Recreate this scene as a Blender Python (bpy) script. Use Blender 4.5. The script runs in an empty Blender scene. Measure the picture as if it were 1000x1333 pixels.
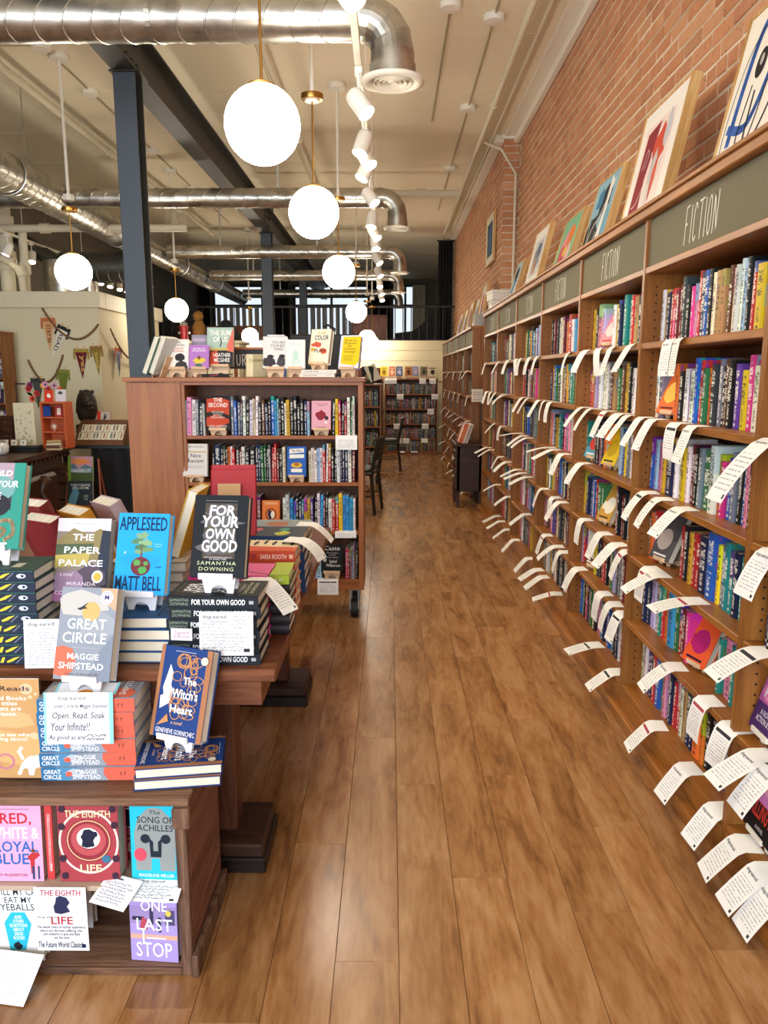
import bpy, math, random
from mathutils import Vector, Matrix, Euler
R = math.radians
sc = bpy.context.scene
col = sc.collection
# ------------------------------------------------------------------ camera
F, CX, CY = 1000.0, 500.0, 666.5          # focal length in pixels of the 1000x1333 frame
CAM = Vector((0, 0, 1.45))
TILT, YAW = math.atan(178.5 / 1000), math.atan(8 / 1000 * .984)
cd = bpy.data.cameras.new('camera'); cam = bpy.data.objects.new('camera', cd); col.objects.link(cam)
cam.location = CAM; cam.rotation_euler = (R(90) - TILT, 0, YAW)
cd.sensor_fit = 'VERTICAL'; cd.sensor_height = 36; cd.lens = F / 1333 * 36; cd.clip_start = .05; cd.clip_end = 200
sc.camera = cam
# ------------------------------------------------------------------ light
w = bpy.data.worlds.new('world'); sc.world = w; w.use_nodes = True
w.node_tree.nodes['Background'].inputs[0].default_value = (.80, .90, 1.0, 1)
w.node_tree.nodes['Background'].inputs[1].default_value = 1.15
def area(name, loc, rot, sx, sy, power, color):
    l = bpy.data.lights.new(name, 'AREA'); l.shape = 'RECTANGLE'; l.size = sx; l.size_y = sy; l.energy = power; l.color = color
    o = bpy.data.objects.new(name, l); o.location = loc; o.rotation_euler = rot; col.objects.link(o); return o
# daylight through the shop front behind the camera
area('shopfront_daylight', (-2.4, -2.6, 1.9), (R(88), 0, 0), 6.0, 2.6, 390, (.80, .89, 1.0))
GLOBE_STRENGTH = 36.0
SPOT_POWER = 40.0
WARM = (1.0, .80, .53)
sc.view_settings.view_transform = 'Standard'; sc.view_settings.look = 'None'
sc.view_settings.gamma = 1; sc.view_settings.use_curve_mapping = False
sc.view_settings.exposure = 0.0
# ------------------------------------------------------------------ helpers
def _axes():
    fw = Vector((-math.sin(YAW) * math.cos(TILT), math.cos(YAW) * math.cos(TILT), -math.sin(TILT)))
    rt = Vector((math.cos(YAW), math.sin(YAW), 0)); return fw, rt, rt.cross(fw)
FW, RT, UP = _axes()
def ray(x, y): return FW * F + RT * (x - CX) - UP * (y - CY)
def at(x, y, Y): d = ray(x, y); return CAM + d * (Y / d.y)             # point of a pixel at depth Y
def atz(x, y, Z): d = ray(x, y); return CAM + d * ((Z - CAM.z) / d.z)
def atx(x, y, X): d = ray(x, y); return CAM + d * (X / d.x)
def y_at(px, X, Z):                                                     # depth Y where a point on plane X at height Z shows at column px
    k = (px - CX) / F; z = Z - CAM.z
    return (k * (FW.x * X + FW.z * z) - RT.x * X) / (RT.y - k * FW.y)
def proj(v):
    d = Vector(v) - CAM; z = d.dot(FW)
    return (CX + F * d.dot(RT) / z, CY - F * d.dot(UP) / z, z)
def lin(c):
    if isinstance(c, str):
        c = c.lstrip('#'); c = [int(c[i:i + 2], 16) / 255 for i in (0, 2, 4)]
    return tuple((v / 12.92 if v <= .04045 else ((v + .055) / 1.055) ** 2.4) for v in c)
MATS = {}
def mat(name, c='#808080', rough=.5, metal=0, emit=None, strength=0, alpha=1, spec=.5, coat=0):
    if name in MATS: return MATS[name]
    m = bpy.data.materials.new(name); m.use_nodes = True; MATS[name] = m
    b = m.node_tree.nodes['Principled BSDF']
    b.inputs['Base Color'].default_value = (*lin(c), 1); b.inputs['Roughness'].default_value = rough
    b.inputs['Metallic'].default_value = metal; b.inputs['Specular IOR Level'].default_value = spec
    b.inputs['Coat Weight'].default_value = coat; b.inputs['Coat Roughness'].default_value = .28
    if emit: b.inputs['Emission Color'].default_value = (*emit, 1); b.inputs['Emission Strength'].default_value = strength
    m.diffuse_color = (*lin(c), 1)
    return m
def pm(c): return mat('print_' + c.lstrip('#'), c, .6, spec=.22)                 # flat printed ink
class NT:
    def __init__(s, m): s.m = m; s.t = m.node_tree; s.n = s.t.nodes; s.b = s.n['Principled BSDF']
    def new(s, typ, **kw):
        n = s.n.new('ShaderNode' + typ)
        for k, v in kw.items():
            if k.startswith('i_'): n.inputs[int(k[2:])].default_value = v
            else: setattr(n, k, v)
        return n
    def l(s, a, b): s.t.links.new(a, b)
    def math(s, op, a, b=None, c=None):
        n = s.n.new('ShaderNodeMath'); n.operation = op
        for i, v in enumerate((a, b, c)):
            if v is None: continue
            if isinstance(v, (int, float)): n.inputs[i].default_value = v
            else: s.l(v, n.inputs[i])
        return n.outputs[0]
    def mix(s, f, a, b, mode='MIX'):
        n = s.n.new('ShaderNodeMix'); n.data_type = 'RGBA'; n.blend_type = mode
        for sock, v in ((n.inputs[0], f), (n.inputs[6], a), (n.inputs[7], b)):
            if isinstance(v, (int, float)): sock.default_value = v
            elif isinstance(v, (tuple, list)): sock.default_value = (*v[:3], 1)
            else: s.l(v, sock)
        return n.outputs[2]
    def ramp(s, f, stops):
        n = s.n.new('ShaderNodeValToRGB'); e = n.color_ramp.elements
        while len(e) > 1: e.remove(e[-1])
        e[0].position = stops[0][0]; e[0].color = (*lin(stops[0][1]), 1)
        for p, c in stops[1:]: q = e.new(p); q.color = (*lin(c), 1)
        s.l(f, n.inputs[0]); return n.outputs[0]
def wood(name, c1, c2, c3, axis='Y', rough=.4, scale=1.0, coat=0.0, var=.25, bump=.12, stretch=14, spec=.35):
    if name in MATS: return MATS[name]
    m = mat(name, c1, rough, coat=0, spec=spec); T = NT(m)
    tc = T.new('TexCoord'); oi = T.new('ObjectInfo')
    mp = T.new('Mapping'); T.l(tc.outputs['Object'], mp.inputs[0])
    s = [stretch * scale] * 3; s['XYZ'.index(axis)] = 1.1 * scale; mp.inputs['Scale'].default_value = s
    va = T.new('VectorMath', operation='ADD'); T.l(mp.outputs[0], va.inputs[0])
    vm = T.new('CombineXYZ'); r50 = T.math('MULTIPLY', oi.outputs['Random'], 57.0)
    for i in range(3): T.l(r50, vm.inputs[i])
    T.l(vm.outputs[0], va.inputs[1])
    n1 = T.new('TexNoise'); n1.inputs['Scale'].default_value = 1.6; n1.inputs['Detail'].default_value = 7; n1.inputs['Roughness'].default_value = .62; n1.inputs['Distortion'].default_value = .7
    T.l(va.outputs[0], n1.inputs[0])
    n2 = T.new('TexNoise'); n2.inputs['Scale'].default_value = 9; n2.inputs['Detail'].default_value = 4; T.l(va.outputs[0], n2.inputs[0])
    f = T.math('ADD', T.math('MULTIPLY', n1.outputs[0], .75), T.math('MULTIPLY', n2.outputs[0], .25))
    c = T.ramp(f, [(.32, c3), (.47, c1), (.62, c2)])
    v = T.math('ADD', 1 - var / 2, T.math('MULTIPLY', oi.outputs['Random'], var))
    hs = T.new('HueSaturation'); T.l(c, hs.inputs['Color']); T.l(v, hs.inputs['Value'])
    T.l(hs.outputs[0], T.b.inputs['Base Color'])
    bp = T.new('Bump'); bp.inputs['Strength'].default_value = bump; bp.inputs['Distance'].default_value = .002; T.l(f, bp.inputs['Height']); T.l(bp.outputs[0], T.b.inputs['Normal'])
    T.l(T.math('ADD', rough - .06, T.math('MULTIPLY', n1.outputs[0], .12)), T.b.inputs['Roughness'])
    return m
class MB:
    def __init__(s): s.v = []; s.f = []; s.mi = []; s.uv = []; s.cols = []; s.M = Matrix()
    def add(s, vs, fs, mi=0, uv=None, c=None):
        o = len(s.v); s.v += [tuple(s.M @ Vector(p)) for p in vs]
        for k, f in enumerate(fs):
            s.f.append(tuple(o + i for i in f)); s.mi.append(mi); s.uv.append(uv[k] if uv else None); s.cols.append(c)
    def box(s, a, b, mi=0, bev=0, c=None):
        x0, y0, z0 = a; x1, y1, z1 = b
        if bev <= 0:
            s.add([(x0, y0, z0), (x1, y0, z0), (x1, y1, z0), (x0, y1, z0), (x0, y0, z1), (x1, y0, z1), (x1, y1, z1), (x0, y1, z1)],
                  [(0, 3, 2, 1), (4, 5, 6, 7), (0, 1, 5, 4), (1, 2, 6, 5), (2, 3, 7, 6), (3, 0, 4, 7)], mi, c=c)
            return
        cx, cy, cz = (x0 + x1) / 2, (y0 + y1) / 2, (z0 + z1) / 2; h = ((x1 - x0) / 2, (y1 - y0) / 2, (z1 - z0) / 2)
        bev = min(bev, *[q * .9 for q in h]); vs = []; idx = {}
        for sx in (-1, 1):
            for sy in (-1, 1):
                for sz in (-1, 1):
                    for ax in range(3):
                        p = [sx * (h[0] - bev), sy * (h[1] - bev), sz * (h[2] - bev)]
                        p[ax] += (sx, sy, sz)[ax] * bev
                        idx[(sx, sy, sz, ax)] = len(vs); vs.append((cx + p[0], cy + p[1], cz + p[2]))
        fs = []
        def orient(q):
            P = [Vector(vs[i]) for i in q]; n = (P[1] - P[0]).cross(P[2] - P[0]); ctr = sum(P, Vector()) / len(P) - Vector((cx, cy, cz))
            return tuple(q) if n.dot(ctr) > 0 else tuple(reversed(q))
        for ax in range(3):
            o1, o2 = [i for i in range(3) if i != ax]
            for sg in (-1, 1):
                q = []
                for (p, r) in ((-1, -1), (1, -1), (1, 1), (-1, 1)):
                    k = [0, 0, 0]; k[ax] = sg; k[o1] = p; k[o2] = r; q.append(idx[(*k, ax)])
                fs.append(orient(q))
            for p in (-1, 1):
                for r in (-1, 1):
                    k = [0, 0, 0]; k[o1] = p; k[o2] = r; a_ = k[:]; a_[ax] = -1; b_ = k[:]; b_[ax] = 1
                    fs.append(orient([idx[(*a_, o1)], idx[(*b_, o1)], idx[(*b_, o2)], idx[(*a_, o2)]]))
        for sx in (-1, 1):
            for sy in (-1, 1):
                for sz in (-1, 1): fs.append(orient([idx[(sx, sy, sz, a)] for a in range(3)]))
        s.add(vs, fs, mi, c=c)
    def cyl(s, a, b, r, r2=None, n=16, mi=0, caps=True, c=None):
        a = Vector(a); b = Vector(b); r2 = r if r2 is None else r2; d = (b - a).normalized()
        u = d.orthogonal().normalized(); v = d.cross(u)
        vs = [tuple(p + (u * math.cos(t) + v * math.sin(t)) * q) for p, q in ((a, r), (b, r2)) for t in (2 * math.pi * i / n for i in range(n))]
        fs = [(i, (i + 1) % n, n + (i + 1) % n, n + i) for i in range(n)]
        if caps: fs += [tuple(reversed(range(n))), tuple(range(n, 2 * n))]
        s.add(vs, fs, mi, c=c)
    def lathe(s, prof, n=24, mi=0, M=None, c=None):
        o = len(s.v); vs = []
        for r, z in prof:
            for i in range(n): t = 2 * math.pi * i / n; p = Vector((r * math.cos(t), r * math.sin(t), z)); vs.append(tuple(M @ p) if M else tuple(p))
        k = len(prof); fs = [(j * n + i, j * n + (i + 1) % n, (j + 1) * n + (i + 1) % n, (j + 1) * n + i) for j in range(k - 1) for i in range(n)]
        s.add(vs, fs, mi, c=c)
    def tube(s, pts, r, n=8, mi=0, c=None, caps=True):
        pts = [Vector(p) for p in pts]; rs = r if isinstance(r, (list, tuple)) else [r] * len(pts); vs = []; u = None
        for i, p in enumerate(pts):
            d = (pts[min(i + 1, len(pts) - 1)] - pts[max(i - 1, 0)]).normalized()
            if u is None: u = d.orthogonal().normalized()
            u = (u - d * u.dot(d)).normalized(); v = d.cross(u)
            vs += [tuple(p + (u * math.cos(2 * math.pi * k / n) + v * math.sin(2 * math.pi * k / n)) * rs[i]) for k in range(n)]
        fs = [(j * n + i, j * n + (i + 1) % n, (j + 1) * n + (i + 1) % n, (j + 1) * n + i) for j in range(len(pts) - 1) for i in range(n)]
        if caps: fs += [tuple(reversed(range(n))), tuple(range((len(pts) - 1) * n, len(pts) * n))]
        s.add(vs, fs, mi, c=c)
    def prism(s, poly, a, b, axis=1, mi=0, c=None):                      # polygon in the two other axes, extruded from a to b along axis
        n = len(poly); o = [i for i in range(3) if i != axis]; vs = []
        for e in (a, b):
            for p in poly: q = [0, 0, 0]; q[axis] = e; q[o[0]] = p[0]; q[o[1]] = p[1]; vs.append(tuple(q))
        ar = sum(poly[i][0] * poly[(i + 1) % n][1] - poly[(i + 1) % n][0] * poly[i][1] for i in range(n))
        flip = (ar > 0) != (axis == 1)
        if b < a: flip = not flip
        fs = [tuple(range(n)), tuple(reversed(range(n, 2 * n)))] + [(i, n + i, n + (i + 1) % n, (i + 1) % n) for i in range(n)]
        if flip: fs = [tuple(reversed(f)) for f in fs]
        s.add(vs, fs, mi, c=c)
    def sphere(s, c0, r, n=24, m=14, mi=0, sc_=(1, 1, 1), c=None):
        prof = [(r * math.sin(math.pi * j / m), -r * math.cos(math.pi * j / m)) for j in range(m + 1)]
        prof[0] = (r * .001, -r); prof[-1] = (r * .001, r)
        s.lathe(prof, n, mi, Matrix.Translation(c0) @ Matrix.Diagonal((*sc_, 1)), c=c)
    def mesh(s, name, mats, smooth=False, ang=None):
        me = bpy.data.meshes.new(name); me.from_pydata(s.v, [], s.f)
        for m in (mats if isinstance(mats, (list, tuple)) else [mats]): me.materials.append(m)
        me.polygons.foreach_set('material_index', s.mi)
        if any(u for u in s.uv):
            l = me.uv_layers.new(name='UVMap').data; k = 0
            for f, u in zip(s.f, s.uv):
                for j in range(len(f)): l[k].uv = u[j] if u else (-1, -1); k += 1
        if any(c is not None for c in s.cols):
            ca = me.color_attributes.new('col', 'FLOAT_COLOR', 'CORNER'); d = []
            for f, c in zip(s.f, s.cols): d += [*(c or (0, 0, 0)), 1] * len(f)
            ca.data.foreach_set('color', d)
        if smooth or ang:
            me.polygons.foreach_set('use_smooth', [True] * len(me.polygons))
            if ang: me.set_sharp_from_angle(angle=R(ang))
        me.update(); return me
    def build(s, name, mats, parent=None, smooth=False, ang=None, loc=None, rot=None, **kw):
        return link(name, s.mesh(name, mats, smooth, ang), parent, loc, rot, **kw)
def tag(o, label=None, cat=None, group=None, kind=None):
    if label: o['label'] = label
    if cat: o['category'] = cat
    if group: o['group'] = group
    if kind: o['kind'] = kind
    return o
def link(name, me, parent=None, loc=None, rot=None, label=None, cat=None, group=None, kind=None, scale=None):
    o = bpy.data.objects.new(name, me); col.objects.link(o)
    if parent: o.parent = parent
    if loc is not None: o.location = loc
    if rot is not None: o.rotation_euler = rot
    if scale is not None: o.scale = scale
    return tag(o, label, cat, group, kind)
def thing(name, label, cat, loc=(0, 0, 0), rot=(0, 0, 0), group=None): return link(name, None, None, loc, rot, label, cat, group)
def kids(o): return [c for c in bpy.data.objects if c.parent == o]
KIDS = {}
def dup(root, loc=None, rot=None, label=None, group=None, M=None):
    if root.name not in KIDS:
        KIDS[root.name] = [(c, kids(c)) for c in kids(root)]
    r = root.copy(); col.objects.link(r)
    if M is not None: r.matrix_world = M
    if loc is not None: r.location = loc
    if rot is not None: r.rotation_euler = rot
    if label: r['label'] = label
    if group: r['group'] = group
    for ch, gs in KIDS[root.name]:
        c = ch.copy(); col.objects.link(c); c.parent = r
        for g in gs: d = g.copy(); col.objects.link(d); d.parent = c
    return r
ORD = lambda n: str(n) + ('th' if 10 <= n % 100 <= 20 else {1: 'st', 2: 'nd', 3: 'rd'}.get(n % 10, 'th'))
# ---- text and flat print
_TC = {}
def glyphs(txt, bold=0.0, shear=0.0, sp=1.0):
    k = (txt, bold, shear, sp)
    if k not in _TC:
        c = bpy.data.curves.new('t', 'FONT'); c.body = txt; c.offset = bold * .5; c.shear = shear; c.resolution_u = 2; c.space_character = sp; c.align_x = 'CENTER'; c.space_line = .9
        o = bpy.data.objects.new('t', c); me = o.to_mesh()
        vs = [(v.co.x, v.co.y) for v in me.vertices]; fs = [tuple(p.vertices) for p in me.polygons]
        o.to_mesh_clear(); bpy.data.objects.remove(o); bpy.data.curves.remove(c)
        if not vs: vs = [(0, 0)]
        x0 = min(v[0] for v in vs); x1 = max(v[0] for v in vs); y0 = min(v[1] for v in vs); y1 = max(v[1] for v in vs)
        _TC[k] = ([((a - x0) / max(x1 - x0, 1e-6), (b - y0) / max(y1 - y0, 1e-6)) for a, b in vs], fs)
    return _TC[k]
def ribbon(pts, wd):
    vs = []; fs = []
    for i in range(len(pts) - 1):
        a = Vector(pts[i]); b = Vector(pts[i + 1]); d = (b - a)
        if d.length < 1e-7: continue
        d.normalize(); n = Vector((-d.y, d.x)) * wd / 2; e = d * wd * .3; o = len(vs)
        vs += [tuple(a - e - n), tuple(b + e - n), tuple(b + e + n), tuple(a - e + n)]; fs.append((o, o + 1, o + 2, o + 3))
    return vs, fs
def printed(name, parent, origin, U, V, W, H, items, mi_extra=None, lift=.0006, loc=None, label=None):
    """flat print on the W x H face with lower-left corner origin and directions U, V; item coordinates run 0..1"""
    O = Vector(origin); U = Vector(U); V = Vector(V); N = U.cross(V); mb = MB(); mats = []; rnd = random.Random(name + str(len(items)))
    for k, it in enumerate(items):
        t = it[0]; lay = lift + k * .00012; c = it[-1] if t != 't' else it[6]
        m = pm(c)
        if m not in mats: mats.append(m)
        mi = mats.index(m)
        if t == 'r': vs = [(it[1], it[2]), (it[3], it[2]), (it[3], it[4]), (it[1], it[4])]; fs = [(0, 1, 2, 3)]
        elif t == 'e':
            n = 28; vs = [(it[1] + it[3] * math.cos(2 * math.pi * i / n), it[2] + it[4] * math.sin(2 * math.pi * i / n)) for i in range(n)]; fs = [tuple(range(n))]
        elif t == 'p': vs = it[1]; fs = [tuple(range(len(vs)))]
        elif t == 'ring':
            n = 36; vs = [(it[1] + it[3] * q * math.cos(2 * math.pi * i / n), it[2] + it[4] * q * math.sin(2 * math.pi * i / n)) for q in (1, it[5]) for i in range(n)]
            fs = [(i, (i + 1) % n, n + (i + 1) % n, n + i) for i in range(n)]
        elif t == 'l':
            vs, fs = ribbon([(a * W, b * H) for a, b in it[1]], it[2]); vs = [(a / W, b / H) for a, b in vs]
        elif t == 's':                                                    # scribbled handwriting lines: x0,y0,x1,y1,n,width
            _, x0, y0, x1, y1, n, wd, _c = it; vs = []; fs = []
            for j in range(n):
                yy = y1 - (y1 - y0) * (j + .5) / n; amp = (y1 - y0) / n * .33; x = x0; xe = x1 - rnd.random() * (x1 - x0) * .25
                while x < xe:
                    L = (x1 - x0) * rnd.uniform(.06, .2); L = min(L, xe - x); m_ = max(3, int(L * W / .0022)); m_ = min(m_, 14)
                    pts = [((x + L * q / m_) * W, (yy + amp * (rnd.random() * 2 - 1)) * H) for q in range(m_ + 1)]
                    a_, b_ = ribbon(pts, wd); o = len(vs); vs += [(p / W, q / H) for p, q in a_]; fs += [tuple(i + o for i in f) for f in b_]
                    x += L + (x1 - x0) * .025
        elif t == 't':
            # text, x0, y0, x1, y1, colour, bold, shear, spacing
            _, s, x0, y0, x1, y1, _c = it[:7]; bold = it[7] if len(it) > 7 else 0; sh = it[8] if len(it) > 8 else 0; sp = it[9] if len(it) > 9 else 1
            g, fs = glyphs(s, bold, sh, sp); vs = [(x0 + a * (x1 - x0), y0 + b * (y1 - y0)) for a, b in g]
        if t in ('p', 'e', 'ring', 'r', 'l'): vs = [(min(max(a, 0), 1), min(max(b, 0), 1)) for a, b in vs]
        P = [tuple(O + U * (a * W) + V * (b * H) + N * lay) for a, b in vs]
        ff = []
        for f in fs:
            q = [vs[i] for i in f]; ar = sum(q[i][0] * q[(i + 1) % len(q)][1] - q[(i + 1) % len(q)][0] * q[i][1] for i in range(len(q)))
            ff.append(f if ar > 0 else tuple(reversed(f)))
        mb.add(P, ff, mi)
    o = mb.build(name, mats, parent, loc=loc)
    if label: o['label'] = label
    return o
# ------------------------------------------------------------------ shared materials
SHELF = wood('stained_shelf_wood', '#875222', '#9a642d', '#6f4219', 'Z', .38, 1.0, .25, .12)
SHELFY = wood('stained_shelf_board', '#935a23', '#a66b30', '#7a4819', 'Y', .36, 1.0, .3, .12)
SHELFX = wood('red_stained_board', '#93501f', '#a5622b', '#763e17', 'X', .38, 1.0, .2, .12)
SHELFP = wood('red_stained_panel', '#9a5a2b', '#aa6b38', '#82481f', 'Z', .4, .8, .2, .1)
BACKW = wood('shelf_back_panel', '#6b3d1e', '#7a4926', '#543017', 'Z', .5, 1, 0, .1)
DARKW = wood('dark_walnut', '#3d2112', '#4f2d19', '#28150b', 'X', .42, 1.0, .05, .2)
TABW = wood('worn_table_wood', '#6b3a20', '#865232', '#432213', 'X', .4, 1.2, .15, .2, .3)
CRATEW = wood('rough_crate_wood', '#6e4c37', '#8c684f', '#3f2a20', 'X', .65, 1.5, 0, .3, .5)
CRATEV = wood('rough_crate_upright', '#5f4232', '#86654e', '#3a271e', 'Z', .65, 1.5, 0, .3, .5)
OAK = wood('pale_oak_frame', '#c89a5c', '#dab577', '#a97c43', 'Z', .45, 1.4, 0, .15, .1)
PLY = wood('pale_plywood', '#d9b48c', '#e6c6a2', '#c39b72', 'X', .55, 2, 0, .1, .05)
WHITEP = mat('white_paint', '#e9e2d2', .5)
PAPER = mat('white_paper', '#f2efe8', .8)
BRASS = mat('brushed_brass', '#b98b45', .3, 1)
STEELB = mat('blue_grey_steel_paint', '#3f4852', .55)
STEELD = mat('dark_steel_paint', '#2a2823', .5)
BLACK = mat('black_matte', '#121212', .6)
# ------------------------------------------------------------------ floor
rnd = random.Random(7)
FLOORW = wood('floor_oak_plank', '#9d6c3f', '#b4865a', '#704829', 'Y', .24, 1.3, .0, .20, .08, 6, .5)
mb = MB(); mb.box((-8.6, -3.2, -.05), (1.7, 22.2, -.012)); fl = mb.build('floor', mat('dark_subfloor', '#5c3d22', .9), kind='structure')
PW, PL = .16, 1.21
mb = MB(); mb.box((-PW / 2 + .0006, -PL / 2 + .0006, -.012), (PW / 2 - .0006, PL / 2 - .0006, 0), 0, .0008); plank_me = mb.mesh('plank', FLOORW)
offs = {-1: 1.02, 0: .49, 1: .0, 2: .85, 3: .33}
pl = []
for k in range(-50, 11):
    x = .024 + PW * (k + .5) - PW
    o0 = offs.get(k + 1, rnd.random() * PL)
    for j in range(-3, 18):
        y = 1.7 + o0 + PL * (j - .5)
        if y > 21.4: continue
        q = proj((x, y, 0)) if y > .6 else (-999, 0, 1)
        vis = -60 < q[0] < 1060 and q[1] < 1450 and x < 1.2
        hid = (x < -1.75 and y < 2.6) or (x < -.3 and 3.9 < y < 5.2 and x > -1.5)
        size = PW * PL * 1e6 / max(q[2], .3) ** 2 * (1.45 / max(q[2], .3))
        pl.append((-(size if vis and not hid else 0), x, y))
pl.sort(); rest = MB()
for i, (s, x, y) in enumerate(pl):
    if i < 300: link('plank', plank_me, fl, (x, y, 0))
    else: rest.box((x - PW / 2 + .0006, y - PL / 2 + .0006, -.012), (x + PW / 2 - .0006, y + PL / 2 - .0006, 0))
def island_wood(m):                                                     # per-piece tint for joined boards
    m2 = m.copy(); nt = m2.node_tree; g = nt.nodes.new('ShaderNodeNewGeometry')
    for l in list(nt.links):
        if l.from_socket.name == 'Random' and l.from_node.type == 'OBJECT_INFO': nt.links.new(g.outputs['Random Per Island'], l.to_socket)
    return m2
rest.build('far_planks', island_wood(FLOORW), fl, kind='stuff')
# ------------------------------------------------------------------ ceiling with its large boards
CZ = 4.02
CEIL = mat('ceiling_paint', '#ece0c4', .8)
mb = MB(); mb.box((-8.6, -3.2, CZ), (1.7, 22.2, CZ + .1)); ce = mb.build('ceiling', mat('ceiling_joint', '#8b7f66', .9), kind='structure')
mb = MB(); mb.box((-1.197, -.597, -.012), (1.197, .597, .0), 0, .002); bm_ = mb.mesh('ceiling_panel', CEIL)
for i in range(4):
    for j in range(21): link('ceiling_panel', bm_, ce, (1.63 - 1.2 - 2.4 * i - .3, -2.6 + 1.2 * j, CZ))
# ------------------------------------------------------------------ brick wall on the right, in two planes
WX, WX2, YS = 1.40, 1.235, 8.92
def brick_mat():
    m = mat('red_brick', '#a9613d', .85); T = NT(m); oi = T.new('ObjectInfo'); tc = T.new('TexCoord'); g = T.new('NewGeometry')
    rr = T.math('FRACT', T.math('ADD', oi.outputs['Random'], g.outputs['Random Per Island']))
    c = T.ramp(rr, [(0, '#9c5a30'), (.25, '#b46c3e'), (.5, '#bf7c4c'), (.7, '#aa6438'), (.88, '#c89062'), (1, '#8c5029')])
    ge = T.new('VectorMath', operation='ADD'); T.l(tc.outputs['Object'], ge.inputs[0]); cv = T.new('CombineXYZ'); T.l(T.math('MULTIPLY', rr, 31), cv.inputs[0]); T.l(cv.outputs[0], ge.inputs[1])
    n = T.new('TexNoise'); n.inputs['Scale'].default_value = 18; n.inputs['Detail'].default_value = 6; T.l(ge.outputs[0], n.inputs[0])
    n2 = T.new('TexNoise'); n2.inputs['Scale'].default_value = 70; n2.inputs['Detail'].default_value = 3; T.l(ge.outputs[0], n2.inputs[0])
    c = T.mix(T.math('MULTIPLY', n.outputs[0], .75), c, lin('#cf9c78')); c = T.mix(T.math('GREATER_THAN', n2.outputs[0], .69), c, lin('#5a3020'))
    T.l(c, T.b.inputs['Base Color']); bp = T.new('Bump'); bp.inputs['Strength'].default_value = .5; bp.inputs['Distance'].default_value = .004; T.l(n.outputs[0], bp.inputs['Height']); T.l(bp.outputs[0], T.b.inputs['Normal'])
    return m
BRICK = brick_mat()
mm = mat('lime_mortar', '#b59c80', .9); T = NT(mm); n = T.new('TexNoise'); n.inputs['Scale'].default_value = 40; T.l(T.ramp(n.outputs[0], [(.3, '#b39a80'), (.6, '#dccbb2')]), T.b.inputs['Base Color'])
mb = MB(); mb.box((WX + .006, -3.2, 0), (1.7, YS + .1, CZ)); mb.box((WX2 + .006, YS + .004, 0), (1.69, 22.2, CZ)); wr = mb.build('wall_right', mm, kind='structure')
BL, BH, J = .205, .062, .013
def brick_mesh(L, rn):
    m_ = MB(); m_.box((0, -L / 2, -BH / 2), (.05, L / 2, BH / 2), 0, .004)
    m_.v = [(x + (rn.random() * .003 if x < .02 else 0), y + rn.uniform(-.0025, .0025), z + rn.uniform(-.002, .002)) for x, y, z in m_.v]
    return m_.mesh('brick', BRICK)
bms = [brick_mesh(BL, rnd) for _ in range(5)]; bmh = [brick_mesh(BL / 2 - J / 2, rnd) for _ in range(3)]
pos = []
for r_ in range(29):
    z = 1.95 + (BH + J) * (r_ + .5)
    if z > 3.99: continue
    hdr = r_ % 7 == 3; st = (BL + J) / 2 if hdr else BL + J; off = (st / 2 if r_ % 2 else 0) + rnd.uniform(-.015, .015)
    y = 1.6 + off
    while y < YS - .06:
        q = proj((WX, y, z)); vis = -40 < q[0] < 1050 and -40 < q[1] and q[1] < 480 and z > 2.1
        pos.append((-(1 / q[2] ** 3 if vis else 0), y, z, hdr, WX)); y += st
    y = YS + .055 + st / 2 + (off * .4)
    while y < 15.5:
        q = proj((WX2, y, z)); pos.append((-1 / q[2] ** 3, y, z, hdr, WX2)); y += st
pos.sort(); mb = MB()
for i, (s, y, z, hdr, X) in enumerate(pos):
    if i < 285: link('brick', rnd.choice(bmh if hdr else bms), wr, (X + rnd.uniform(-.001, .002), y, z), (0, 0, rnd.uniform(-.006, .006)))
    else:
        L = (BL / 2 - J / 2 if hdr else BL) / 2; x = X + rnd.uniform(0, .003); mb.box((x, y - L, z - BH / 2), (X + .05, y + L, z + BH / 2), 0, .004)
mb.build('far_brickwork', BRICK, wr, kind='stuff')
for r_ in range(28):                                                    # bricks on the return where the wall steps in
    z = 1.95 + (BH + J) * (r_ + .5)
    if z > 3.97: continue
    m_ = MB(); a, b = (WX2 + .001, WX + .003); m_.box((a, YS - .004, z - BH / 2), (b, YS + .05, z + BH / 2), 0, .004); m_.build('brick', BRICK, wr)
mb = MB(); mb.box((1.235, -3, CZ - .035), (1.40, YS - .02, CZ - .012), 0, .006); mb.box((1.34, -3, CZ - .10), (1.40, YS - .02, CZ - .035), 0, .008); mb.build('trim_1', WHITEP, kind='structure')
mb = MB(); mb.box((1.12, YS - .02, CZ - .09), (1.235, 15, CZ - .012), 0, .008); mb.box((1.2, YS - .05, CZ - .06), (1.42, YS + .02, CZ - .012), 0, .008); mb.build('trim_2', WHITEP, kind='structure')
# ------------------------------------------------------------------ other walls
GREYW = mat('olive_grey_wall_paint', '#6e675a', .8); CREAM = mat('cream_wall_paint', '#d9cfae', .8)
mb = MB(); mb.box((-5.35, -3.2, 0), (-5.2, 22.2, CZ)); mb.build('wall_left', GREYW, kind='structure')
WIN = [(-4.85, -3.45), (-2.65, -.55), (.02, .80)]
mb = MB(); x = -5.2
for a, b in WIN: mb.box((x, 21.6, 0), (a, 21.8, CZ)); mb.box((a, 21.6, 0), (b, 21.8, 2.35)); mb.box((a, 21.6, 3.86), (b, 21.8, CZ)); x = b
mb.box((x, 21.6, 0), (1.3, 21.8, CZ)); mb.build('wall_back', GREYW, kind='structure')
DFR = mat('dark_window_frame', '#23262c', .5); BLIND = mat('white_blind_slat', '#e8e6e2', .7); GLASS = mat('window_glass', '#ffffff', .02); GLASS.node_tree.nodes['Principled BSDF'].inputs['Transmission Weight'].default_value = 1
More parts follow.
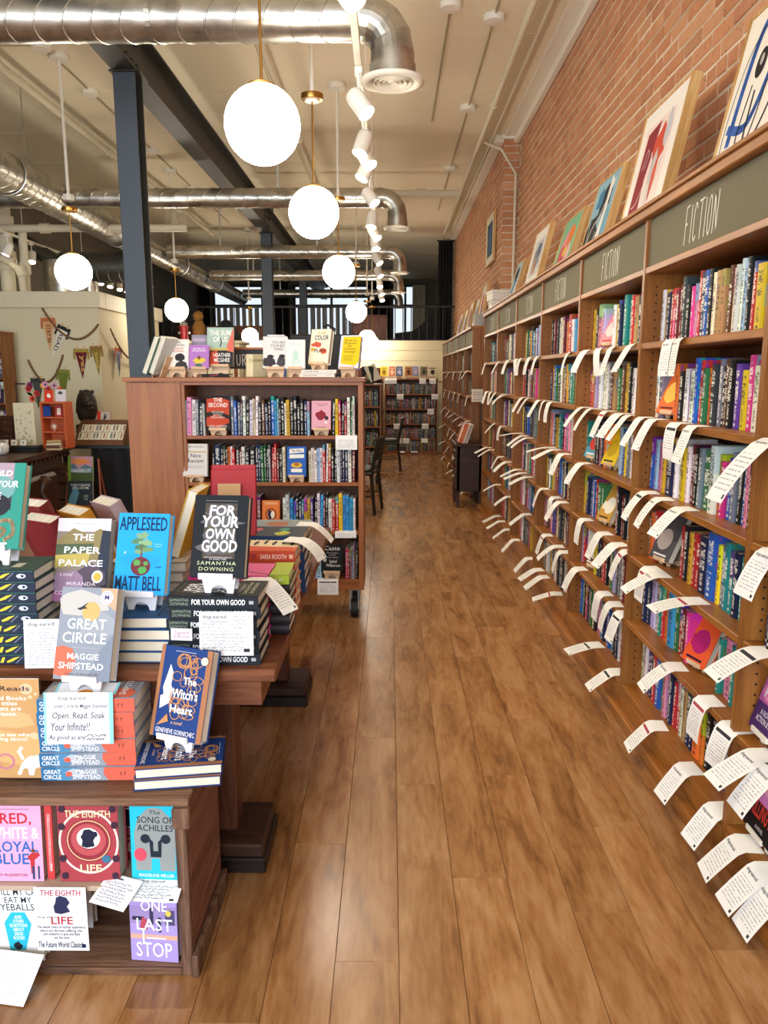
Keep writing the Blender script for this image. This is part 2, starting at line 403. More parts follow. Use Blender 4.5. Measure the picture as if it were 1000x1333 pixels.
for i, (a, b) in enumerate(WIN):
    mb = MB()
    for x0, x1, z0, z1 in ((a, a + .07, 2.35, 3.86), (b - .07, b, 2.35, 3.86), (a, b, 2.35, 2.42), (a, b, 3.8, 3.86), (a, b, 3.28, 3.34)): mb.box((x0, 21.58, z0), (x1, 21.66, z1), 0, .006)
    if i: mb.box(((a + b) / 2 - .03, 21.58, 2.4), ((a + b) / 2 + .03, 21.66, 3.8))
    f = mb.build('window_%d' % (i + 1), DFR, kind='structure')
    m_ = MB(); m_.box((a + .07, 21.62, 2.42), (b - .07, 21.625, 3.80)); m_.build('pane', GLASS, f)
    if i < 2:
        n_ = int((b - a) / .19)
        m_ = MB(); m_.box((-.055, -.004, 2.42), (.055, .004, 3.3)); sm = m_.mesh('blind_slat', BLIND)
        for k in range(n_): link('blind_slat', sm, f, (a + .1 + (b - a - .2) * (k + .5) / n_, 21.5, 0))
# mezzanine: panelled front, floor slab
mz = 14.75
mb = MB(); mb.box((-5.2, mz, 0), (1.235, mz + .1, 2.0)); wm = mb.build('wall_mezzanine', mat('mezzanine_cream_paint', '#d6caa6', .8), kind='structure')
for j in range(4):
    m_ = MB(); m_.box((-5.2, mz - .02, 1.33 + .19 * j), (1.235, mz, 1.33 + .19 * j + .182), 0, .004); m_.build('panel', mat('mezzanine_cream_paint'), wm)
m_ = MB(); m_.box((-5.2, mz + .11, 1.94), (1.235, 21.6, 2.055)); m_.build('floor_mezzanine', STEELD, kind='structure')
rl = thing('balcony_railing', 'black metal balcony railing with thin upright bars above the cream panelling', 'railing')
mb = MB(); mb.box((-5.2, mz - .01, 2.68), (1.2, mz + .03, 2.72), 0, .004); mb.box((-5.2, mz, 2.08), (1.2, mz + .02, 2.105)); mb.build('handrail', BLACK, rl)
mb = MB(); mb.cyl((0, 0, 2.06), (0, 0, 2.69), .009, n=8); bal = mb.mesh('baluster', BLACK)
for k in range(43): link('baluster', bal, rl, (1.14 - .15 * k, mz + .01, 0))
def curtain(x0, x1, y, z0, z1, m, n, label, group=None, amp=.03):
    mb = MB(); N = n * 6; pts = [(x0 + (x1 - x0) * i / N, y + amp * math.sin(i * 2 * math.pi / 6)) for i in range(N + 1)]
    vs = []; 
    for z in (z0, z1): vs += [(p[0], p[1], z) for p in pts] + [(p[0], p[1] + .006, z) for p in pts]
    k = N + 1; fs = []
    for i in range(N): fs += [(i, i + 1, 2 * k + i + 1, 2 * k + i), (k + i + 1, k + i, 3 * k + i, 3 * k + i + 1)]
    mb.add(vs, fs); c_ = thing('curtain', label, 'curtain', (0, 0, 0)); mb.build('curtain_cloth', m, c_, ang=60)
    m2 = MB(); m2.cyl((x0 - .03, y, z1 + .01), (x1 + .03, y, z1 + .01), .014, n=8); m2.build('curtain_rod', BLACK, c_)
CUR = mat('black_curtain_cloth', '#101012', .9)
curtain(.92, 1.2, 15.3, 2.07, 3.95, CUR, 5, 'black floor-length curtain on the balcony against the brick wall')
curtain(.60, .95, 21.45, 2.1, 3.84, mat('cream_curtain_cloth', '#d9cfb8', .9), 5, 'cream curtain at the right edge of the far upstairs window')
curtain(-3.3, -2.75, 21.4, 2.1, 3.9, CUR, 6, 'black curtain hanging between the two left upstairs windows')
curtain(-.5, -.02, 21.4, 2.1, 3.9, CUR, 5, 'black curtain hanging between the middle and right upstairs windows')
curtain(-5.15, -4.88, 21.4, 2.1, 3.9, CUR, 3, 'black curtain in the far left corner upstairs')
# furniture silhouettes upstairs
mb = MB(); mb.prism([(.05, 2.06), (.9, 2.06), (.9, 2.62), (.78, 2.60), (.62, 2.42), (.45, 2.30), (.1, 2.26)], 15.5, 16.1, 1)
gp = thing('covered_lounge_chair', 'black covered lounge chair on the balcony beside the black curtain', 'chair', (0, 0, 0)); mb.build('cloth_cover', CUR, gp)
BRN = wood('reddish_cabinet', '#5e2f1a', '#6f3b22', '#47210f', 'Z', .5)
ub = thing('wooden_cabinet', 'reddish wooden cabinet standing on the balcony behind the railing', 'cabinet', (0, 0, 0))
mb = MB(); mb.box((-.75, 15.6, 2.06), (-.05, 16.1, 2.62), 0, .01); mb.build('carcass', BRN, ub)
for k in range(2): m_ = MB(); m_.box((-.73 + .34 * k, 15.58, 2.1), (-.41 + .34 * k, 15.6, 2.58), 0, .006); m_.build('door', BRN, ub)
lb = thing('long_sideboard', 'long reddish sideboard behind the left stretch of balcony railing', 'cabinet', (0, 0, 0))
mb = MB(); mb.box((-4.3, 15.8, 2.06), (-2.4, 16.2, 2.42), 0, .01); mb.build('carcass', BRN, lb)
for k in range(4): m_ = MB(); m_.box((-4.27 + .47 * k, 15.78, 2.1), (-3.83 + .47 * k, 15.8, 2.38), 0, .006); m_.build('door', BRN, lb)
ac = thing('black_armchair', 'black armchair on the balcony far left in front of the bright window', 'chair', (0, 0, 0))
mb = MB(); mb.box((-5.0, 15.2, 2.1), (-4.5, 15.6, 2.32), 0, .05); mb.build('seat', CUR, ac)
mb = MB(); mb.box((-5.0, 15.6, 2.1), (-4.5, 15.75, 2.75), 0, .06); mb.build('backrest', CUR, ac)
for a_, b_ in ((-5.12, -5.0), (-4.5, -4.38)): mb = MB(); mb.box((a_, 15.2, 2.06), (b_, 15.75, 2.5), 0, .04); mb.build('armrest', CUR, ac)
# cream enclosure at the left
mb = MB(); mb.box((-5.2, 9.0, 0), (-3.34, 9.1, 2.28)); mb.box((-3.44, 9.1, 0), (-3.34, 11.35, 2.28)); mb.build('wall_enclosure', CREAM, kind='structure')
mb = MB(); mb.box((-5.2, 8.95, 2.2), (-3.29, 9.15, 2.38), 0, .006); mb.box((-3.49, 9.15, 2.2), (-3.29, 11.4, 2.38), 0, .006); mb.box((-5.2, 9.15, 2.3), (-3.49, 11.4, 2.36)); mb.build('trim_3', mat('cream_trim_paint', '#ded4b6', .6), kind='structure')
mb = MB(); mb.box((-5.2, 8.985, 0), (-3.33, 9.0, .12), 0, .004); mb.build('baseboard_left', CREAM, kind='structure')
# ------------------------------------------------------------------ steel columns and beam
def column(Y, X, w_, d_, top, label):
    t = thing('steel_column', label, 'column', (X, Y, 0), group='steel columns under the long beam')
    m_ = MB(); m_.box((-w_ / 2, 0, 0), (w_ / 2, .014, top), 0, .003); m_.build('flange', STEELB, t)
    m_ = MB(); m_.box((-w_ / 2, d_ - .014, 0), (w_ / 2, d_, top), 0, .003); m_.build('flange', STEELD, t)
    m_ = MB(); m_.box((-.006, .014, 0), (.006, d_ - .014, top)); m_.build('web', BLACK, t)  # black puts the shade of the recess between the flanges into the colour
    m_ = MB(); m_.box((-w_ / 2 - .02, -.02, top - .012), (w_ / 2 + .04, d_ + .02, top), 0, .002); m_.build('cap_plate', STEELD, t)
    m_ = MB(); m_.box((-w_ / 2 - .03, -.03, 0), (w_ / 2 + .03, d_ + .03, .015), 0, .002); m_.build('base_plate', STEELD, t)
BZ = 3.47
column(5.6, -1.80, .150, .17, BZ, 'nearest blue-grey steel column standing behind the tilted books of the island bookcase')
column(11.6, -1.80, .15, .17, BZ, 'second steel column, rising behind the middle of the island bookcase')
column(16.6, -1.83, .15, .17, BZ, 'farthest steel column, dark against the upstairs windows')
bt = thing('steel_beam', 'dark riveted steel I-beam running along the ceiling on top of the columns', 'beam', (0, 0, 0))
for nm, a, b in (('bottom_flange', (-1.875, 2.5, BZ), (-1.71, 21.6, BZ + .018)), ('top_flange', (-1.875, 2.5, BZ + .302), (-1.71, 21.6, BZ + .32)), ('web', (-1.798, 2.5, BZ + .018), (-1.788, 21.6, BZ + .302)), ('packing_block', (-1.86, 5.55, BZ + .32), (-1.72, 5.9, CZ - .012)), ('packing_block', (-1.86, 11.55, BZ + .32), (-1.72, 11.9, CZ - .012)), ('packing_block', (-1.86, 16.55, BZ + .32), (-1.72, 16.9, CZ - .012))):
    mb = MB(); mb.box(a, b); mb.build(nm, STEELD, bt)
for Y in (5.6, 11.6, 16.6):
    mb = MB(); mb.box((-1.788, Y - .1, BZ + .04), (-1.78, Y + .35, BZ + .29)); g_ = mb.build('splice_plate', STEELD, bt)
    mb = MB(); mb.lathe([(.001, .02), (.014, .018), (.018, .0)], 8); bo = mb.mesh('bolt', STEELD)
    for k in range(6): link('bolt', bo, g_, (-1.78, Y + .0 + .11 * (k // 2), BZ + .10 + .12 * (k % 2)), (0, R(90), 0))
# ------------------------------------------------------------------ ducts
def galv():
    m = mat('galvanised_duct_metal', '#b9b5ab', .3, .92); T = NT(m); tc = T.new('TexCoord'); n = T.new('TexNoise'); n.inputs['Scale'].default_value = 7; n.inputs['Detail'].default_value = 5; T.l(tc.outputs['Object'], n.inputs[0])
    T.l(T.ramp(n.outputs[0], [(.3, '#9a968c'), (.55, '#c4c0b6'), (.8, '#a8a49a')]), T.b.inputs['Base Color']); T.l(T.math('ADD', .2, T.math('MULTIPLY', n.outputs[0], .22)), T.b.inputs['Roughness']); return m
GALV = galv()
def spiral(mb, a, b, r, pitch=.14, n=28):
    a = Vector(a); b = Vector(b); L = (b - a).length; d = (b - a).normalized(); u = d.orthogonal().normalized(); v = d.cross(u)
    st = [(0, 0)]; k = 0
    while k * pitch < L: s = k * pitch; st += [(s + .004, 0), (s + .007, 1), (s + .012, 1), (s + .015, 0)]; k += 1
    st.append((L, 0)); vs = []
    for s, h in st:
        for i in range(n):
            t = 2 * math.pi * i / n; rr = r + .0035 * h; sh = pitch * .55 * math.cos(t) if 0 < s < L else 0
            vs.append(tuple(a + d * min(max(s + sh, 0), L) + (u * math.cos(t) + v * math.sin(t)) * rr))
    mb.add(vs, [(j * n + i, j * n + (i + 1) % n, (j + 1) * n + (i + 1) % n, (j + 1) * n + i) for j in range(len(st) - 1) for i in range(n)])
def elbow(mb, c, r, R0, n=28, seg=4):                                   # from +X heading into a drop, centre of bend c
    pts = []
    for k in range(seg + 1):
        t = R(90) * k / seg; pts.append((Vector(c) + Vector((R0 * math.sin(t), 0, R0 * math.cos(t))), Vector((math.cos(t), 0, -math.sin(t)))))
    vs = []
    for p, d in pts:
        v = Vector((0, 1, 0)); u = v.cross(d)
        for q in (1.02,): vs += [tuple(p + (u * math.cos(2 * math.pi * i / n) + v * math.sin(2 * math.pi * i / n)) * r * q) for i in range(n)]
    mb.add(vs, [(j * n + i, (j + 1) * n + i, (j + 1) * n + (i + 1) % n, j * n + (i + 1) % n) for j in range(seg) for i in range(n)])
DUCTS = [(4.2, .01, 3.20, .107), (8.15, .07, 3.20, .094), (11.6, .14, 3.20, .092), (14.28, .15, 3.20, .092), (17.4, .19, 3.20, .092)]
DL = ['nearest galvanised duct across the top of the room, ending in a round white vent', 'second galvanised cross duct, just beyond the second globe lamp', 'third galvanised cross duct from the front, above the third globe lamp', 'fourth galvanised cross duct from the front', 'farthest galvanised cross duct, in front of the upstairs windows']
for (Y, X, z, r), lb_ in zip(DUCTS, DL):
    t = thing('cross_duct', lb_, 'duct', (X, Y, z), group='cross ducts'); R0 = .16
    mb = MB(); spiral(mb, (-3.225 - X, 0, 0), (-R0, 0, 0), r); mb.build('duct_pipe', GALV, t, ang=40)
    mb = MB(); elbow(mb, (-R0, 0, -R0), r, R0); mb.build('duct_elbow', GALV, t)
    mb = MB(); mb.cyl((0, 0, -R0), (0, 0, -R0 - .06), r * 1.03, n=28); mb.cyl((0, 0, -R0 - .06), (0, 0, -R0 - .12), r * 1.1, n=28); mb.build('duct_collar', GALV, t, ang=40)
    mb = MB(); mb.lathe([(r * 1.05, 0), (r * 1.5, -.012), (r * 1.52, -.022), (r * 1.2, -.034), (r * 1.02, -.02), (r * 1.0, 0)], 32); df = mb.build('diffuser', WHITEP, t, loc=(0, 0, -R0 - .115), smooth=True)
    for q in (.82, .6, .38, .16):
        m_ = MB(); m_.lathe([(r * q, -.012), (r * (q + .07), -.03), (r * (q + .09), -.03), (r * (q + .03), -.01)], 28); m_.build('vent_ring', WHITEP, df, smooth=True)
    m_ = MB(); m_.cyl((0, 0, .0), (0, 0, -.004), r, n=24); m_.build('vent_core', BLACK, df)
    if 8 < Y < 9: mb = MB(); spiral(mb, (-5.15 - X, 0, 0), (-3.58 - X, 0, 0), r); mb.build('duct_pipe', GALV, t, ang=40)
    for xs in (-1.2, -2.6):
        m_ = MB(); m_.box((xs - .012, -.001, r), (xs + .012, .001, CZ - z - .01)); m_.lathe([(r + .004, -.012), (r + .004, .012)], 28, M=Matrix.Translation((xs, 0, 0)) @ Matrix.Rotation(R(90), 4, 'Y')); m_.build('hanger_strap', GALV, t)
t = thing('main_duct', 'large galvanised round duct running the length of the room at the left', 'duct', (-3.4, 0, 3.2))
mb = MB(); spiral(mb, (0, 1.5, 0), (0, 10.4, 0), .17, .145); mb.build('duct_pipe', GALV, t, ang=40)
mb = MB(); spiral(mb, (0, 11.0, -.03), (0, 18.2, -.03), .137, .145); mb.build('duct_pipe', GALV, t, ang=40)
mb = MB(); mb.cyl((0, 10.4, 0), (0, 11.0, -.03), .178, .14, n=28, caps=False); mb.build('duct_reducer', GALV, t, ang=40)
for Y in (4.7, 7.2, 10.0, 12.8, 15.3):
    mb = MB(); mb.lathe([(.176, -.02), (.184, -.018), (.184, .018), (.176, .02)], 28, M=Matrix.Translation((0, Y, 0)) @ Matrix.Rotation(R(90), 4, 'X')); mb.box((-.18, Y - .01, 0), (-.176, Y + .01, .81)); mb.box((.176, Y - .01, 0), (.18, Y + .01, .81)); mb.build('hanger_strap', GALV, t)
t = thing('boiler_flue', 'dark wide duct above the cream enclosure, dropping into a metal cylinder', 'duct', (0, 0, 0)); DG = mat('dull_dark_metal', '#5a5852', .45, .7)
mb = MB(); spiral(mb, (-4.2, 10.2, 2.80), (-3.1, 10.2, 2.80), .19); mb.build('duct_pipe', DG, t, ang=40)
mb = MB(); mb.tube([(-4.9, 10.2, 3.3), (-4.55, 10.2, 3.05), (-4.2, 10.2, 2.80)], .1, 16); mb.build('duct_branch', DG, t, ang=40)
mb = MB(); mb.cyl((-4.15, 10.1, 2.35), (-4.15, 10.1, 2.86), .24, n=24); mb.build('tank', GALV, t, ang=40)
mb = MB(); mb.cyl((-3.78, 10.0, 2.35), (-3.78, 10.0, 2.6), .1, n=20); mb.build('tank', GALV, t, ang=40)
# ------------------------------------------------------------------ white pipes at the left and along the ceiling
PIPEW = mat('cream_painted_pipe', '#d8ceb4', .55)
def pipe(label, pts, r, joints=(), n=12):
    t = thing('painted_pipe', label, 'pipe', (0, 0, 0)); mb = MB(); mb.tube(pts, r, n); mb.build('pipe_run', PIPEW, t, ang=50)
    for k in joints:
        p = Vector(pts[k]); d = (Vector(pts[min(k + 1, len(pts) - 1)]) - Vector(pts[max(k - 1, 0)])).normalized(); m_ = MB(); m_.cyl(p - d * r * 1.3, p + d * r * 1.3, r * 1.35, n=n); m_.build('pipe_joint', PIPEW, t, ang=50)
pipe('thick vertical cream pipe at the far left above the enclosure', [(-4.62, 9.6, 2.36), (-4.62, 9.6, 2.8), (-4.62, 9.6, 3.2), (-4.62, 9.6, 3.95)], .085, (1, 2))
pipe('slim vertical cream pipe right of the thick one at far left', [(-4.36, 9.5, 2.36), (-4.36, 9.5, 2.7), (-4.36, 9.5, 3.15)], .05, (1,))
pipe('cream drain pipe bending sideways in front of the thick vertical pipe', [(-4.85, 9.4, 3.35), (-4.80, 9.4, 3.2), (-4.80, 9.4, 2.95), (-4.72, 9.4, 2.84), (-4.5, 9.4, 2.78), (-4.34, 9.35, 2.64), (-4.32, 9.35, 2.37)], .045, (3, 4, 5))
pipe('horizontal cream sprinkler pipe above the left globe lamp', [(-4.75, 9.3, 3.12), (-4.0, 9.3, 3.12), (-3.3, 9.3, 3.12), (-2.35, 9.3, 3.12)], .042, (1, 2))
pipe('cream pipe running across the ceiling beyond the second cross duct', [(-2.0, 10.6, 3.55), (-2.0, 10.6, 3.72), (-1.88, 10.6, 3.78), (.4, 10.6, 3.78), (.9, 10.6, 3.78)], .045, (2, 3))
pipe('cream sprinkler pipe bending down between the first and second columns', [(-3.6, 9.9, 3.52), (-2.75, 9.9, 3.52), (-2.65, 9.9, 3.47), (-2.65, 9.9, 3.2)], .05, (1, 2))
pipe('long thin cream pipe along the ceiling right beside the brick wall', [(.95, 1.0, 3.88), (.95, 5.2, 3.88), (.95, 7.6, 3.88), (.95, 14.6, 3.88)], .026, (1, 2))
pipe('thin cream conduit on the ceiling next to the long wall-side pipe', [(1.10, 1.0, 3.95), (1.10, 14.6, 3.95)], .014)
pipe('grey conduit bent down the brick step from the ceiling', [(1.0, 8.8, 3.9), (1.2, 8.85, 3.84), (1.36, 8.86, 3.6), (1.36, 8.86, 2.2)], .014)
pipe('cream sprinkler pipe with hooks running lengthwise above the globe lamps', [(-.95, 3.0, 3.85), (-.95, 6.0, 3.85), (-.95, 8.5, 3.85), (-.95, 14, 3.85)], .035, (1, 2))
pipe('cream sprinkler pipe running lengthwise left of the steel beam', [(-3.1, 3.0, 3.86), (-3.1, 6.5, 3.86), (-3.1, 9.0, 3.86), (-3.1, 14, 3.86)], .035, (1, 2))
# ceiling conduit with round boxes
CW = mat('dull_conduit', '#a59878', .6)
def boxes_row(label, X, ys, branch=None):
    t = thing('ceiling_conduit', label, 'conduit', (0, 0, 0)); mb = MB(); mb.tube([(X, ys[0] - .9, CZ - .025), (X, ys[-1] + 2.5, CZ - .025)], .007, 8)
    if branch: mb.tube([(X, branch[0], CZ - .025), (branch[1], branch[0], CZ - .025)], .009, 8)
    mb.build('conduit_run', CW, t)
    for y in ys: m_ = MB(); m_.lathe([(.001, -.05), (.07, -.045), (.08, -.02), (.075, 0)], 20); m_.build('junction_box', WHITEP, t, loc=(X, y, CZ - .012), ang=40)
boxes_row('ceiling conduit with round junction boxes at the left, above the left globe lamps', -2.74, [5.6, 6.55, 7.55, 9.4, 11.2], (6.55, -4.6))
boxes_row('ceiling conduit with two round boxes right of the nearest round vent', .42, [5.25, 5.9], None)
boxes_row('ceiling conduit with round boxes beside the brick wall', .75, [6.1, 8.0, 10.2], None)
# ------------------------------------------------------------------ track lighting
def track(label, X, z, y0, y1):
    t = thing('lighting_track', label, 'track', (X, 0, z)); mb = MB(); mb.box((-.018, y0, -.012), (.018, y1, .012), 0, .003); mb.build('rail', WHITEP, t)
    y = y0 + .6
    while y < y1: m_ = MB(); m_.cyl((0, y, .01), (0, y, CZ - z), .004, n=6); m_.build('suspension_rod', WHITEP, t); y += 1.8
track('long white lighting track over the aisle', -.163, 3.0, 1.2, 14.7)
track('white lighting track along the left side of the room', -4.4, 3.05, 7.2, 14.7)
LENS = mat('lit_spot_lens', '#ffffff', .5, emit=(1, .86, .62), strength=38)
WHM = mat('white_lamp_metal', '#eee9de', .4)
proto = None
def spot(X, Y, z, track_z, rz, tilt, label, group, lamp=False):
    global proto
    if proto is None:
        t = thing('track_spotlight', label, 'spotlight', (0, 0, 0), group=group)
        mb = MB(); mb.box((-.02, -.035, -.03), (.02, .035, .0), 0, .004); mb.build('adapter', WHM, t)
        mb = MB(); mb.cyl((0, 0, -.03), (0, 0, -.15), .008, n=10); mb.build('arm', WHM, t)
        h = MB(); h.lathe([(.001, .07), (.03, .068), (.045, .055), (.048, .03), (.048, -.08), (.044, -.08), (.044, -.07)], 24); hd = h.build('lamp_head', WHM, t, loc=(0, 0, -.16), ang=50)
        l = MB(); l.cyl((0, 0, -.066), (0, 0, -.07), .0435, n=24); l.build('lens', LENS, hd)
        proto = t; r = t
    else: r = dup(proto, label=label, group=group)
    r.location = (X, Y, track_z - .01)
    for c in kids(r):
        if c.name.startswith('lamp_head'): c.rotation_euler = (tilt, 0, rz)
    if lamp:
        s_ = bpy.data.lights.new('spot_lamp', 'SPOT'); s_.energy = SPOT_POWER; s_.color = WARM; s_.spot_size = R(75); s_.spot_blend = .7; s_.shadow_soft_size = .04
        o = bpy.data.objects.new('spot_lamp', s_); col.objects.link(o)
        d = Matrix.Rotation(rz, 3, 'Z') @ Matrix.Rotation(tilt, 3, 'X') @ Vector((0, 0, -1)); o.location = Vector((X, Y, track_z - .17)) + d * .1
        o.rotation_euler = d.to_track_quat('-Z', 'Y').to_euler()
H = [(3.55, 50, -35), (4.95, 55, -38), (5.75, -40, -25), (6.1, 50, -35), (6.45, -60, -30), (7.4, 55, -38), (8.45, -20, -20), (9.2, 55, -35), (9.9, 20, -25), (11.2, 55, -35), (12.6, 50, -30), (14.1, 10, -30), (15.4, 40, -30), (16.6, 30, -30)]
for k, (Y, rz, ti) in enumerate(H):
    spot(-.163, Y * .86, 0, 3.0, R(rz), R(ti), '%s white spotlight from the front on the aisle track' % ORD(k + 1) if k else 'nearest white spotlight on the aisle track, in front of the duct', 'spotlights over the aisle', k in (0, 1, 3, 5, 7, 9))
for k, (Y, rz) in enumerate([(9.2, -60), (9.8, 10), (10.9, -50), (12.1, 0), (12.5, 0), (12.9, 20), (13.3, 0), (13.6, 10), (13.9, 0), (14.2, 5), (14.5, 0)]):
    spot(-4.4, Y, 0, 3.05, R(rz), R(-25), '%s white spotlight from the front on the left-hand track' % ORD(k + 1), 'spotlights on the left-hand track', k in (3, 5))
# ------------------------------------------------------------------ globe pendants
OPAL = mat('lit_opal_glass', '#ffffff', .4, emit=(1.0, .90, .74), strength=GLOBE_STRENGTH)
def pendant():
    t = thing('globe_pendant', 'x', 'lamp', (0, 0, 0))
    mb = MB(); mb.lathe([(.001, -.012), (.062, -.012), (.065, 0), (.065, .018), (.001, .02)], 24); mb.build('canopy', BRASS, t, loc=(0, 0, .64), ang=40)
    mb = MB(); mb.cyl((0, 0, .155), (0, 0, .64), .0055, n=10); mb.build('stem', BRASS, t)
    mb = MB(); mb.cyl((0, 0, .67), (0, 0, CZ - 2.43 + .1), .013, n=10); mb.cyl((0, 0, .655), (0, 0, .70), .045, n=8); mb.build('conduit_drop', WHITEP, t)
    mb = MB(); mb.lathe([(.001, -.05), (.075, -.045), (.085, -.02), (.08, 0)], 20); mb.build('junction_box', WHITEP, t, loc=(0, 0, CZ - 2.43 - .012), ang=40)
    mb = MB(); mb.lathe([(.052, .0), (.055, .01), (.03, .022), (.008, .03)], 24); mb.build('globe_holder', BRASS, t, loc=(0, 0, .138), ang=40)
    mb = MB(); mb.sphere((0, 0, 0), .15, 40, 24); mb.build('globe_shade', OPAL, t, smooth=True)
    return t
P0 = pendant(); first = True
for X, Y, Z, lb_, gr in [(-.51, 3.28, 2.43, 'largest and nearest glowing globe pendant on a brass stem', 'globe lamps along the aisle'), (-.46, 4.86, 2.41, 'second glowing globe pendant of the aisle row, under a brass canopy', 'globe lamps along the aisle'),
    (-.48, 7.42, 2.39, 'third glowing globe pendant of the aisle row', 'globe lamps along the aisle'), (-.49, 11.4, 2.34, 'fourth glowing globe pendant of the aisle row', 'globe lamps along the aisle'), (-.41, 14.05, 2.09, 'fifth glowing globe pendant of the aisle row, seen above the yellow pamphlet', 'globe lamps along the aisle'), (-.33, 14.45, 2.03, 'farthest glowing globe pendant of the aisle row', 'globe lamps along the aisle'),
    (-2.69, 6.76, 2.31, 'glowing globe pendant at the left above the pennants', 'globe lamps along the left'), (-2.78, 10.28, 2.28, 'glowing globe pendant just right of the blue column', 'globe lamps along the left'), (-2.55, 14.3, 2.14, 'small distant glowing globe pendant above the slate header', 'globe lamps along the left')]:
    o = P0 if first else dup(P0); first = False; o['label'] = lb_; o['group'] = gr; o.location = (X, Y, Z); dz = 2.43 - Z
    for c in kids(o):
        dn = -.14 if X < -1 else 0
        if c.name.startswith(('conduit', 'canopy')): c.location.z += dn
        if c.name.startswith('junction'): c.location.z += dz
        if c.name.startswith('stem'): c.scale.z = (.64 + dn) / .64
        if c.name.startswith('conduit'): c.scale.z = (CZ - Z - .012 + 0 - dn) / (CZ - 2.43 + .1); c.location.z = .0 if dn == 0 else dn * 1.0
        if Y > 14.4 and X > -1 and c.name.startswith('globe_sh'): c.scale = (.8, .8, .8)
# ------------------------------------------------------------------ books
def cover_mat(name, joined=False):
    m = mat(name, '#777777', .5, spec=.3); T = NT(m)
    if joined:
        a = T.new('Attribute', attribute_name='col'); base = a.outputs['Color']; g = T.new('NewGeometry'); rd = g.outputs['Random Per Island']
    else:
        oi = T.new('ObjectInfo'); base = oi.outputs['Color']; rd = oi.outputs['Random']
    uv = T.new('UVMap', uv_map='UVMap'); sx = T.new('SeparateXYZ'); T.l(uv.outputs[0], sx.inputs[0]); u, v = sx.outputs[0], sx.outputs[1]
    bw = T.new('RGBToBW'); T.l(base, bw.inputs[0]); lum = bw.outputs[0]
    spine = T.math('MULTIPLY', T.math('LESS_THAN', u, 1.001), T.math('GREATER_THAN', u, -.5))
    def wn(a, b):
        c = T.new('CombineXYZ'); T.l(a, c.inputs[0]); T.l(b, c.inputs[1]); T.l(T.math('MULTIPLY', rd, 91.7), c.inputs[2]); n = T.new('TexWhiteNoise', noise_dimensions='3D'); T.l(c.outputs[0], n.inputs[0]); return n.outputs[0]
    def rng(x, a, b): return T.math('MULTIPLY', T.math('GREATER_THAN', x, a), T.math('LESS_THAN', x, b))
    zero = T.math('MULTIPLY', u, 0.0)
    # second colour patch on some spines
    hs = T.new('HueSaturation'); T.l(T.math('FRACT', T.math('MULTIPLY', rd, 13.1)), hs.inputs['Hue']); T.l(base, hs.inputs['Color']); hs.inputs['Value'].default_value = .8
    cut = T.math('ADD', .55, T.math('MULTIPLY', T.math('FRACT', T.math('MULTIPLY', rd, 5.7)), .35))
    patch = T.math('MULTIPLY', T.math('GREATER_THAN', v, cut), T.math('GREATER_THAN', T.math('FRACT', T.math('MULTIPLY', rd, 3.3)), .76))
    c = T.mix(T.math('MULTIPLY', patch, .85), base, hs.outputs[0])
    # lettering
    gl = T.math('GREATER_THAN', wn(T.math('FLOOR', T.math('MULTIPLY', u, 5.0)), T.math('FLOOR', T.math('MULTIPLY', v, 82.0))), .42)
    wd = T.math('GREATER_THAN', wn(zero, T.math('FLOOR', T.math('MULTIPLY', v, 19.0))), .2)
    title = T.math('MULTIPLY', T.math('MULTIPLY', rng(u, .24, .78), rng(v, .40, .90)), T.math('MULTIPLY', gl, wd))
    gl2 = T.math('GREATER_THAN', wn(T.math('FLOOR', T.math('MULTIPLY', u, 9.0)), T.math('FLOOR', T.math('MULTIPLY', v, 120.0))), .5)
    auth = T.math('MULTIPLY', T.math('MULTIPLY', rng(u, .36, .66), rng(v, .14, .36)), gl2)
    logo = T.math('MULTIPLY', rng(u, .36, .64), rng(v, .05, .09))
    ink = T.math('MULTIPLY', T.math('MINIMUM', T.math('ADD', T.math('ADD', title, auth), logo), 1.0), spine)
    inkc = T.mix(T.math('GREATER_THAN', lum, .22), lin('#efe9da'), lin('#2a2330'))
    c = T.mix(T.math('MULTIPLY', ink, .8), c, inkc)
    # picture on the board faces
    n = T.new('TexNoise'); n.inputs['Scale'].default_value = 6; n.inputs['Detail'].default_value = 2; cv = T.new('CombineXYZ'); T.l(u, cv.inputs[0]); T.l(v, cv.inputs[1]); T.l(T.math('MULTIPLY', rd, 40), cv.inputs[2]); T.l(cv.outputs[0], n.inputs[0])
    board = T.math('MULTIPLY', T.math('SUBTRACT', 1, spine), T.math('GREATER_THAN', n.outputs[0], .54))
    c = T.mix(T.math('MULTIPLY', board, .6), c, hs.outputs[0])
    T.l(c, T.b.inputs['Base Color']); return m
COVER = cover_mat('printed_book_cover'); COVERJ = cover_mat('printed_book_cover_joined', True)
def page_mat():
    m = mat('book_page_edges', '#e9dfcb', .85); T = NT(m); tc = T.new('TexCoord'); mp = T.new('Mapping'); mp.inputs['Scale'].default_value = (400, 3, 3); T.l(tc.outputs['Object'], mp.inputs[0])
    n = T.new('TexNoise'); n.inputs['Scale'].default_value = 1; T.l(mp.outputs[0], n.inputs[0]); T.l(T.ramp(n.outputs[0], [(.35, '#d3c5ac'), (.6, '#f0e8d8')]), T.b.inputs['Base Color']); return m
PAGES = page_mat()
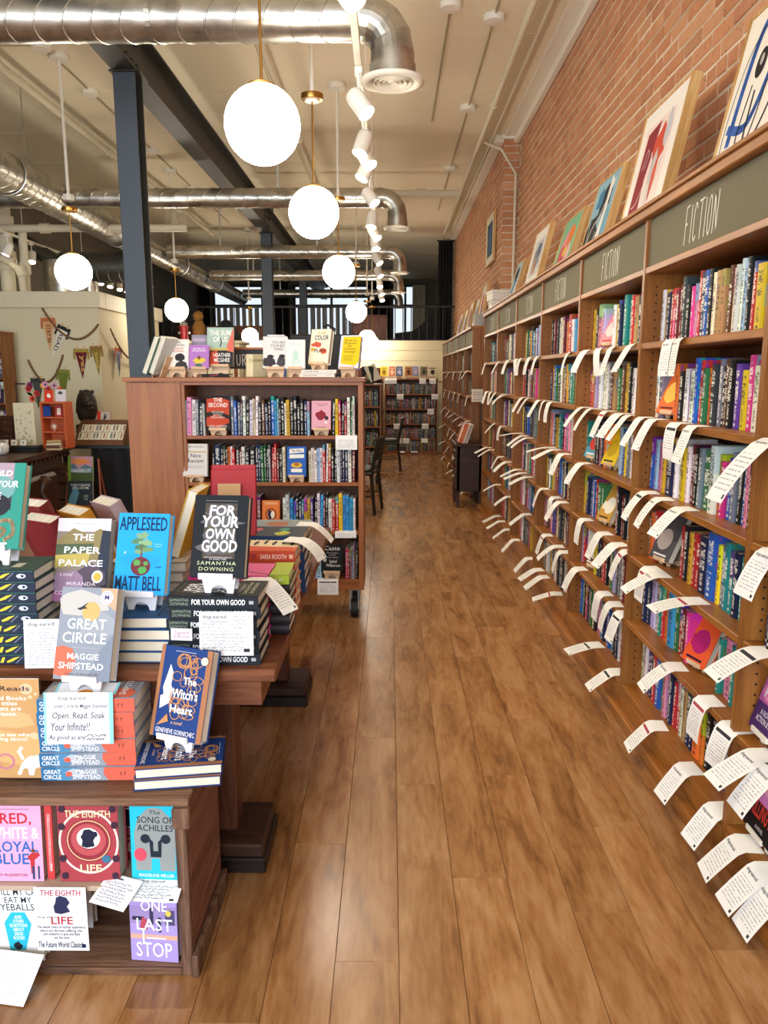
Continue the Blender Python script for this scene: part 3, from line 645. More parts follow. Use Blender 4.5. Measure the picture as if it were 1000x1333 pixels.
def unit_book():
    m = MB(); 
    q = lambda a, b: [(a, b), (a + .9, b), (a + .9, b + 1), (a, b + 1)]
    # spine, slightly rounded; local: spine at y=0, thickness along x, height z
    P = [(0, .02), (.2, -.012), (.5, -.02), (.8, -.012), (1, .02)]
    vs = [(x, y, z) for z in (0, 1) for x, y in P]; fs = [(i, i + 1, 6 + i, 5 + i) for i in range(4)]
    m.add(vs, fs, 0, [[(P[i][0], 0), (P[i + 1][0], 0), (P[i + 1][0], 1), (P[i][0], 1)] for i in range(4)])
    for x0, x1 in ((0, .07), (.93, 1)):
        vs = [(x0, .02, 0), (x1, .02, 0), (x1, 1, 0), (x0, 1, 0), (x0, .02, 1), (x1, .02, 1), (x1, 1, 1), (x0, 1, 1)]
        fs = [(0, 3, 2, 1), (4, 5, 6, 7), (1, 2, 6, 5), (2, 3, 7, 6), (3, 0, 4, 7)]
        m.add(vs, fs, 0, [q(3, 0), q(3, 0), [(2, 0), (3, 0), (3, 1), (2, 1)], q(3, 0), [(3, 0), (2, 0), (2, 1), (3, 1)]])
    m.add([(x, .03, z) for x in (.05, .95) for z in (.012, .988)] + [(x, .975, z) for x in (.05, .95) for z in (.012, .988)], [(1, 5, 7, 3), (4, 6, 7, 5), (0, 2, 6, 4)], 1)
    return m.mesh('shelved_book', [COVER, PAGES])
UB = unit_book()
PALN = {'w': ('white', '#e6e1da'), 'c': ('cream', '#dccfb0'), 'k': ('black', '#17161a'), 'n': ('navy', '#1c2647'), 'b': ('blue', '#2456a8'), 's': ('sky-blue', '#3f9fd8'), 'l': ('pale blue', '#9fbfdc'), 't': ('teal', '#23857f'), 'g': ('green', '#2f6b3f'),
    'y': ('yellow', '#e6c321'), 'o': ('orange', '#d9702a'), 'r': ('red', '#b92a2c'), 'm': ('maroon', '#6d1c28'), 'p': ('pink', '#d98aa6'), 'h': ('hot-pink', '#cf2f7d'), 'v': ('purple', '#5b3a8a'), 'i': ('lilac', '#b5a3cf'), 'd': ('tan', '#b08a58'), 'a': ('grey', '#6f7480'), 'e': ('dark grey', '#363a42'), 'q': ('brown', '#5f3a26'), 'j': ('gold', '#c59a2e')}
def tint(c, rn, amt=.1):
    r = lin(c); k = 1 + rn.uniform(-amt, amt) * 2; return tuple(min(1, max(.004, x * k * (1 + rn.uniform(-amt, amt)))) for x in r)
def shelf_run(spec, start, axis_rot, length, z, depth0, rn, where, group, joined=None, dark=1.0, tscale=1.0, hmax=.245, from_txt='from left', lean_some=True, cat='book'):
    """books side by side from start point; local +x of the run is the direction along the shelf, local -y faces out"""
    M0 = Matrix.Translation(start) @ Matrix.Rotation(axis_rot, 4, 'Z'); x = 0.0; k = 0; n = 0
    gaps = []; thick = [3.4 if s[0] == '_' else {'W': 2.0, 'N': .6}.get(s[1:2], 1.0) * rn.uniform(.75, 1.25) for s in spec]; tot = sum(thick)
    unit = min((length - .01) / tot, .05)
    for s, th in zip(spec, thick):
        n += 1
        t = th * unit
        if s[0] == '_': n -= 1; gaps.append(start[1] - (x + t / 2)); x += t; continue
        nm, c = PALN[s[0]]
        h = hmax * (rn.uniform(.80, .98) if 'T' not in s else 1.0); d = rn.uniform(.135, .155); out = rn.uniform(-.006, .010)
        a = rn.choice([0, 0, 0, .012, -.012, .03]) if lean_some else 0
        if 'L' in s: a = -.14
        t *= .97
        Mb = M0 @ Matrix.Translation((x + (t * .5), depth0 + out, 0)) @ Matrix.Rotation(a, 4, 'Y') @ Matrix.Translation((-t * .5, 0, abs(math.sin(a)) * t * .5)) @ Matrix.Diagonal((t, d, h, 1))
        cc = tint(c, rn)
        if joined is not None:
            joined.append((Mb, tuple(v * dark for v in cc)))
        else:
            lab = '%s %s book, %s %s %s' % ('thick' if t > .042 else ('thin' if t < .021 else ('tall' if h > hmax * .95 else 'upright')), nm, ORD(n), from_txt, where)
            o = link('shelved_book', UB, None, label=lab, cat=cat, group=group); o.matrix_world = Mb; o.color = (*cc, 1)
        x += th * unit
    return gaps
def build_joined(name, lst, parent=None, label=None, group=None):
    mb = MB(); me = UB; polys = [(tuple(p.vertices), p.material_index, [tuple(me.uv_layers[0].data[i].uv) for i in p.loop_indices]) for p in me.polygons]; vs = [tuple(v.co) for v in me.vertices]
    for M, c in lst:
        mb.M = M
        o = len(mb.v); mb.v += [tuple(M @ Vector(p)) for p in vs]
        for f, mi, uv in polys: mb.f.append(tuple(o + i for i in f)); mb.mi.append(mi); mb.uv.append(uv); mb.cols.append(c)
    mb.M = Matrix(); return mb.build(name, [COVERJ, PAGES], parent, kind='stuff', label=label, group=group)
def dbook(label, base, yaw, lean, w, h, t, cover, items, spine=None, group=None, name='hardcover_book', M=None, spitems=None, backpaper=True, roll=0):
    """a book with boards, page block and printing. local: x across, z up, front board at y=0, thickness along +y, spine at x=-w/2"""
    r = thing(name, label, 'book', group=group)
    r.matrix_world = M if M is not None else Matrix.Translation(base) @ Matrix.Rotation(yaw, 4, 'Z') @ Matrix.Rotation(-lean, 4, 'X') @ Matrix.Rotation(roll, 4, 'Y')
    cm = mat('cover_' + cover.lstrip('#'), cover, .5, spec=.3); bt = .0026 if t > .012 else .001; m = MB(); x0, x1 = -w / 2, w / 2
    m.box((x0 + .004, 0, 0), (x1, bt, h), 0, .0008); m.box((x0 + .004, t - bt, 0), (x1, t, h), 0, .0008)
    P = [(x0 + .004, 0), (x0, t * .15), (x0 - .002, t * .5), (x0, t * .85), (x0 + .004, t), (x0 + .006, t), (x0 + .0025, t * .85), (x0 + .001, t * .5), (x0 + .0025, t * .15), (x0 + .006, 0)]
    vs = [(x, y, z) for z in (0, h) for x, y in P]; n = 10
    m.add(vs, [(i, n + i, n + (i + 1) % n, (i + 1) % n) for i in range(n)] + [tuple(range(n)), tuple(reversed(range(n, 2 * n)))])
    m.f[-12:] = [tuple(reversed(f)) for f in m.f[-12:]]
    m.build('cover', cm, r, ang=40)
    m = MB(); m.box((x0 + .004, bt, .0035), (x1 - .004, t - bt, h - .0035)); m.build('page_block', PAGES, r)
    if items: printed('front_printing', r, (x0 + .003, 0, 0), (1, 0, 0), (0, 0, 1), w - .003, h, items)
    if spitems: printed('spine_printing', r, (x0 - .0012, t, 0), (0, -1, 0), (0, 0, 1), t, h, spitems) if spitems[0] == 'V' else printed('spine_printing', r, (x0 - .0016, t, h), (0, 0, -1), (0, -1, 0), h, t, spitems)
    return r
def stand(label, base, yaw, w=.09, h=.055, m=None, lean=.3, group=None):
    r = thing('book_stand', label, 'book stand', base, (0, 0, yaw), group); m = m or PLY; hw = w / 2; R_ = w * .24
    P = [(-hw * .82, 0)] + [(-R_ * math.cos(t), R_ * math.sin(t)) for t in (math.pi * i / 10 for i in range(11))] + [(hw * .82, 0), (hw, h), (-hw, h)]
    # split arch plate into convex strips
    mb = MB(); arc = P[1:12]
    for i in range(10):
        a, b = arc[i], arc[i + 1]; mb.prism([(a[0], a[1]), (b[0], b[1]), (b[0], h), (a[0], h)], 0, .008, 1)
    mb.prism([(-hw * .82, 0), (-R_, 0), (-R_, h), (-hw, h)], 0, .008, 1); mb.prism([(R_, 0), (hw * .82, 0), (hw, h), (R_, h)], 0, .008, 1)
    mb.build('front_plate', m, r)
    mb = MB(); mb.box((-hw, -.022, h), (hw, .05, h + .005), 0, .0015); mb.box((-hw, -.026, h), (hw, -.020, h + .016), 0, .001); mb.build('ledge', m, r)
    mb = MB(); mb.M = Matrix.Translation((0, .045, 0)) @ Matrix.Rotation(-lean, 4, 'X'); mb.box((-hw * .8, 0, 0), (hw * .8, .006, h + .11), 0, .001); mb.build('back_rest', m, r)
    return r
# ---- shelf cards
def card_mat():
    m = mat('printed_shelf_card', '#f3f0ea', .75); T = NT(m); oi = T.new('ObjectInfo'); uv = T.new('UVMap', uv_map='UVMap'); sx = T.new('SeparateXYZ'); T.l(uv.outputs[0], sx.inputs[0]); u, v = sx.outputs[0], sx.outputs[1]
    def rng(x, a, b): return T.math('MULTIPLY', T.math('GREATER_THAN', x, a), T.math('LESS_THAN', x, b))
    row = T.math('MULTIPLY', v, 15.0); fr = T.math('FRACT', row)
    c = T.new('CombineXYZ'); T.l(T.math('MULTIPLY', u, 26.0), c.inputs[0]); T.l(T.math('MULTIPLY', T.math('FLOOR', row), 7.3), c.inputs[1]); T.l(T.math('MULTIPLY', oi.outputs['Random'], 50), c.inputs[2])
    n = T.new('TexNoise'); n.inputs['Scale'].default_value = 1.0; n.inputs['Detail'].default_value = 3; T.l(c.outputs[0], n.inputs[0])
    ink = T.math('MULTIPLY', T.math('MULTIPLY', rng(fr, .3, .62), T.math('GREATER_THAN', n.outputs[0], .46)), T.math('MULTIPLY', rng(u, .1, .88), rng(v, .14, .70)))
    logo = T.math('MULTIPLY', rng(u, .82, .92), rng(v, .05, .11))
    bar = T.math('MULTIPLY', T.math('MULTIPLY', rng(u, .08, .92), rng(v, .76, .84)), T.math('GREATER_THAN', oi.outputs['Alpha'], .5))
    cc = T.mix(T.math('MULTIPLY', ink, .6), lin('#f3f0ea'), lin('#55545e')); cc = T.mix(logo, cc, lin('#26262a')); cc = T.mix(bar, cc, oi.outputs['Color'])
    T.l(cc, T.b.inputs['Base Color']); return m
CARD = card_mat()
def card_mesh(W, L, inn, ang, curl, flip=1):
    """local: shelf edge at origin, +y into shelf, -y outwards, z up; bends down by ang at the edge and on by curl"""
    pts = [(inn, .0006), (0, .0006)]; a = 0; y, z = 0, .0006; ns = 7; segs = [L / ns] * ns
    for i, sgm in enumerate(segs):
        a = ang * (.6 if i == 0 else 1.0) + curl * i / ns; y -= math.cos(a) * sgm; z -= math.sin(a) * sgm; pts.append((y, z))
    mb = MB(); hw = W / 2; n = len(pts); tot = inn + L
    vs = []
    for dz in (.0, -.0005):
        for (y, z) in pts: vs += [(-hw, y, z + dz), (hw, y, z + dz)]
    fs = []; uv = []; s = 0; V = []
    for i in range(n): V.append(s); s += (inn if i == 0 else L / ns) if i < n - 1 else 0
    V = [1 - (x - inn * 0) / tot for x in V]; V = [(1.15 if i == 0 else 1 - (i - 1) / ns * 1.0) for i in range(n)]
    for i in range(n - 1):
        fs.append((2 * i, 2 * i + 2, 2 * i + 3, 2 * i + 1)); uv.append([(0, V[i]), (0, V[i + 1]), (1, V[i + 1]), (1, V[i])])
        o = 2 * n; fs.append((o + 2 * i, o + 2 * i + 1, o + 2 * i + 3, o + 2 * i + 2)); uv.append([(-1, -1)] * 4)
    mb.add(vs, fs, 0, uv); return mb.mesh('shelf_card', CARD, smooth=True), pts
CM = {}
def card(x, y, z, rz, ang, label, L=.13, W=.095, curl=.25, bar=None, group='printed shelf cards', roll=0):
    k = (round(ang, 1), L, W, curl)
    if k not in CM: CM[k] = card_mesh(W, L, .05, round(ang, 1), curl)[0]
    o = link('shelf_card', CM[k], None, (x, y, z), (0, roll, rz), label, 'shelf card', group)
    o.color = ((*lin(bar), 1) if bar else (0, 0, 0, 0)); return o
# ------------------------------------------------------------------ the long wall of fiction bookcases
X0, XB = 1.0, 1.33
DV = [1.05, 2.105, 3.155, 4.20, 5.24, 6.29, 7.335, 8.37]
SZ = [1.574, 1.283, .995, .709, .429, .137]
TOP = 2.045
BN = ['in the cropped nearest bay', 'in the first fiction bay', 'in the second fiction bay', 'in the third fiction bay', 'in the fourth fiction bay', 'in the fifth fiction bay', 'in the sixth fiction bay']
SLATE = mat('olive_slate_board', '#676048', .75); CHALK = mat('chalk_white', '#e8e6da', .8)
STROKE = {'F': [[(.1, 0), (.12, 1)], [(.12, 1), (.75, 1.04)], [(.11, .52), (.55, .56)]], 'I': [[(.5, 0), (.5, 1)]], 'C': [[(.8, .85), (.65, .98), (.4, 1), (.2, .75), (.15, .4), (.25, .1), (.5, 0), (.8, .12)]], 'T': [[(0, 1), (1, 1.03)], [(.5, 0), (.5, 1)]],
    'O': [[(.5, 1), (.25, .9), (.12, .5), (.25, .1), (.5, 0), (.75, .12), (.85, .5), (.75, .9), (.5, 1)]], 'N': [[(.1, 0), (.12, 1)], [(.12, 1), (.85, 0)], [(.85, 0), (.87, 1.03)]], 'U': [[(.1, 1), (.12, .3), (.3, .02), (.65, .02), (.85, .3), (.87, 1)]],
    'R': [[(.12, 0), (.12, 1)], [(.12, 1), (.6, .98), (.8, .8), (.6, .55), (.12, .5)], [(.4, .5), (.85, 0)]], 'E': [[(.8, 0), (.12, 0), (.12, 1), (.8, 1.02)], [(.12, .52), (.6, .54)]], 'A': [[(.05, 0), (.5, 1), (.95, 0)], [(.2, .38), (.8, .38)]]}
def chalk_text(txt, parent, origin, U, V, lw, lh, gap, wd, shear=.12, name='chalk_lettering'):
    O = Vector(origin); U = Vector(U); V = Vector(V); N = U.cross(V); mb = MB(); x = 0
    for ch in txt:
        if ch in STROKE:
            for st in STROKE[ch]:
                vs, fs = ribbon([(x + p[0] * lw * (.35 if ch == 'I' else 1) + p[1] * lh * shear, p[1] * lh) for p in st], wd); mb.add([tuple(O + U * a + V * b + N * .0008) for a, b in vs], fs)
        x += lw * (.35 if ch == 'I' else 1) + gap
    return mb.build(name, CHALK, parent)
cn = thing('bookcase_cornice', 'long wooden cornice board capping the fiction bookcases', 'cornice', (0, 0, 0))
mb = MB(); mb.box((X0 - .02, DV[0] - .3, TOP), (1.39, DV[-1] + .01, TOP + .046), 0, .004); mb.build('cornice_board', SHELFY, cn)
mb = MB(); mb.box((X0 - .03, DV[0] - .3, TOP + .032), (X0 - .018, DV[-1] + .01, TOP + .048), 0, .003); mb.build('cornice_edge', SHELFY, cn)
bb = thing('bookcase_plinth', 'stained plinth board along the foot of the fiction bookcases', 'plinth', (0, 0, 0))
mb = MB(); mb.box((X0 - .035, DV[0] - .3, .001), (X0 - .012, DV[-1], .05), 0, .004); mb.build('toe_board', SHELFY, bb)
mb = MB(); mb.box((X0 - .012, DV[0] - .3, .001), (X0 + .02, DV[-1], .046), 0, .002); mb.build('backing_board', SHELFY, bb)
pegm = mat('dark_peg_hole', '#1d120a', .9)
def bay(i, y0, y1, X0, XB, SZ, top, lab, header=True, txt=True, sm=SHELF):
    t = thing('bookcase_bay', lab, 'bookcase', (X0, y0, 0), group='wall bookcase bays'); W = y1 - y0; D = XB - X0
    for nm, a, b in (('side_panel', 0, .014), ('side_panel', W - .014, W)):
        m = MB(); m.box((0, a, .047), (D, b, top), 0, .001); m.build(nm, sm, t)
    m = MB(); m.box((D - .012, .014, .05), (D, W - .014, top)); m.build('back_panel', BACKW, t)
    for z in SZ + [top - .182]:
        m = MB(); m.box((.002, .014, z - .024), (D - .012, W - .014, z), 0, .002); m.build('shelf', SHELFY, t)
    m = MB()
    for a in (.0145, W - .0145):
        for xo in (.05, D - .07):
            for q in range(int((top - .36) / .032)):
                z = .16 + q * .032
                if min(abs(z - s + .01) for s in SZ) < .02: continue
                n = 6; y = a + (.0004 if a < .5 else -.0004); m.add([(xo + .0040 * math.cos(2 * math.pi * k / n), y, z + .0040 * math.sin(2 * math.pi * k / n)) for k in range(n)], [tuple(range(n))])
    m.build('peg_holes', pegm, t, kind='stuff')
    if header:
        m = MB(); m.box((.012, .014, top - .182), (.02, W - .014, top - .002)); hb = m.build('header_board', SLATE, t, label='olive slate header board')
        if txt:
            chalk_text('FICTION', hb, (.0118, W * .5 + .15, top - .155), (0, -1, 0), (0, 0, 1), .037, .118, .010, .0048)
    m = MB(); m.box((0.0, .014, .047), (.012, W - .014, SZ[-1] - .024)); m.build('kick_board', SHELFY, t)
    return t
BL_ = ['cropped nearest wall bay at the right edge with face-out books', 'first full fiction bay, under the largest chalked header', 'second fiction bay along the brick wall', 'third fiction bay along the brick wall', 'fourth fiction bay along the brick wall', 'fifth fiction bay along the brick wall', 'sixth fiction bay, the last before the dark desk']
for i in range(7): bay(i, DV[i], DV[i + 1], X0, XB, SZ, TOP, BL_[i])
rn = random.Random(11)
B1 = ['w j n r h m m e k hN p rT nW b k c d dN q c w w l k r yW y g', 'w a _W o k w i w bT r g o e a k q k v y hT w r', 'b l p j j jN nW w c y w m k a gW wWT o h b a k b p k r', 'e o r _W _ r k j r r nW bWT y a t t n tN w', 'n n i i w t r o sWT g r m h _W _ t pW t r', 'c w v n r bW t p n n r r w d n n oW o k k a b v r']
B2 = ['y jN k pW i _ w y b n b t t', 'r r d iT k w i w w a m d k g q j', 't _W k kW p e o _W _ l b y', 'j t n b w b r gW g _W _ m p k m g', 'i r b w _W y e k w r r k d g i e', 'b t k h n m g w k p p s n n i b s']
GAP = {}; J2 = []
for s_, spec in enumerate(B1):
    sp = spec.replace('_W', '_').split(); L = 1.07
    GAP[(1, s_)] = shelf_run(sp, (X0 + .058, DV[2] - .018, SZ[s_]), R(-90), .93, 0, .012, rn, 'on the %s shelf, first fiction bay' % ['top', '2nd', '3rd', '4th', '5th', 'lowest'][s_], 'books in the first fiction bay', hmax=.225 if s_ else .23)
for s_, spec in enumerate(B2):
    spec = spec.replace('_W', '_').replace(' W ', ' ')
    sp = (spec + ' ' + rn.choice(['k n w r c k', 'r d k w e n', 'a w m k b y'])).split()
    GAP[(2, s_)] = shelf_run(sp, (X0 + .058, DV[3] - .018, SZ[s_]), R(-90), .92, 0, .012, rn, 'on the %s shelf, second fiction bay' % ['top', '2nd', '3rd', '4th', '5th', 'lowest'][s_], 'books in the second fiction bay', hmax=.235, joined=(J2 if s_ > 2 else None))
build_joined('lower_second_bay_books', J2, label='rows of books on the lower shelves of the second fiction bay', group='books on the lower shelves')
PK = list('wwwcckkkkkknnnnbsltgyorrrmmmphvidaaaeeeeqqj'); joined = []
for bi in range(3, 7):
    for s_ in range(6):
        sp = [rn.choice(PK) + rn.choice(['', '', '', 'W', 'N']) for _ in range(21)]
        if rn.random() < .7:
            k = rn.randrange(4, 16); sp[k] = sp[k][0] + 'L'
        shelf_run(sp, (X0 + .058, DV[bi + 1] - .02, SZ[s_]), R(-90), 1.0, 0, .012, rn, '', '', joined=joined, hmax=.235)
build_joined('distant_fiction_books', joined, label='rows of spine-out books in the third to sixth fiction bays', group='books in the farther fiction bays')
# face-out books tilted in the near bays: bay, shelf, column px, colours, lettering
def cover_items(c1, c2, title, ink, rn):
    it = [('r', 0, 0, 1, 1, c1), ('e', .5 + rn.uniform(-.1, .1), .42, .34, .22, c2), ('r', .1, .3, .45, .5, c2)]
    if title: it += [('t', title, .12, .66, .88, .9, ink, .02)]
    it += [('r', .15, .08, .8, .12, ink)]
    return it
FO = [(2, 0, 0, '#e58a92', '#f3c9c6', 'pink cover', '#b3202a'), (1, 1, 0, '#d8672c', '#f0b24a', 'orange flame-coloured cover', '#6d1a1c'),
    (2, 2, 0, '#4f9db5', '#d5453c', 'teal cover', '#f2e8d8'), (2, 2, 1, '#e6c21f', '#caa512', 'bright yellow cover', '#1b1815'), (1, 3, 0, '#4d4a4c', '#b8a79a', 'dark photographic cover', '#e7ddd2'), (2, 3, 0, '#c9973b', '#efe7d2', 'gold cover', '#3a2413'),
    (2, 4, 0, '#5a3d2a', '#c9bda9', 'brown cover', '#efe8da'), (1, 4, 0, '#e4582a', '#b01d67', 'orange and magenta cover', '#2a1230')]
for bi, s_, gi, c1, c2, d_, ink in FO:
    zz = SZ[s_]; y = GAP[(bi, s_)][gi]; w_ = .13; yw = R(-90) + .25
    stand('pale plywood stand under the face-out book with %s' % d_, (X0 + .085, y, zz), yw, .075, .018, lean=.35, group='stands in the fiction bays')
    dbook('face-out book with %s, %s shelf of the %s fiction bay' % (d_, ['top', '2nd', '3rd', '4th', '5th', 'lowest'][s_], ['', 'first', 'second'][bi]), (X0 + .06, y, zz + .0235), yw, .42, w_, .2, .028, c1, cover_items(c1, c2, None, ink, rn), group='face-out books in the fiction bays')
# nearest bay, books facing out at the right edge
def fo_near(y, z, w_, h_, t_, c, items, label, lean=.3):
    stand('stand under the %s' % label.split(',')[0], (X0 + .05, y, z), R(-90), .09, .03, WHITEP, lean=lean, group='stands in the nearest bay')
    return dbook(label, (X0 + .03, y, z + .036), R(-90), lean, w_, h_, t_, c, items, group='face-out books in the nearest bay')
fo_near(2.0, SZ[4], .15, .23, .03, '#7f5aa8', [('r', 0, 0, 1, .35, '#4a2b5e'), ('r', 0, .35, 1, .7, '#b05a9a'), ('r', 0, .7, 1, 1, '#6f9fd8'), ('e', .3, .5, .25, .12, '#d87fae'), ('t', 'THE\nMAGIC\nHOUR', .1, .42, .9, .85, '#f3ecf0', .03), ('t', 'A NOVEL OF\nACTION & LOVE', .15, .12, .85, .28, '#f3ecf0')], 'purple and pink face-out book, fifth shelf of the cropped nearest bay')
fo_near(1.98, SZ[5], .15, .22, .035, '#1c1416', [('r', 0, 0, 1, .4, '#191214'), ('r', 0, .4, 1, 1, '#c779b8'), ('e', .5, .7, .3, .18, '#e9a7cd'), ('t', 'KILLING IT', .08, .2, .92, .42, '#d23a2e', .03), ('t', 'A NOVEL', .4, .08, .7, .13, '#d9cfd2')], 'black and pink face-out book with KILLING lettering, lowest shelf of the nearest bay', .25)
fo_near(1.80, SZ[5], .15, .2, .03, '#7fc48c', [('t', 'Birds', .1, .55, .9, .85, '#2f6b4a', .02), ('e', .5, .3, .3, .15, '#4f9f68')], 'mint green face-out book, lowest shelf of the cropped nearest bay', .25)
for k, (y, z, c) in enumerate([(1.94, SZ[3], 'n'), (1.92, SZ[2], 'q'), (1.94, SZ[1], 'k')]):
    shelf_run([c, 'k', 'w', 'e', 'r'], (X0 + .03, y + .12, z), R(-90), .16, 0, .012, rn, 'on the %s shelf, nearest bay' % ['4th', '3rd', '2nd'][k], 'spine-out books in the nearest bay')
# cards: bay, shelf, column px, droop angle, bar colour
RB, KB = '#a83a44', '#26282c'
CD = [(1, 0, 872, 1.45, None), (1, 0, 884, 1.4, None), (2, 0, 822, 1.0, None), (2, 0, 797, 1.25, None), (2, 0, 779, 1.5, None), (2, 0, 763, .9, None), (3, 0, 741, 1.1, None), (4, 0, 700, 1.1, None), (4, 0, 690, 1.1, None), (4, 0, 678, 1.2, None), (4, 0, 672, 1.5, None), (5, 0, 662, 1.0, None), (5, 0, 650, 1.0, None), (6, 0, 633, 1.2, None),
    (1, 1, 878, 1.3, KB), (1, 1, 900, 1.25, None), (2, 1, 849, 1.0, None), (2, 1, 834, 1.0, None), (2, 1, 817, .9, None), (2, 1, 805, .8, None), (2, 1, 787, 1.1, RB), (2, 1, 768, .8, None), (3, 1, 757, .7, None), (3, 1, 716, 1.2, None), (3, 1, 708, 1.2, None), (3, 1, 701, 1.0, None), (4, 1, 687, .9, None), (4, 1, 680, .9, None), (5, 1, 660, .3, None), (5, 1, 655, .6, None), (5, 1, 645, 1.0, None), (6, 1, 639, 1.2, None), (6, 1, 634, 1.2, None),
    (0, 1, 1003, .65, None), (1, 2, 838, .8, KB), (1, 2, 856, .8, None), (1, 2, 884, .7, None), (0, 2, 1003, .9, None), (2, 2, 756, .8, None), (3, 2, 730, 1.1, None), (3, 2, 718, .4, None), (3, 2, 712, .15, None), (4, 2, 685, .4, None), (4, 2, 679, .5, None), (4, 2, 672, .15, None), (5, 2, 652, 1.2, None), (5, 2, 644, .7, None),
    (1, 3, 842, 1.2, RB), (1, 3, 852, .4, None), (1, 3, 897, .15, RB), (2, 3, 757, 1.3, None), (2, 3, 781, 1.1, None), (2, 3, 800, .8, None), (2, 3, 812, 1.0, RB), (3, 3, 727, .8, None), (3, 3, 719, 1.3, None), (3, 3, 704, 1.1, None), (4, 3, 684, .3, None), (4, 3, 677, .3, None), (4, 3, 671, .4, None), (5, 3, 658, .5, None), (5, 3, 649, 1.0, None), (6, 3, 637, .5, None), (6, 3, 633, .4, None),
    (1, 4, 915, 1.2, RB), (1, 4, 948, 1.15, KB), (1, 4, 872, .6, None), (0, 3, 985, .4, KB), (2, 4, 750, .9, None), (2, 4, 781, 1.3, None), (2, 4, 794, 1.1, None), (2, 4, 806, 1.2, KB), (3, 4, 708, 1.2, RB), (3, 4, 722, .5, None), (3, 4, 729, 1.1, None), (4, 4, 682, .6, None), (5, 4, 660, .5, None), (6, 4, 645, .4, None),
    (1, 5, 848, .75, RB), (1, 5, 890, 1.05, None), (1, 5, 930, .95, None), (2, 5, 770, .25, KB), (2, 5, 796, .6, KB), (3, 5, 720, .3, RB), (3, 5, 704, .6, None), (3, 5, 697, .5, None), (4, 5, 686, .8, None), (4, 5, 668, .8, None), (5, 5, 658, .6, None), (5, 5, 650, .5, None), (6, 5, 645, .4, None),
    (0, 4, 984, .5, None), (0, 4, 1003, .75, None), (0, 5, 962, .8, None), (0, 5, 990, .85, None), (0, 5, 1010, .9, None)]
cnt = {}
SHN = ['top', '2nd', '3rd', '4th', '5th', 'lowest']
for bi, s_, px, ang, bar in sorted(CD, key=lambda c: (c[0], c[1], c[2])):
    if s_ == 5: ang = min(ang, .9)
    y = y_at(px, X0 - .005, SZ[s_]); k = cnt[(bi, s_)] = cnt.get((bi, s_), 0) + 1
    L = .135 + (.01 if bi == 0 else 0); W = .092
    if (bi, s_, px) == (0, 1, 1003): L, W = .22, .10
    o = card(X0 - .0005, y, SZ[s_] + .0008, R(-90) + rn.uniform(-.12, .12), ang, 'white card%s, %s from left, %s shelf %s' % (' with red bar' if bar == RB else (' with black bar' if bar else ''), ORD(k), SHN[s_], BN[bi]), L, W, (.12 if s_ == 5 else rn.choice([.15, .3, .45])), bar, 'printed cards hanging from the fiction shelves')
    if bi <= 1 and not bar:                                           # shop name at the head of the nearer cards
        a = round(ang, 1) * .8; dy = -math.cos(a) * .012; 
        printed('card_heading', o, (-W * .38, -math.cos(ang * .6) * .0193 - .002, -math.sin(ang * .6) * .0193 + .0008), (1, 0, 0), (0, math.cos(ang), math.sin(ang)), W * .62, .0125, [('t', 'dog-eared', 0, -.9, 1, .1, '#3b4650', .01)], lift=.0012)
# ------------------------------------------------------------------ second bank of bookcases
SZ2 = [1.50, 1.20, .90, .62, .34, .07]; X2, XB2 = .94, 1.222; DV2 = [9.0 + 1.0 * k for k in range(6)]
for k in range(5): bay(k, DV2[k], DV2[k + 1], X2, XB2, SZ2, 1.97, 'bay %s of the farther bookcase bank beyond the dark desk' % ['nearest', 'second', 'middle', 'fourth', 'farthest'][k], True, False)
c2 = thing('bookcase_cornice', 'cornice board on top of the farther bookcase bank', 'cornice', (0, 0, 0)); mb = MB(); mb.box((X2 - .02, DV2[0] - .005, 1.97), (XB2, DV2[-1], 2.0), 0, .004); mb.build('cornice_board', SHELFY, c2)
joined = []
for k in range(5):
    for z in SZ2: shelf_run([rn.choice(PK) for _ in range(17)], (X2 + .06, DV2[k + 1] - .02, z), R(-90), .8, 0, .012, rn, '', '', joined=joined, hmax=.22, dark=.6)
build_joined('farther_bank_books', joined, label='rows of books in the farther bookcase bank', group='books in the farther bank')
for k in range(30):
    s_ = k % 6; y = DV2[0] + .35 + (k // 6) * .95 + rn.uniform(-.12, .12)
    card(X2 - .0005, y, SZ2[s_] + .0008, R(-90), rn.choice([.4, .8, 1.2]), 'white card on %s shelf, %s bay of the farther bookcase bank' % (SHN[s_], ['nearest', 'second', 'middle', 'fourth', 'farthest'][k // 6]), .13, .092, .3, None, 'cards on the farther bookcase bank')
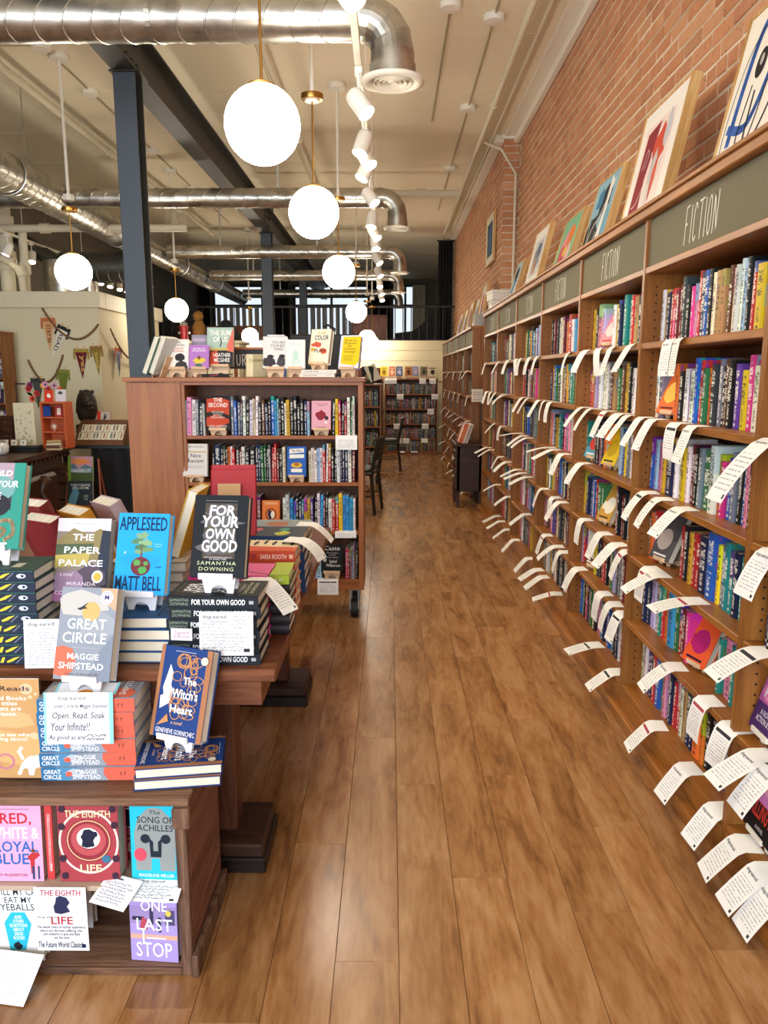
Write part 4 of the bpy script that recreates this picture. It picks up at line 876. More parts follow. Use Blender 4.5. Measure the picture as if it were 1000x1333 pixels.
# ------------------------------------------------------------------ framed pictures
def framed(label, yc, w_, h_, zb, items, Xb=1.09, Xt=1.205, fd=.045, group='framed pictures leaning on the bookcase top'):
    if zb == 2.13: yc *= .953; w_ *= .953; h_ *= .97; zb = TOP + .0465
    t = thing('framed_picture', label, 'picture', (Xb, yc, zb), group=group); ln = math.asin((Xt - Xb) / h_); t.rotation_euler = (-ln, 0, R(-90)); fw_ = .013
    for nm, a, b in (('frame_side', (-w_ / 2, 0, 0), (-w_ / 2 + fw_, fd, h_)), ('frame_side', (w_ / 2 - fw_, 0, 0), (w_ / 2, fd, h_)), ('frame_rail', (-w_ / 2 + fw_, 0, 0), (w_ / 2 - fw_, fd, fw_)), ('frame_rail', (-w_ / 2 + fw_, 0, h_ - fw_), (w_ / 2 - fw_, fd, h_))):
        m = MB(); m.box(a, b, 0, .0015); m.build(nm, OAK, t)
    m = MB(); m.box((-w_ / 2 + fw_, .006, fw_), (w_ / 2 - fw_, .012, h_ - fw_)); pp = m.build('mount', mat('white_mount_board', '#efe8dc', .7), t)
    printed('painting', pp, (-w_ / 2 + fw_, .006, fw_), (1, 0, 0), (0, 0, 1), w_ - 2 * fw_, h_ - 2 * fw_, items)
    return t
def blob(cx, cy, rx, ry, n=11, seed=1, j=.25):
    r_ = random.Random(seed); return [(cx + rx * math.cos(2 * math.pi * i / n) * (1 + r_.uniform(-j, j)), cy + ry * math.sin(2 * math.pi * i / n) * (1 + r_.uniform(-j, j))) for i in range(n)]
def curve(pts, n=8):
    out = []
    for i in range(len(pts) - 1):
        p0 = pts[max(i - 1, 0)]; p1 = pts[i]; p2 = pts[i + 1]; p3 = pts[min(i + 2, len(pts) - 1)]
        for k in range(n):
            t = k / n; out.append(tuple(.5 * ((2 * p1[q]) + (-p0[q] + p2[q]) * t + (2 * p0[q] - 5 * p1[q] + 4 * p2[q] - p3[q]) * t * t + (-p0[q] + 3 * p1[q] - 3 * p2[q] + p3[q]) * t ** 3) for q in (0, 1)))
    return out + [pts[-1]]
BLU = '#3f6fc0'
framed('largest framed painting, looping blue and black brushstrokes on white, at the right edge', 2.62, .70, .56, 2.13, [('r', 0, 0, 1, 1, '#f3ead9'), ('l', curve([(.12, .2), (.14, .55), (.2, .85), (.34, .97), (.46, .9)]), .035, BLU), ('l', curve([(.08, .3), (.3, .25), (.42, .5), (.5, .9), (.6, .95)]), .03, BLU), ('l', curve([(.6, .9), (.62, .6), (.75, .5), (.85, .7), (.8, .9)]), .03, BLU), ('l', curve([(.62, .35), (.7, .6), (.95, .55)]), .028, BLU),
    ('l', curve([(.05, 0), (.04, .4), (.12, .75), (.3, .92)]), .006, '#1b1a1c'), ('l', curve([(.25, .5), (.22, .2), (.3, .08), (.38, .2), (.45, .6), (.55, .95)]), .009, '#1b1a1c'), ('l', curve([(.3, .45), (.32, .15), (.42, .12), (.55, .4), (.6, .8), (.75, .98)]), .012, '#1b1a1c'), ('e', .29, .62, .055, .09, '#1b1a1c'), ('e', .29, .64, .02, .035, '#b9b4ac'), ('e', .62, .6, .04, .05, '#1b1a1c'), ('l', curve([(.45, .8), (.5, .95), (.56, .88), (.5, .8)]), .02, '#1b1a1c')])
framed('tall framed red and pink abstract portrait leaning on the bookcase', 3.79, .60, .585, 2.13, [('r', 0, 0, 1, 1, '#f1e9df'), ('r', .13, .08, .82, .86, '#f0d9cf'), ('p', [(.13, .08), (.4, .12), (.38, .4), (.5, .84), (.2, .8)], '#8e2a35'), ('p', blob(.6, .62, .14, .16, 12, 3), '#cf4a33'), ('p', blob(.56, .38, .1, .2, 12, 4), '#c9c4c2'), ('p', blob(.62, .35, .04, .18, 9, 5), '#d2543f'),
    ('p', blob(.72, .72, .07, .14, 10, 6), '#c6c2c6'), ('p', blob(.5, .25, .09, .1, 10, 8), '#ddd3cd'), ('l', curve([(.25, .5), (.3, .65), (.35, .6), (.3, .5)]), .006, '#e9d3cf'), ('l', curve([(.2, .2), (.3, .22), (.4, .35), (.45, .5), (.43, .6)]), .006, '#efe4de'), ('l', curve([(.45, .6), (.6, .3), (.5, .12), (.62, .2), (.74, .5)]), .004, '#8f8a88')])
framed('framed blue, black and white abstract painting, third from the right', 4.68, .52, .47, 2.13, [('r', 0, 0, 1, 1, '#8fb4c4'), ('p', blob(.25, .3, .28, .25, 12, 2), '#1d2023'), ('p', blob(.55, .7, .25, .2, 12, 7), '#23282c'), ('p', blob(.3, .75, .15, .15, 10, 9), '#3f7fa5'), ('p', [(.5, 0), (.7, 0), (.75, .9), (.6, 1), (.62, .5)], '#ebe7de'), ('l', curve([(.1, .1), (.3, .4), (.5, .5), (.8, .9)]), .012, '#ebe7de'), ('l', curve([(.1, .5), (.2, .2), (.4, .1), (.5, .3)]), .008, '#f2eee6'), ('p', blob(.85, .3, .12, .25, 10, 12), '#73a7bd')])
framed('framed green and pink floral painting, fourth from the right', 5.53, .54, .42, 2.13, [('r', 0, 0, 1, 1, '#7fb58f'), ('p', blob(.5, .5, .3, .35, 14, 21), '#e08f93'), ('p', blob(.35, .35, .18, .2, 12, 22), '#cf5060'), ('p', blob(.62, .65, .16, .2, 12, 23), '#e2782f'), ('p', blob(.5, .4, .1, .08, 12, 24), '#e8b92d'), ('p', blob(.7, .3, .12, .2, 10, 25), '#efc6bd'), ('l', curve([(.3, .1), (.4, .3), (.6, .1), (.7, .5)]), .008, '#1f3b2a')])
framed('framed grey and blue scribbled drawing with a white mount, fifth from the right', 6.66, .60, .53, 2.13, [('r', 0, 0, 1, 1, '#f4efe6'), ('r', .14, .25, .88, .85, '#dcd9d6'), ('p', blob(.5, .55, .25, .22, 14, 31), '#8d94a6'), ('p', blob(.45, .4, .14, .12, 12, 32), '#c99a78'), ('p', blob(.62, .65, .1, .12, 12, 33), '#4a5573'), ('l', curve([(.2, .3), (.4, .7), (.5, .4), (.7, .8), (.8, .35)]), .01, '#3b4152'), ('l', curve([(.25, .7), (.5, .5), (.75, .6)]), .008, '#c9a24a')])
framed('small framed blue and black painting beside the brick step', 7.72, .42, .42, 2.13, [('r', 0, 0, 1, 1, '#a7c7cf'), ('p', blob(.4, .7, .25, .2, 12, 41), '#2a2a2a'), ('p', blob(.45, .4, .25, .2, 12, 42), '#3d7cb0'), ('p', blob(.65, .3, .15, .2, 10, 43), '#e8e2d2')])
framed('dark blue picture in a pale frame hung high on the far brick wall', 9.75, .72, .58, 2.77, [('r', 0, 0, 1, 1, '#e6dcc6'), ('r', .15, .15, .85, .85, '#27405f'), ('p', blob(.5, .5, .22, .25, 12, 51), '#47698c'), ('l', curve([(.3, .3), (.5, .7), (.7, .4)]), .015, '#14202f')], 1.20, 1.201, .03, 'hung pictures')
for k, (y, w_, h_, c1, c2_) in enumerate([(9.35, .42, .42, '#e7ddd0', '#c4473a'), (10.0, .4, .34, '#f1ece0', '#7f9fc4'), (10.75, .45, .36, '#efe2cf', '#a64a5a'), (11.5, .4, .33, '#f0ebdf', '#8aa6bf'), (12.3, .42, .33, '#e4e6ea', '#5d7fb0')]):
    framed('%s small framed print on the farther bookcase bank' % ['nearest', 'second', 'third', 'fourth', 'farthest'][k], y, w_, h_ * 1.2, 2.0, [('r', 0, 0, 1, 1, c1), ('p', blob(.5, .5, .3, .3, 12, 60 + k), c2_), ('p', blob(.6, .35, .15, .2, 10, 70 + k), '#3f4a66')], 1.03, 1.12, .03, 'small prints on the farther bank')
bx = thing('storage_box', 'stack-topping white cardboard box at the far end of the cornice', 'box', (1.14, 8.12, TOP + .0465)); mb = MB(); mb.box((-.12, -.12, 0), (.12, .12, .07), 0, .004); mb.build('carton', WHITEP, bx); mb = MB(); mb.box((-.125, -.125, .07), (.125, .125, .1), 0, .004); mb.build('lid', WHITEP, bx)
bx = dup(bx, (1.13, 8.11, TOP + .148), (0, 0, .12), 'white cardboard box lying on top of the other white box'); 
hb = thing('hat_box', 'grey round box on top of the farther bookcase bank', 'box', (1.06, 9.12, 2.0)); mb = MB(); mb.lathe([(.001, 0), (.1, 0), (.1, .1), (.001, .1)], 28); mb.build('drum', mat('grey_box_card', '#9b9890', .6), hb, ang=40); mb = MB(); mb.lathe([(.104, .08), (.106, .13), (.001, .132)], 28); mb.build('lid', mat('grey_box_card'), hb, ang=40)
# ------------------------------------------------------------------ dark desk in front of the farther bank
dk = thing('writing_desk', 'dark antique desk standing against the last fiction bay, drawers facing the aisle', 'desk', (.735, 8.40, 0))
mb = MB(); mb.box((-.02, -.02, .68), (.29, .58, .71), 0, .005); mb.build('desk_top', DARKW, dk)
mb = MB(); mb.box((0, 0, .18), (.27, .012, .68), 0, .002); mb.build('side_panel', DARKW, dk)
mb = MB(); mb.box((.01, .012, .18), (.26, .42, .66)); mb.build('pedestal', DARKW, dk)
for x, y in ((0, 0), (.24, 0), (0, .42), (.24, .42), (0, .53), (.24, .53)): mb = MB(); mb.box((x, y, .001), (x + .035, y + .035, .68), 0, .004); mb.build('leg', DARKW, dk)
for k in range(2):
    mb = MB(); mb.box((-.012, .05, .24 + .2 * k), (.01, .4, .42 + .2 * k), 0, .003); d_ = mb.build('drawer', DARKW, dk); mb = MB(); mb.sphere((-.022, .22, .33 + .2 * k), .013, 12, 8); mb.build('knob', WHITEP, d_, smooth=True, label='white knob')
for k in range(9):
    y = 8.44 + .035 * k; cc = rn.choice(['w', 'c', 'w', 'd', 'w', 'r', 'k'])
    o = link('shelved_book', UB, None, label='%s book from the front leaning in the row on the dark desk' % ORD(k + 1), cat='book', group='books on the dark desk'); o.matrix_world = Matrix.Translation((.775 + .02 * (k % 2), y, .712)) @ Matrix.Rotation(R(8 * (k % 3) + 195), 4, 'Z') @ Matrix.Rotation(-.35, 4, 'Y') @ Matrix.Diagonal((.03, .12, .22, 1)); o.color = (*tint(PALN[cc][1], rn), 1)
# a dark shelf unit with a pile of books behind the desk
bk = thing('book_trolley', 'dark shelf unit with books piled on it behind the desk', 'shelf', (1.03, 8.42, 0)); 
mb = MB(); mb.box((.0, 0, .002), (.16, .5, 1.18), 0, .004); mb.build('carcass', DARKW, bk)
for k in range(5):
    o = link('shelved_book', UB, None, label='%s book from the bottom of the flat pile above the dark desk' % ORD(k + 1), cat='book', group='books piled above the dark desk'); o.matrix_world = Matrix.Translation((1.03 + .005 * (k % 2), 8.72, 1.181 + .028 * k)) @ Matrix.Rotation(R(90), 4, 'Y') @ Matrix.Rotation(R(180), 4, 'X') @ Matrix.Diagonal((.026, .15, .12, 1)); o.color = (*tint(PALN['rcwrw'[k]][1], rn), 1)
# ------------------------------------------------------------------ island bookcase on wheels
rn = random.Random(23)
IY = 4.45; IX0, IX1 = -1.20, -.155; ID = .30
isl = thing('island_bookcase', 'reddish wooden bookcase on black wheels standing across the room beside the aisle', 'bookcase', (IX0, IY, 0)); W = IX1 - IX0
for nm, a, b in (('side_panel', 0, .02), ('side_panel', W - .03, W)): m = MB(); m.box((a, 0, .18), (b, ID, 1.41), 0, .002); m.build(nm, SHELFP, isl)
m = MB(); m.box((.02, ID - .012, .18), (W - .03, ID, 1.41)); m.build('back_panel', BACKW, isl)
for z in (1.104, .831, .538, .245): m = MB(); m.box((.02, .002, z - .022), (W - .03, ID - .012, z), 0, .002); m.build('shelf', SHELFX, isl)
m = MB(); m.box((.02, .004, .18), (W - .03, .02, .223), 0, .001); m.build('kick_board', SHELFX, isl)
m = MB(); m.box((-.33, -.018, 1.41), (W + .012, ID + .02, 1.436), 0, .003); m.build('top_board', SHELFX, isl)
m = MB(); m.box((.0, -.004, 1.392), (W, 0, 1.41), 0, .001); m.build('top_rail', SHELFX, isl)
def caster(parent, x, y, ztop):
    m = MB(); m.cyl((x - .02, y, .055), (x + .02, y, .055), .055, n=24); c_ = m.build('wheel', BLACK, parent, ang=40)
    m = MB(); m.box((x - .03, y - .03, ztop - .006), (x + .03, y + .03, ztop)); m.box((x - .027, y - .022, .05), (x - .022, y + .022, ztop - .006)); m.box((x + .022, y - .022, .05), (x + .027, y + .022, ztop - .006)); m.cyl((x - .03, y, .055), (x + .03, y, .055), .01, n=10); m.build('fork', mat('zinc_metal', '#8d8d8a', .35, .9), c_)
for x, y in ((W - .06, .05), (W - .06, ID - .05), (.06, .05), (.06, ID - .05)): caster(isl, x, y, .18)
le = thing('end_bookcase', 'bookcase end panel with broad wood grain left of the island shelves', 'bookcase', (-1.515, IY, 0))
m = MB(); m.box((0, 0, .1), (.313, .02, 1.408), 0, .002); m.build('end_panel', SHELFP, le)
m = MB(); m.box((.30, .02, .1), (.312, ID + .35, 1.40)); m.build('back_panel', BACKW, le)
m = MB(); m.box((0, ID + .33, .1), (.30, ID + .35, 1.40)); m.build('end_panel', SHELFP, le)
for z in (.12, .45, .78, 1.1): m = MB(); m.box((.005, .02, z - .022), (.30, ID + .33, z), 0, .002); m.build('shelf', SHELFX, le)
for x, y in ((.05, .08), (.25, .08), (.05, ID + .27), (.25, ID + .27)): caster(le, x, y, .1)
isx = lambda cx: at(220 + .28 * cx, 540, IY).x
def seg(row, z, c0, c1, spec, n0, px=False):
    a = at(c0, 540, IY).x if px else isx(c0); b = at(c1, 540, IY).x if px else isx(c1)
    shelf_run(spec.split(), (a, IY + .012, z), 0, b - a, 0, 0, rn, 'island %s shelf, %s' % (row, n0), 'books on the island bookcase', hmax=.225)
seg('top', 1.104, 58, 172, 'l p w a e wN', 'left of the orange-red cover')
seg('top', 1.104, 285, 662, 'aT b a n wT k w c wT k q n k bT s lN k k wN j k kT k k n l', 'right of the orange-red cover')
seg('top', 1.104, 755, 872, 'k y r k r w gN wT', 'right of the pink cover')
seg('second', .831, 190, 543, 'k nW k q k o w r k m w kW kW n n g g k a r rT m k c', 'left of the blue cover')
seg('second', .831, 645, 872, 'c w w l w r wT rT k k w nN n n w m', 'right of the blue cover')
seg('third', .538, 75, 132, 'k w w', 'at the left end')
seg('third', .538, 300, 420, 'k w r w w m', 'left of the orange cover')
seg('third', .538, 517, 872, 'w w s s k n b j j v k wT s m kT w r r yT s s s w', 'right of the orange cover')
seg('bottom', .245, 400, 418, 'p l', 'left of the black cover', True)
seg('bottom', .245, 448, 466, 'h r k p l d n', 'right of the black cover', True)
def iface(x0, x1, yb, z, w_, h_, t_, c, items, label, st=True, lean=.15, Y=None, m=PLY, yaw=-.04, sh=.03):
    Y = Y or IY; xc = at((x0 + x1) / 2, yb, Y).x
    if st: stand('pale stand under the %s' % label.split(',')[0], (xc, Y + .014, z), yaw, min(w_ * .8, .1), sh, m, lean=lean, group='stands on the island bookcase')
    return dbook(label, (xc, Y - .006, z + (sh + .0055 if st else .001)), yaw, lean, w_, h_, t_, c, items, group='face-out books on the island bookcase')
iface(268, 299, 555, 1.104, .135, .195, .03, '#1e1a1c', [('r', 0, 0, 1, 1, '#1d191b'), ('p', [(0, .1), (.5, .05), (1, .2), (1, .85), (.6, .95), (0, .9)], '#c2452a'), ('p', [(0, .35), (.4, .45), (1, .3), (1, .42), (.5, .55), (0, .5)], '#2a1c1c'), ('t', 'THE\nSECOND', .08, .66, .92, .93, '#f5ece0', .03), ('t', 'RACE AND GUNS\nIN A FATALLY\nUNEQUAL AMERICA', .2, .32, .8, .54, '#e9ddd0'), ('t', 'CAROL ANDERSON', .1, .06, .9, .13, '#e9ddd0')], 'orange-red and black face-out book, top island shelf')
iface(405, 431, 555, 1.104, .112, .165, .02, '#d79aa5', [('r', 0, 0, 1, 1, '#e0a3ae'), ('t', 'The Undocumented\nAmericans', .15, .82, .85, .92, '#6d2a3a'), ('p', blob(.5, .5, .28, .16, 12, 3), '#8f1f2e'), ('e', .78, .4, .1, .07, '#2b2730'), ('e', .75, .25, .07, .05, '#efe6e0'), ('t', 'A NOVEL', .2, .06, .8, .11, '#6d2a3a')], 'pink face-out book with a red flower, top island shelf')
iface(237, 271, 618, .831, .145, .19, .025, '#d7cfc6', [('r', 0, 0, 1, 1, '#dcd5cd'), ('t', 'ROBIN DIANGELO', .12, .88, .88, .94, '#6b6469'), ('r', .05, .74, .95, .77, '#c79a52'), ('t', 'Nice\nRacism', .2, .42, .85, .7, '#2a2630', .01), ('t', 'How Progressive White People\nPerpetuate Racial Harm', .1, .24, .9, .34, '#8a838a')], 'pale grey-white face-out book, second island shelf')
iface(373, 399, 618, .831, .112, .175, .025, '#2c5fae', [('r', 0, 0, 1, 1, '#2d5fb0'), ('p', [(.1, .76), (.9, .8), (.88, .94), (.12, .92)], '#f0ead9'), ('t', 'The Office', .2, .81, .8, .9, '#22407a', .02), ('p', [(.1, .6), (.9, .62), (.9, .74), (.12, .73)], '#f0ead9'), ('e', .5, .38, .3, .09, '#e2b23c'), ('e', .5, .41, .15, .06, '#b56a22'), ('r', .2, .14, .8, .26, '#f0ead9')], 'blue face-out book with a yellow dish, second island shelf')
iface(340, 365, 678, .538, .105, .15, .02, '#d96a2a', [('r', 0, 0, 1, 1, '#e07a35'), ('t', 'CONVERSATIONS', .12, .84, .88, .92, '#f3e6c8'), ('ring', .5, .45, .32, .24, .8, '#7f2f1a'), ('p', blob(.45, .45, .14, .17, 10, 4), '#22294a'), ('p', blob(.6, .42, .1, .15, 10, 5), '#efe6d0')], 'orange face-out book with a round emblem, third island shelf')
iface(418, 446, 740, .245, .125, .165, .025, '#17161a', [('r', 0, 0, 1, 1, '#18171b'), ('t', 'Caste', .12, .8, .88, .95, '#e6e1d8', .01), ('t', 'The Origins\nof Our\nDiscontents', .22, .52, .8, .74, '#b6b0aa'), ('e', .14, .45, .09, .07, '#cfcac2'), ('t', 'Isabel\nWilkerson', .2, .2, .9, .46, '#e6e1d8', .01)], 'black face-out book with white serif title, bottom island shelf', sh=.04)
def fcard(px, py, Y, z, ang, label, L=.10, W=.13, rz=0, bar=None, curl=.2): return card(at(px, py, Y).x, Y - .0005, z + .0008, rz, ang, label, L, W, curl, bar, 'printed cards on the island bookcase')
fcard(451, 565, IY, 1.104, 1.4, 'white card on the right end of the top island shelf', .085, .125)
fcard(450, 690, IY, .538, 1.3, 'narrow white card at the right of the third island shelf', .04, .125)
fcard(427, 748, IY, .245, 1.4, 'white card with dark bar below the black face-out book', .095, .125, bar=KB)
# things on top of the island
TZ = 1.4365
def top(x0, x1, y1, h_, Y, t_, c, items, label, st='PLY', lean=.2, yaw=0, w_=None, lift=0, sh=.045):
    xc = at((x0 + x1) / 2, 488, Y).x; w_ = w_ or (x1 - x0) * Y / 985
    if st: stand('plywood stand under the %s' % label.split(',')[0], (xc, Y + .012, TZ + lift), yaw, min(.105, w_ * .75), sh, lean=lean, group='stands on top of the island')
    return dbook(label, (xc, Y - .008, TZ + lift + (sh + .0055 if st else .001)), yaw, lean, w_, h_, t_, c, items, group='books on top of the island')
top(214, 246, 450, .17, 4.55, .02, '#efe6dc', [('r', 0, 0, 1, 1, '#f0e8df'), ('t', 'JAMES\nBALDWIN', .12, .76, .82, .95, '#5a4a45', .01), ('t', 'NOTHING\nPERSONAL', .12, .56, .82, .72, '#c2453a', .01), ('p', blob(.65, .38, .2, .14, 14, 3, .1), '#2f2a2c'), ('p', [(.4, 0), (.98, 0), (.9, .2), (.7, .28), (.5, .18)], '#3b3638')], 'white face-out book with a portrait photograph, second group on the island top')
top(247, 272, 458, .135, 4.50, .02, '#a96bb5', [('r', 0, 0, 1, 1, '#b377bd'), ('t', 'BEYOND THE\nGENDER BINARY', .12, .72, .88, .88, '#f4ecf2', .01), ('p', blob(.5, .32, .32, .13, 14, 5), '#d9c23f'), ('e', .5, .46, .09, .08, '#7d4a3a'), ('p', blob(.5, .14, .2, .07, 10, 8), '#3f6b5a')], 'purple face-out book with a yellow figure, on the island top')
top(250, 269, 443, .20, 4.62, .025, '#8f8a97', [('r', 0, 0, 1, 1, '#918c99'), ('r', .05, .8, .95, .9, '#b9a3bb')], 'grey book standing behind the purple face-out book, on the island top')
sb = top(270, 304, 431, .225, 4.56, .035, '#2a2b2c', [('r', 0, 0, 1, 1, '#2a2c2d'), ('r', 0, .42, 1, 1, '#a9bfae'), ('p', [(.7, .4), (1, .35), (1, 1), (.85, .7)], '#dd6f5c'), ('r', 0, .40, .8, .46, '#c5ac5c'), ('p', [(.1, .0), (.45, .0), (.4, .4), (.15, .36)], '#c4472f'), ('t', 'THE SUM\nOF US', .1, .62, .9, .93, '#f6f1e6', .03), ('t', 'HEATHER\nMCGHEE', .25, .1, .9, .33, '#f6f1e6', .02), ('l', [(.5, .5), (.55, .62), (.52, .72)], .006, '#23262b')], 'teal and black face-out book with big white lettering, on the island top', sh=.06)
top(343, 374, 446, .185, 4.52, .035, '#d9d4cf', [('r', 0, 0, 1, 1, '#e2ddd8'), ('t', 'YOU ARE\nYOUR BEST\nTHING', .3, .56, .95, .86, '#4a3c42', .01), ('p', blob(.25, .2, .28, .16, 14, 3), '#3a3438'), ('p', blob(.75, .22, .2, .17, 14, 4), '#4a4246'), ('e', .3, .37, .14, .06, '#2f2a2e'), ('e', .78, .38, .13, .06, '#2f2a2e')], 'white face-out book with two dark portraits, on the island top')
top(372, 397, 453, .165, 4.48, .02, '#eadfd8', [('r', 0, 0, 1, 1, '#efe6e0'), ('t', 'JUST US', .2, .8, .8, .9, '#8fc3c9'), ('p', blob(.5, .45, .16, .2, 12, 7), '#bcd8c8'), ('p', blob(.4, .22, .1, .18, 10, 8), '#c9dfd2'), ('p', blob(.65, .25, .08, .15, 10, 9), '#c9dfd2')], 'white face-out book with a pale green figure, on the island top')
top(400, 428, 436, .205, 4.56, .04, '#e8dfc2', [('r', 0, 0, 1, 1, '#ece4cb'), ('t', 'THE', .3, .84, .75, .92, '#c9a21f', .02), ('t', 'COLOR', .2, .68, .9, .82, '#26221e', .04), ('p', blob(.35, .55, .25, .08, 10, 3), '#cf5a3e'), ('p', blob(.7, .36, .2, .08, 10, 4), '#d65f3f'), ('t', 'PLAN', .25, .32, .8, .42, '#26221e', .04), ('p', blob(.15, .4, .1, .05, 9, 6), '#d9b02f')], 'thick cream face-out book with red and yellow shapes, on the island top', yaw=-.35, lean=.3, lift=.045, sh=.03)
top(439, 467, 439, .195, 4.50, .03, '#8b7fb5', [('r', 0, 0, 1, 1, '#e3ddeb'), ('p', [(.1, .14), (.82, .08), (1, .2), (1, .96), (.12, .96)], '#f0c81e'), ('t', 'How to\nPrepare\nfor\nClimate\nChange', .2, .45, .8, .88, '#4a3b1c', .01), ('r', .2, .36, .75, .375, '#7a6425'), ('r', .2, .3, .65, .315, '#7a6425'), ('r', .2, .24, .7, .255, '#7a6425')], 'yellow-fronted pamphlet book at the right corner of the island top', yaw=-.35, lean=.28)
M0 = lambda x, y, z, yaw: Matrix.Translation((x, y, z)) @ Matrix.Rotation(yaw, 4, 'Z')
LIE = Matrix(((0, 0, -1, 0), (1, 0, 0, 0), (0, -1, 0, 0), (0, 0, 0, 1)))     # book lying face up, spine to -Y
def lying(label, x, y, z, w_, h_, t_, c, items, yaw=0, group=None, spit=None, flip=False, name='hardcover_book'):
    """centre of the lying book's footprint at x, y; underside at z"""
    M = M0(x, y, z, yaw + (math.pi if flip else 0)) @ Matrix.Translation((h_ / 2, 0, t_)) @ LIE
    return dbook(label, None, 0, 0, w_, h_, t_, c, items, M=M, group=group, spitems=spit, name=name)
for k in range(2): lying('%s cream book of the flat pair under the cream face-out book' % ['lower', 'upper'][k], -.42 + .01 * k, 4.55, TZ + .001 + .0215 * k, .14, .20, .02, '#e6dfcf', None, group='flat books on the island top', spit=[('r', 0, 0, 1, 1, '#e9e3d6'), ('t', 'COLOR PLAN', .08, .3, .5, .72, '#2b2622', .02), ('t', 'PLAN', .75, .35, .9, .65, '#8c8478')])
lying('dark flat book under the teal and black book', -1.01, 4.56, TZ + .001, .12, .16, .018, '#1f1a1e', None, group='flat books on the island top', spit=[('r', 0, 0, 1, 1, '#221d21'), ('t', 'POWER', .3, .3, .6, .7, '#c0305a', .02)])
for k, (c, dx) in enumerate((('#4b7367', 0), ('#c9ccc8', .035))):
    dbook('%s book propped facing left at the island top left corner' % ['green-covered', 'pale'][k], (-1.40 + dx, 4.52 + .01 * k, TZ + .025), R(-102), .42, .17, .225, .032, c, [('r', 0, 0, 1, 1, c), ('p', blob(.5, .4, .3, .25, 12, k + 1), '#c98a55')], group='books propped at the island left corner')
stand('plywood stand holding the green-covered book at the island left corner', (-1.37, 4.53, TZ), R(-102), .09, .018, lean=.42)
st2 = stand('low plywood stand behind the left corner books of the island', (-1.24, 4.62, TZ), 0, .16, .03)
dbook('dark grey book lying back behind the left corner stand', (-1.24, 4.60, TZ + .036), .1, .3, .15, .15, .03, '#4a4c52', [('r', 0, 0, 1, 1, '#4a4c52'), ('t', 'ESSAYS', .2, .6, .8, .7, '#c9c5bd')])
for k in range(3): dbook('%s cream book standing in the group beneath the slate sign' % ['left', 'middle', 'right'][k], (-.82 + .04 * k, 4.70, TZ + .002 ), 0, .12, .10, .135, .02, '#e2d5a8', [('r', 0, 0, 1, 1, '#e6dab0'), ('t', 'STAMPED', .15, .65, .85, .78, '#8a6a2a')], group='cream books under the slate sign')
sg = thing('slate_sign', 'black slate sign with hand-chalked capitals standing on the island bookcase', 'sign', (-.99, 4.80, TZ))
m = MB(); m.box((0, 0, .05), (.42, .012, .165), 0, .002); bd = m.build('slate_board', mat('black_slate', '#2b2b2b', .7), sg)
m = MB(); m.box((-.012, -.004, .165), (.432, .016, .18), 0, .002); m.build('frame_rail', SHELFX, sg)
for x in (.03, .37): m = MB(); m.box((x, .0, 0), (x + .02, .012, .05), 0, .002); m.build('foot', SHELFX, sg)
chalk_text('CURRENT AFFAIRS', bd, (-.0 + .012, 0, .07), (1, 0, 0), (0, 0, 1), .027, .065, .007, .004, 0, 'chalk_lettering')
bs = thing('black_display_screen', 'black flat screen seen from behind, beyond the cream book on the island', 'screen', (-.76, 6.1, 0))
m = MB(); m.box((-.02, 0, 1.32), (.50, .03, 1.76), 0, .01); m.build('screen_back', BLACK, bs)
m = MB(); m.box((.2, .02, .745), (.26, .06, 1.4), 0, .004); m.build('pole', BLACK, bs)
m = MB(); m.box((.08, -.08, .72), (.4, .18, .745), 0, .005); m.build('base', BLACK, bs)
m = MB(); m.tube([(.32, .015, 1.76), (.33, .015, 1.80), (.28, .01, 1.83), (.24, .0, 1.82)], .009, 8); m.build('cable_clip', BLACK, bs)
ct = thing('checkout_counter', 'dark counter standing behind the island bookcase', 'counter', (-1.1, 5.85, 0)); m = MB(); m.box((0, 0, 0), (.86, .5, .69)); m.build('carcass', DARKW, ct); m = MB(); m.box((-.02, -.02, .69), (.88, .52, .719), 0, .004); m.build('worktop', DARKW, ct)
bf = thing('blue_folder', 'bright blue folder standing beside the black screen', 'folder', (-.94, 5.97, .72)); m = MB(); m.box((0, 0, 0), (.14, .05, 1.02), 0, .003); m.v = [(x, y, z) for x, y, z in m.v]; m.build('folder_body', mat('bright_blue_card', '#2a5fb4', .5), bf)
m = MB(); m.box((.005, .004, 1.02), (.135, .046, 1.03)); m.build('paper_edge', PAPER, bf)
# ------------------------------------------------------------------ library table
TT = .72
tb = thing('library_table', 'worn wooden trestle table with black block feet, piled with books', 'table', (0, 0, 0))
TX0, TX1, TY0, TY1 = -1.75, -.288, 1.83, 3.67
n = 6
for k in range(n):
    a = TY0 + (TY1 - TY0) * k / n; b = TY0 + (TY1 - TY0) * (k + 1) / n
    m = MB(); m.box((TX0, a + .0006, TT - .034), (TX1, b - .0006, TT), 0, .003); m.build('top_plank', TABW, tb)
TABY = wood('worn_table_wood_length', '#70432a', '#8d5d3e', '#452618', 'Y', .4, 1.2, .15, .2, .3)
m = MB(); m.box((TX0 + .1, 1.895, .595), (-.335, 1.92, TT - .035), 0, .002); m.build('front_apron', TABW, tb)
m = MB(); m.box((-.36, 1.92, .595), (-.335, 3.6, TT - .035), 0, .002); m.build('side_apron', TABY, tb)
m = MB(); m.box((TX0 + .1, 3.6, .595), (-.335, 3.62, TT - .035), 0, .002); m.build('rear_apron', TABW, tb)
TABV = wood('worn_table_upright', '#55301f', '#6d4430', '#361d13', 'Z', .45, 1.2, .1, .2, .3)
BKW = wood('black_stained_block', '#1d1614', '#2b211d', '#110d0c', 'X', .4, 1.3, .1, .2, .3)
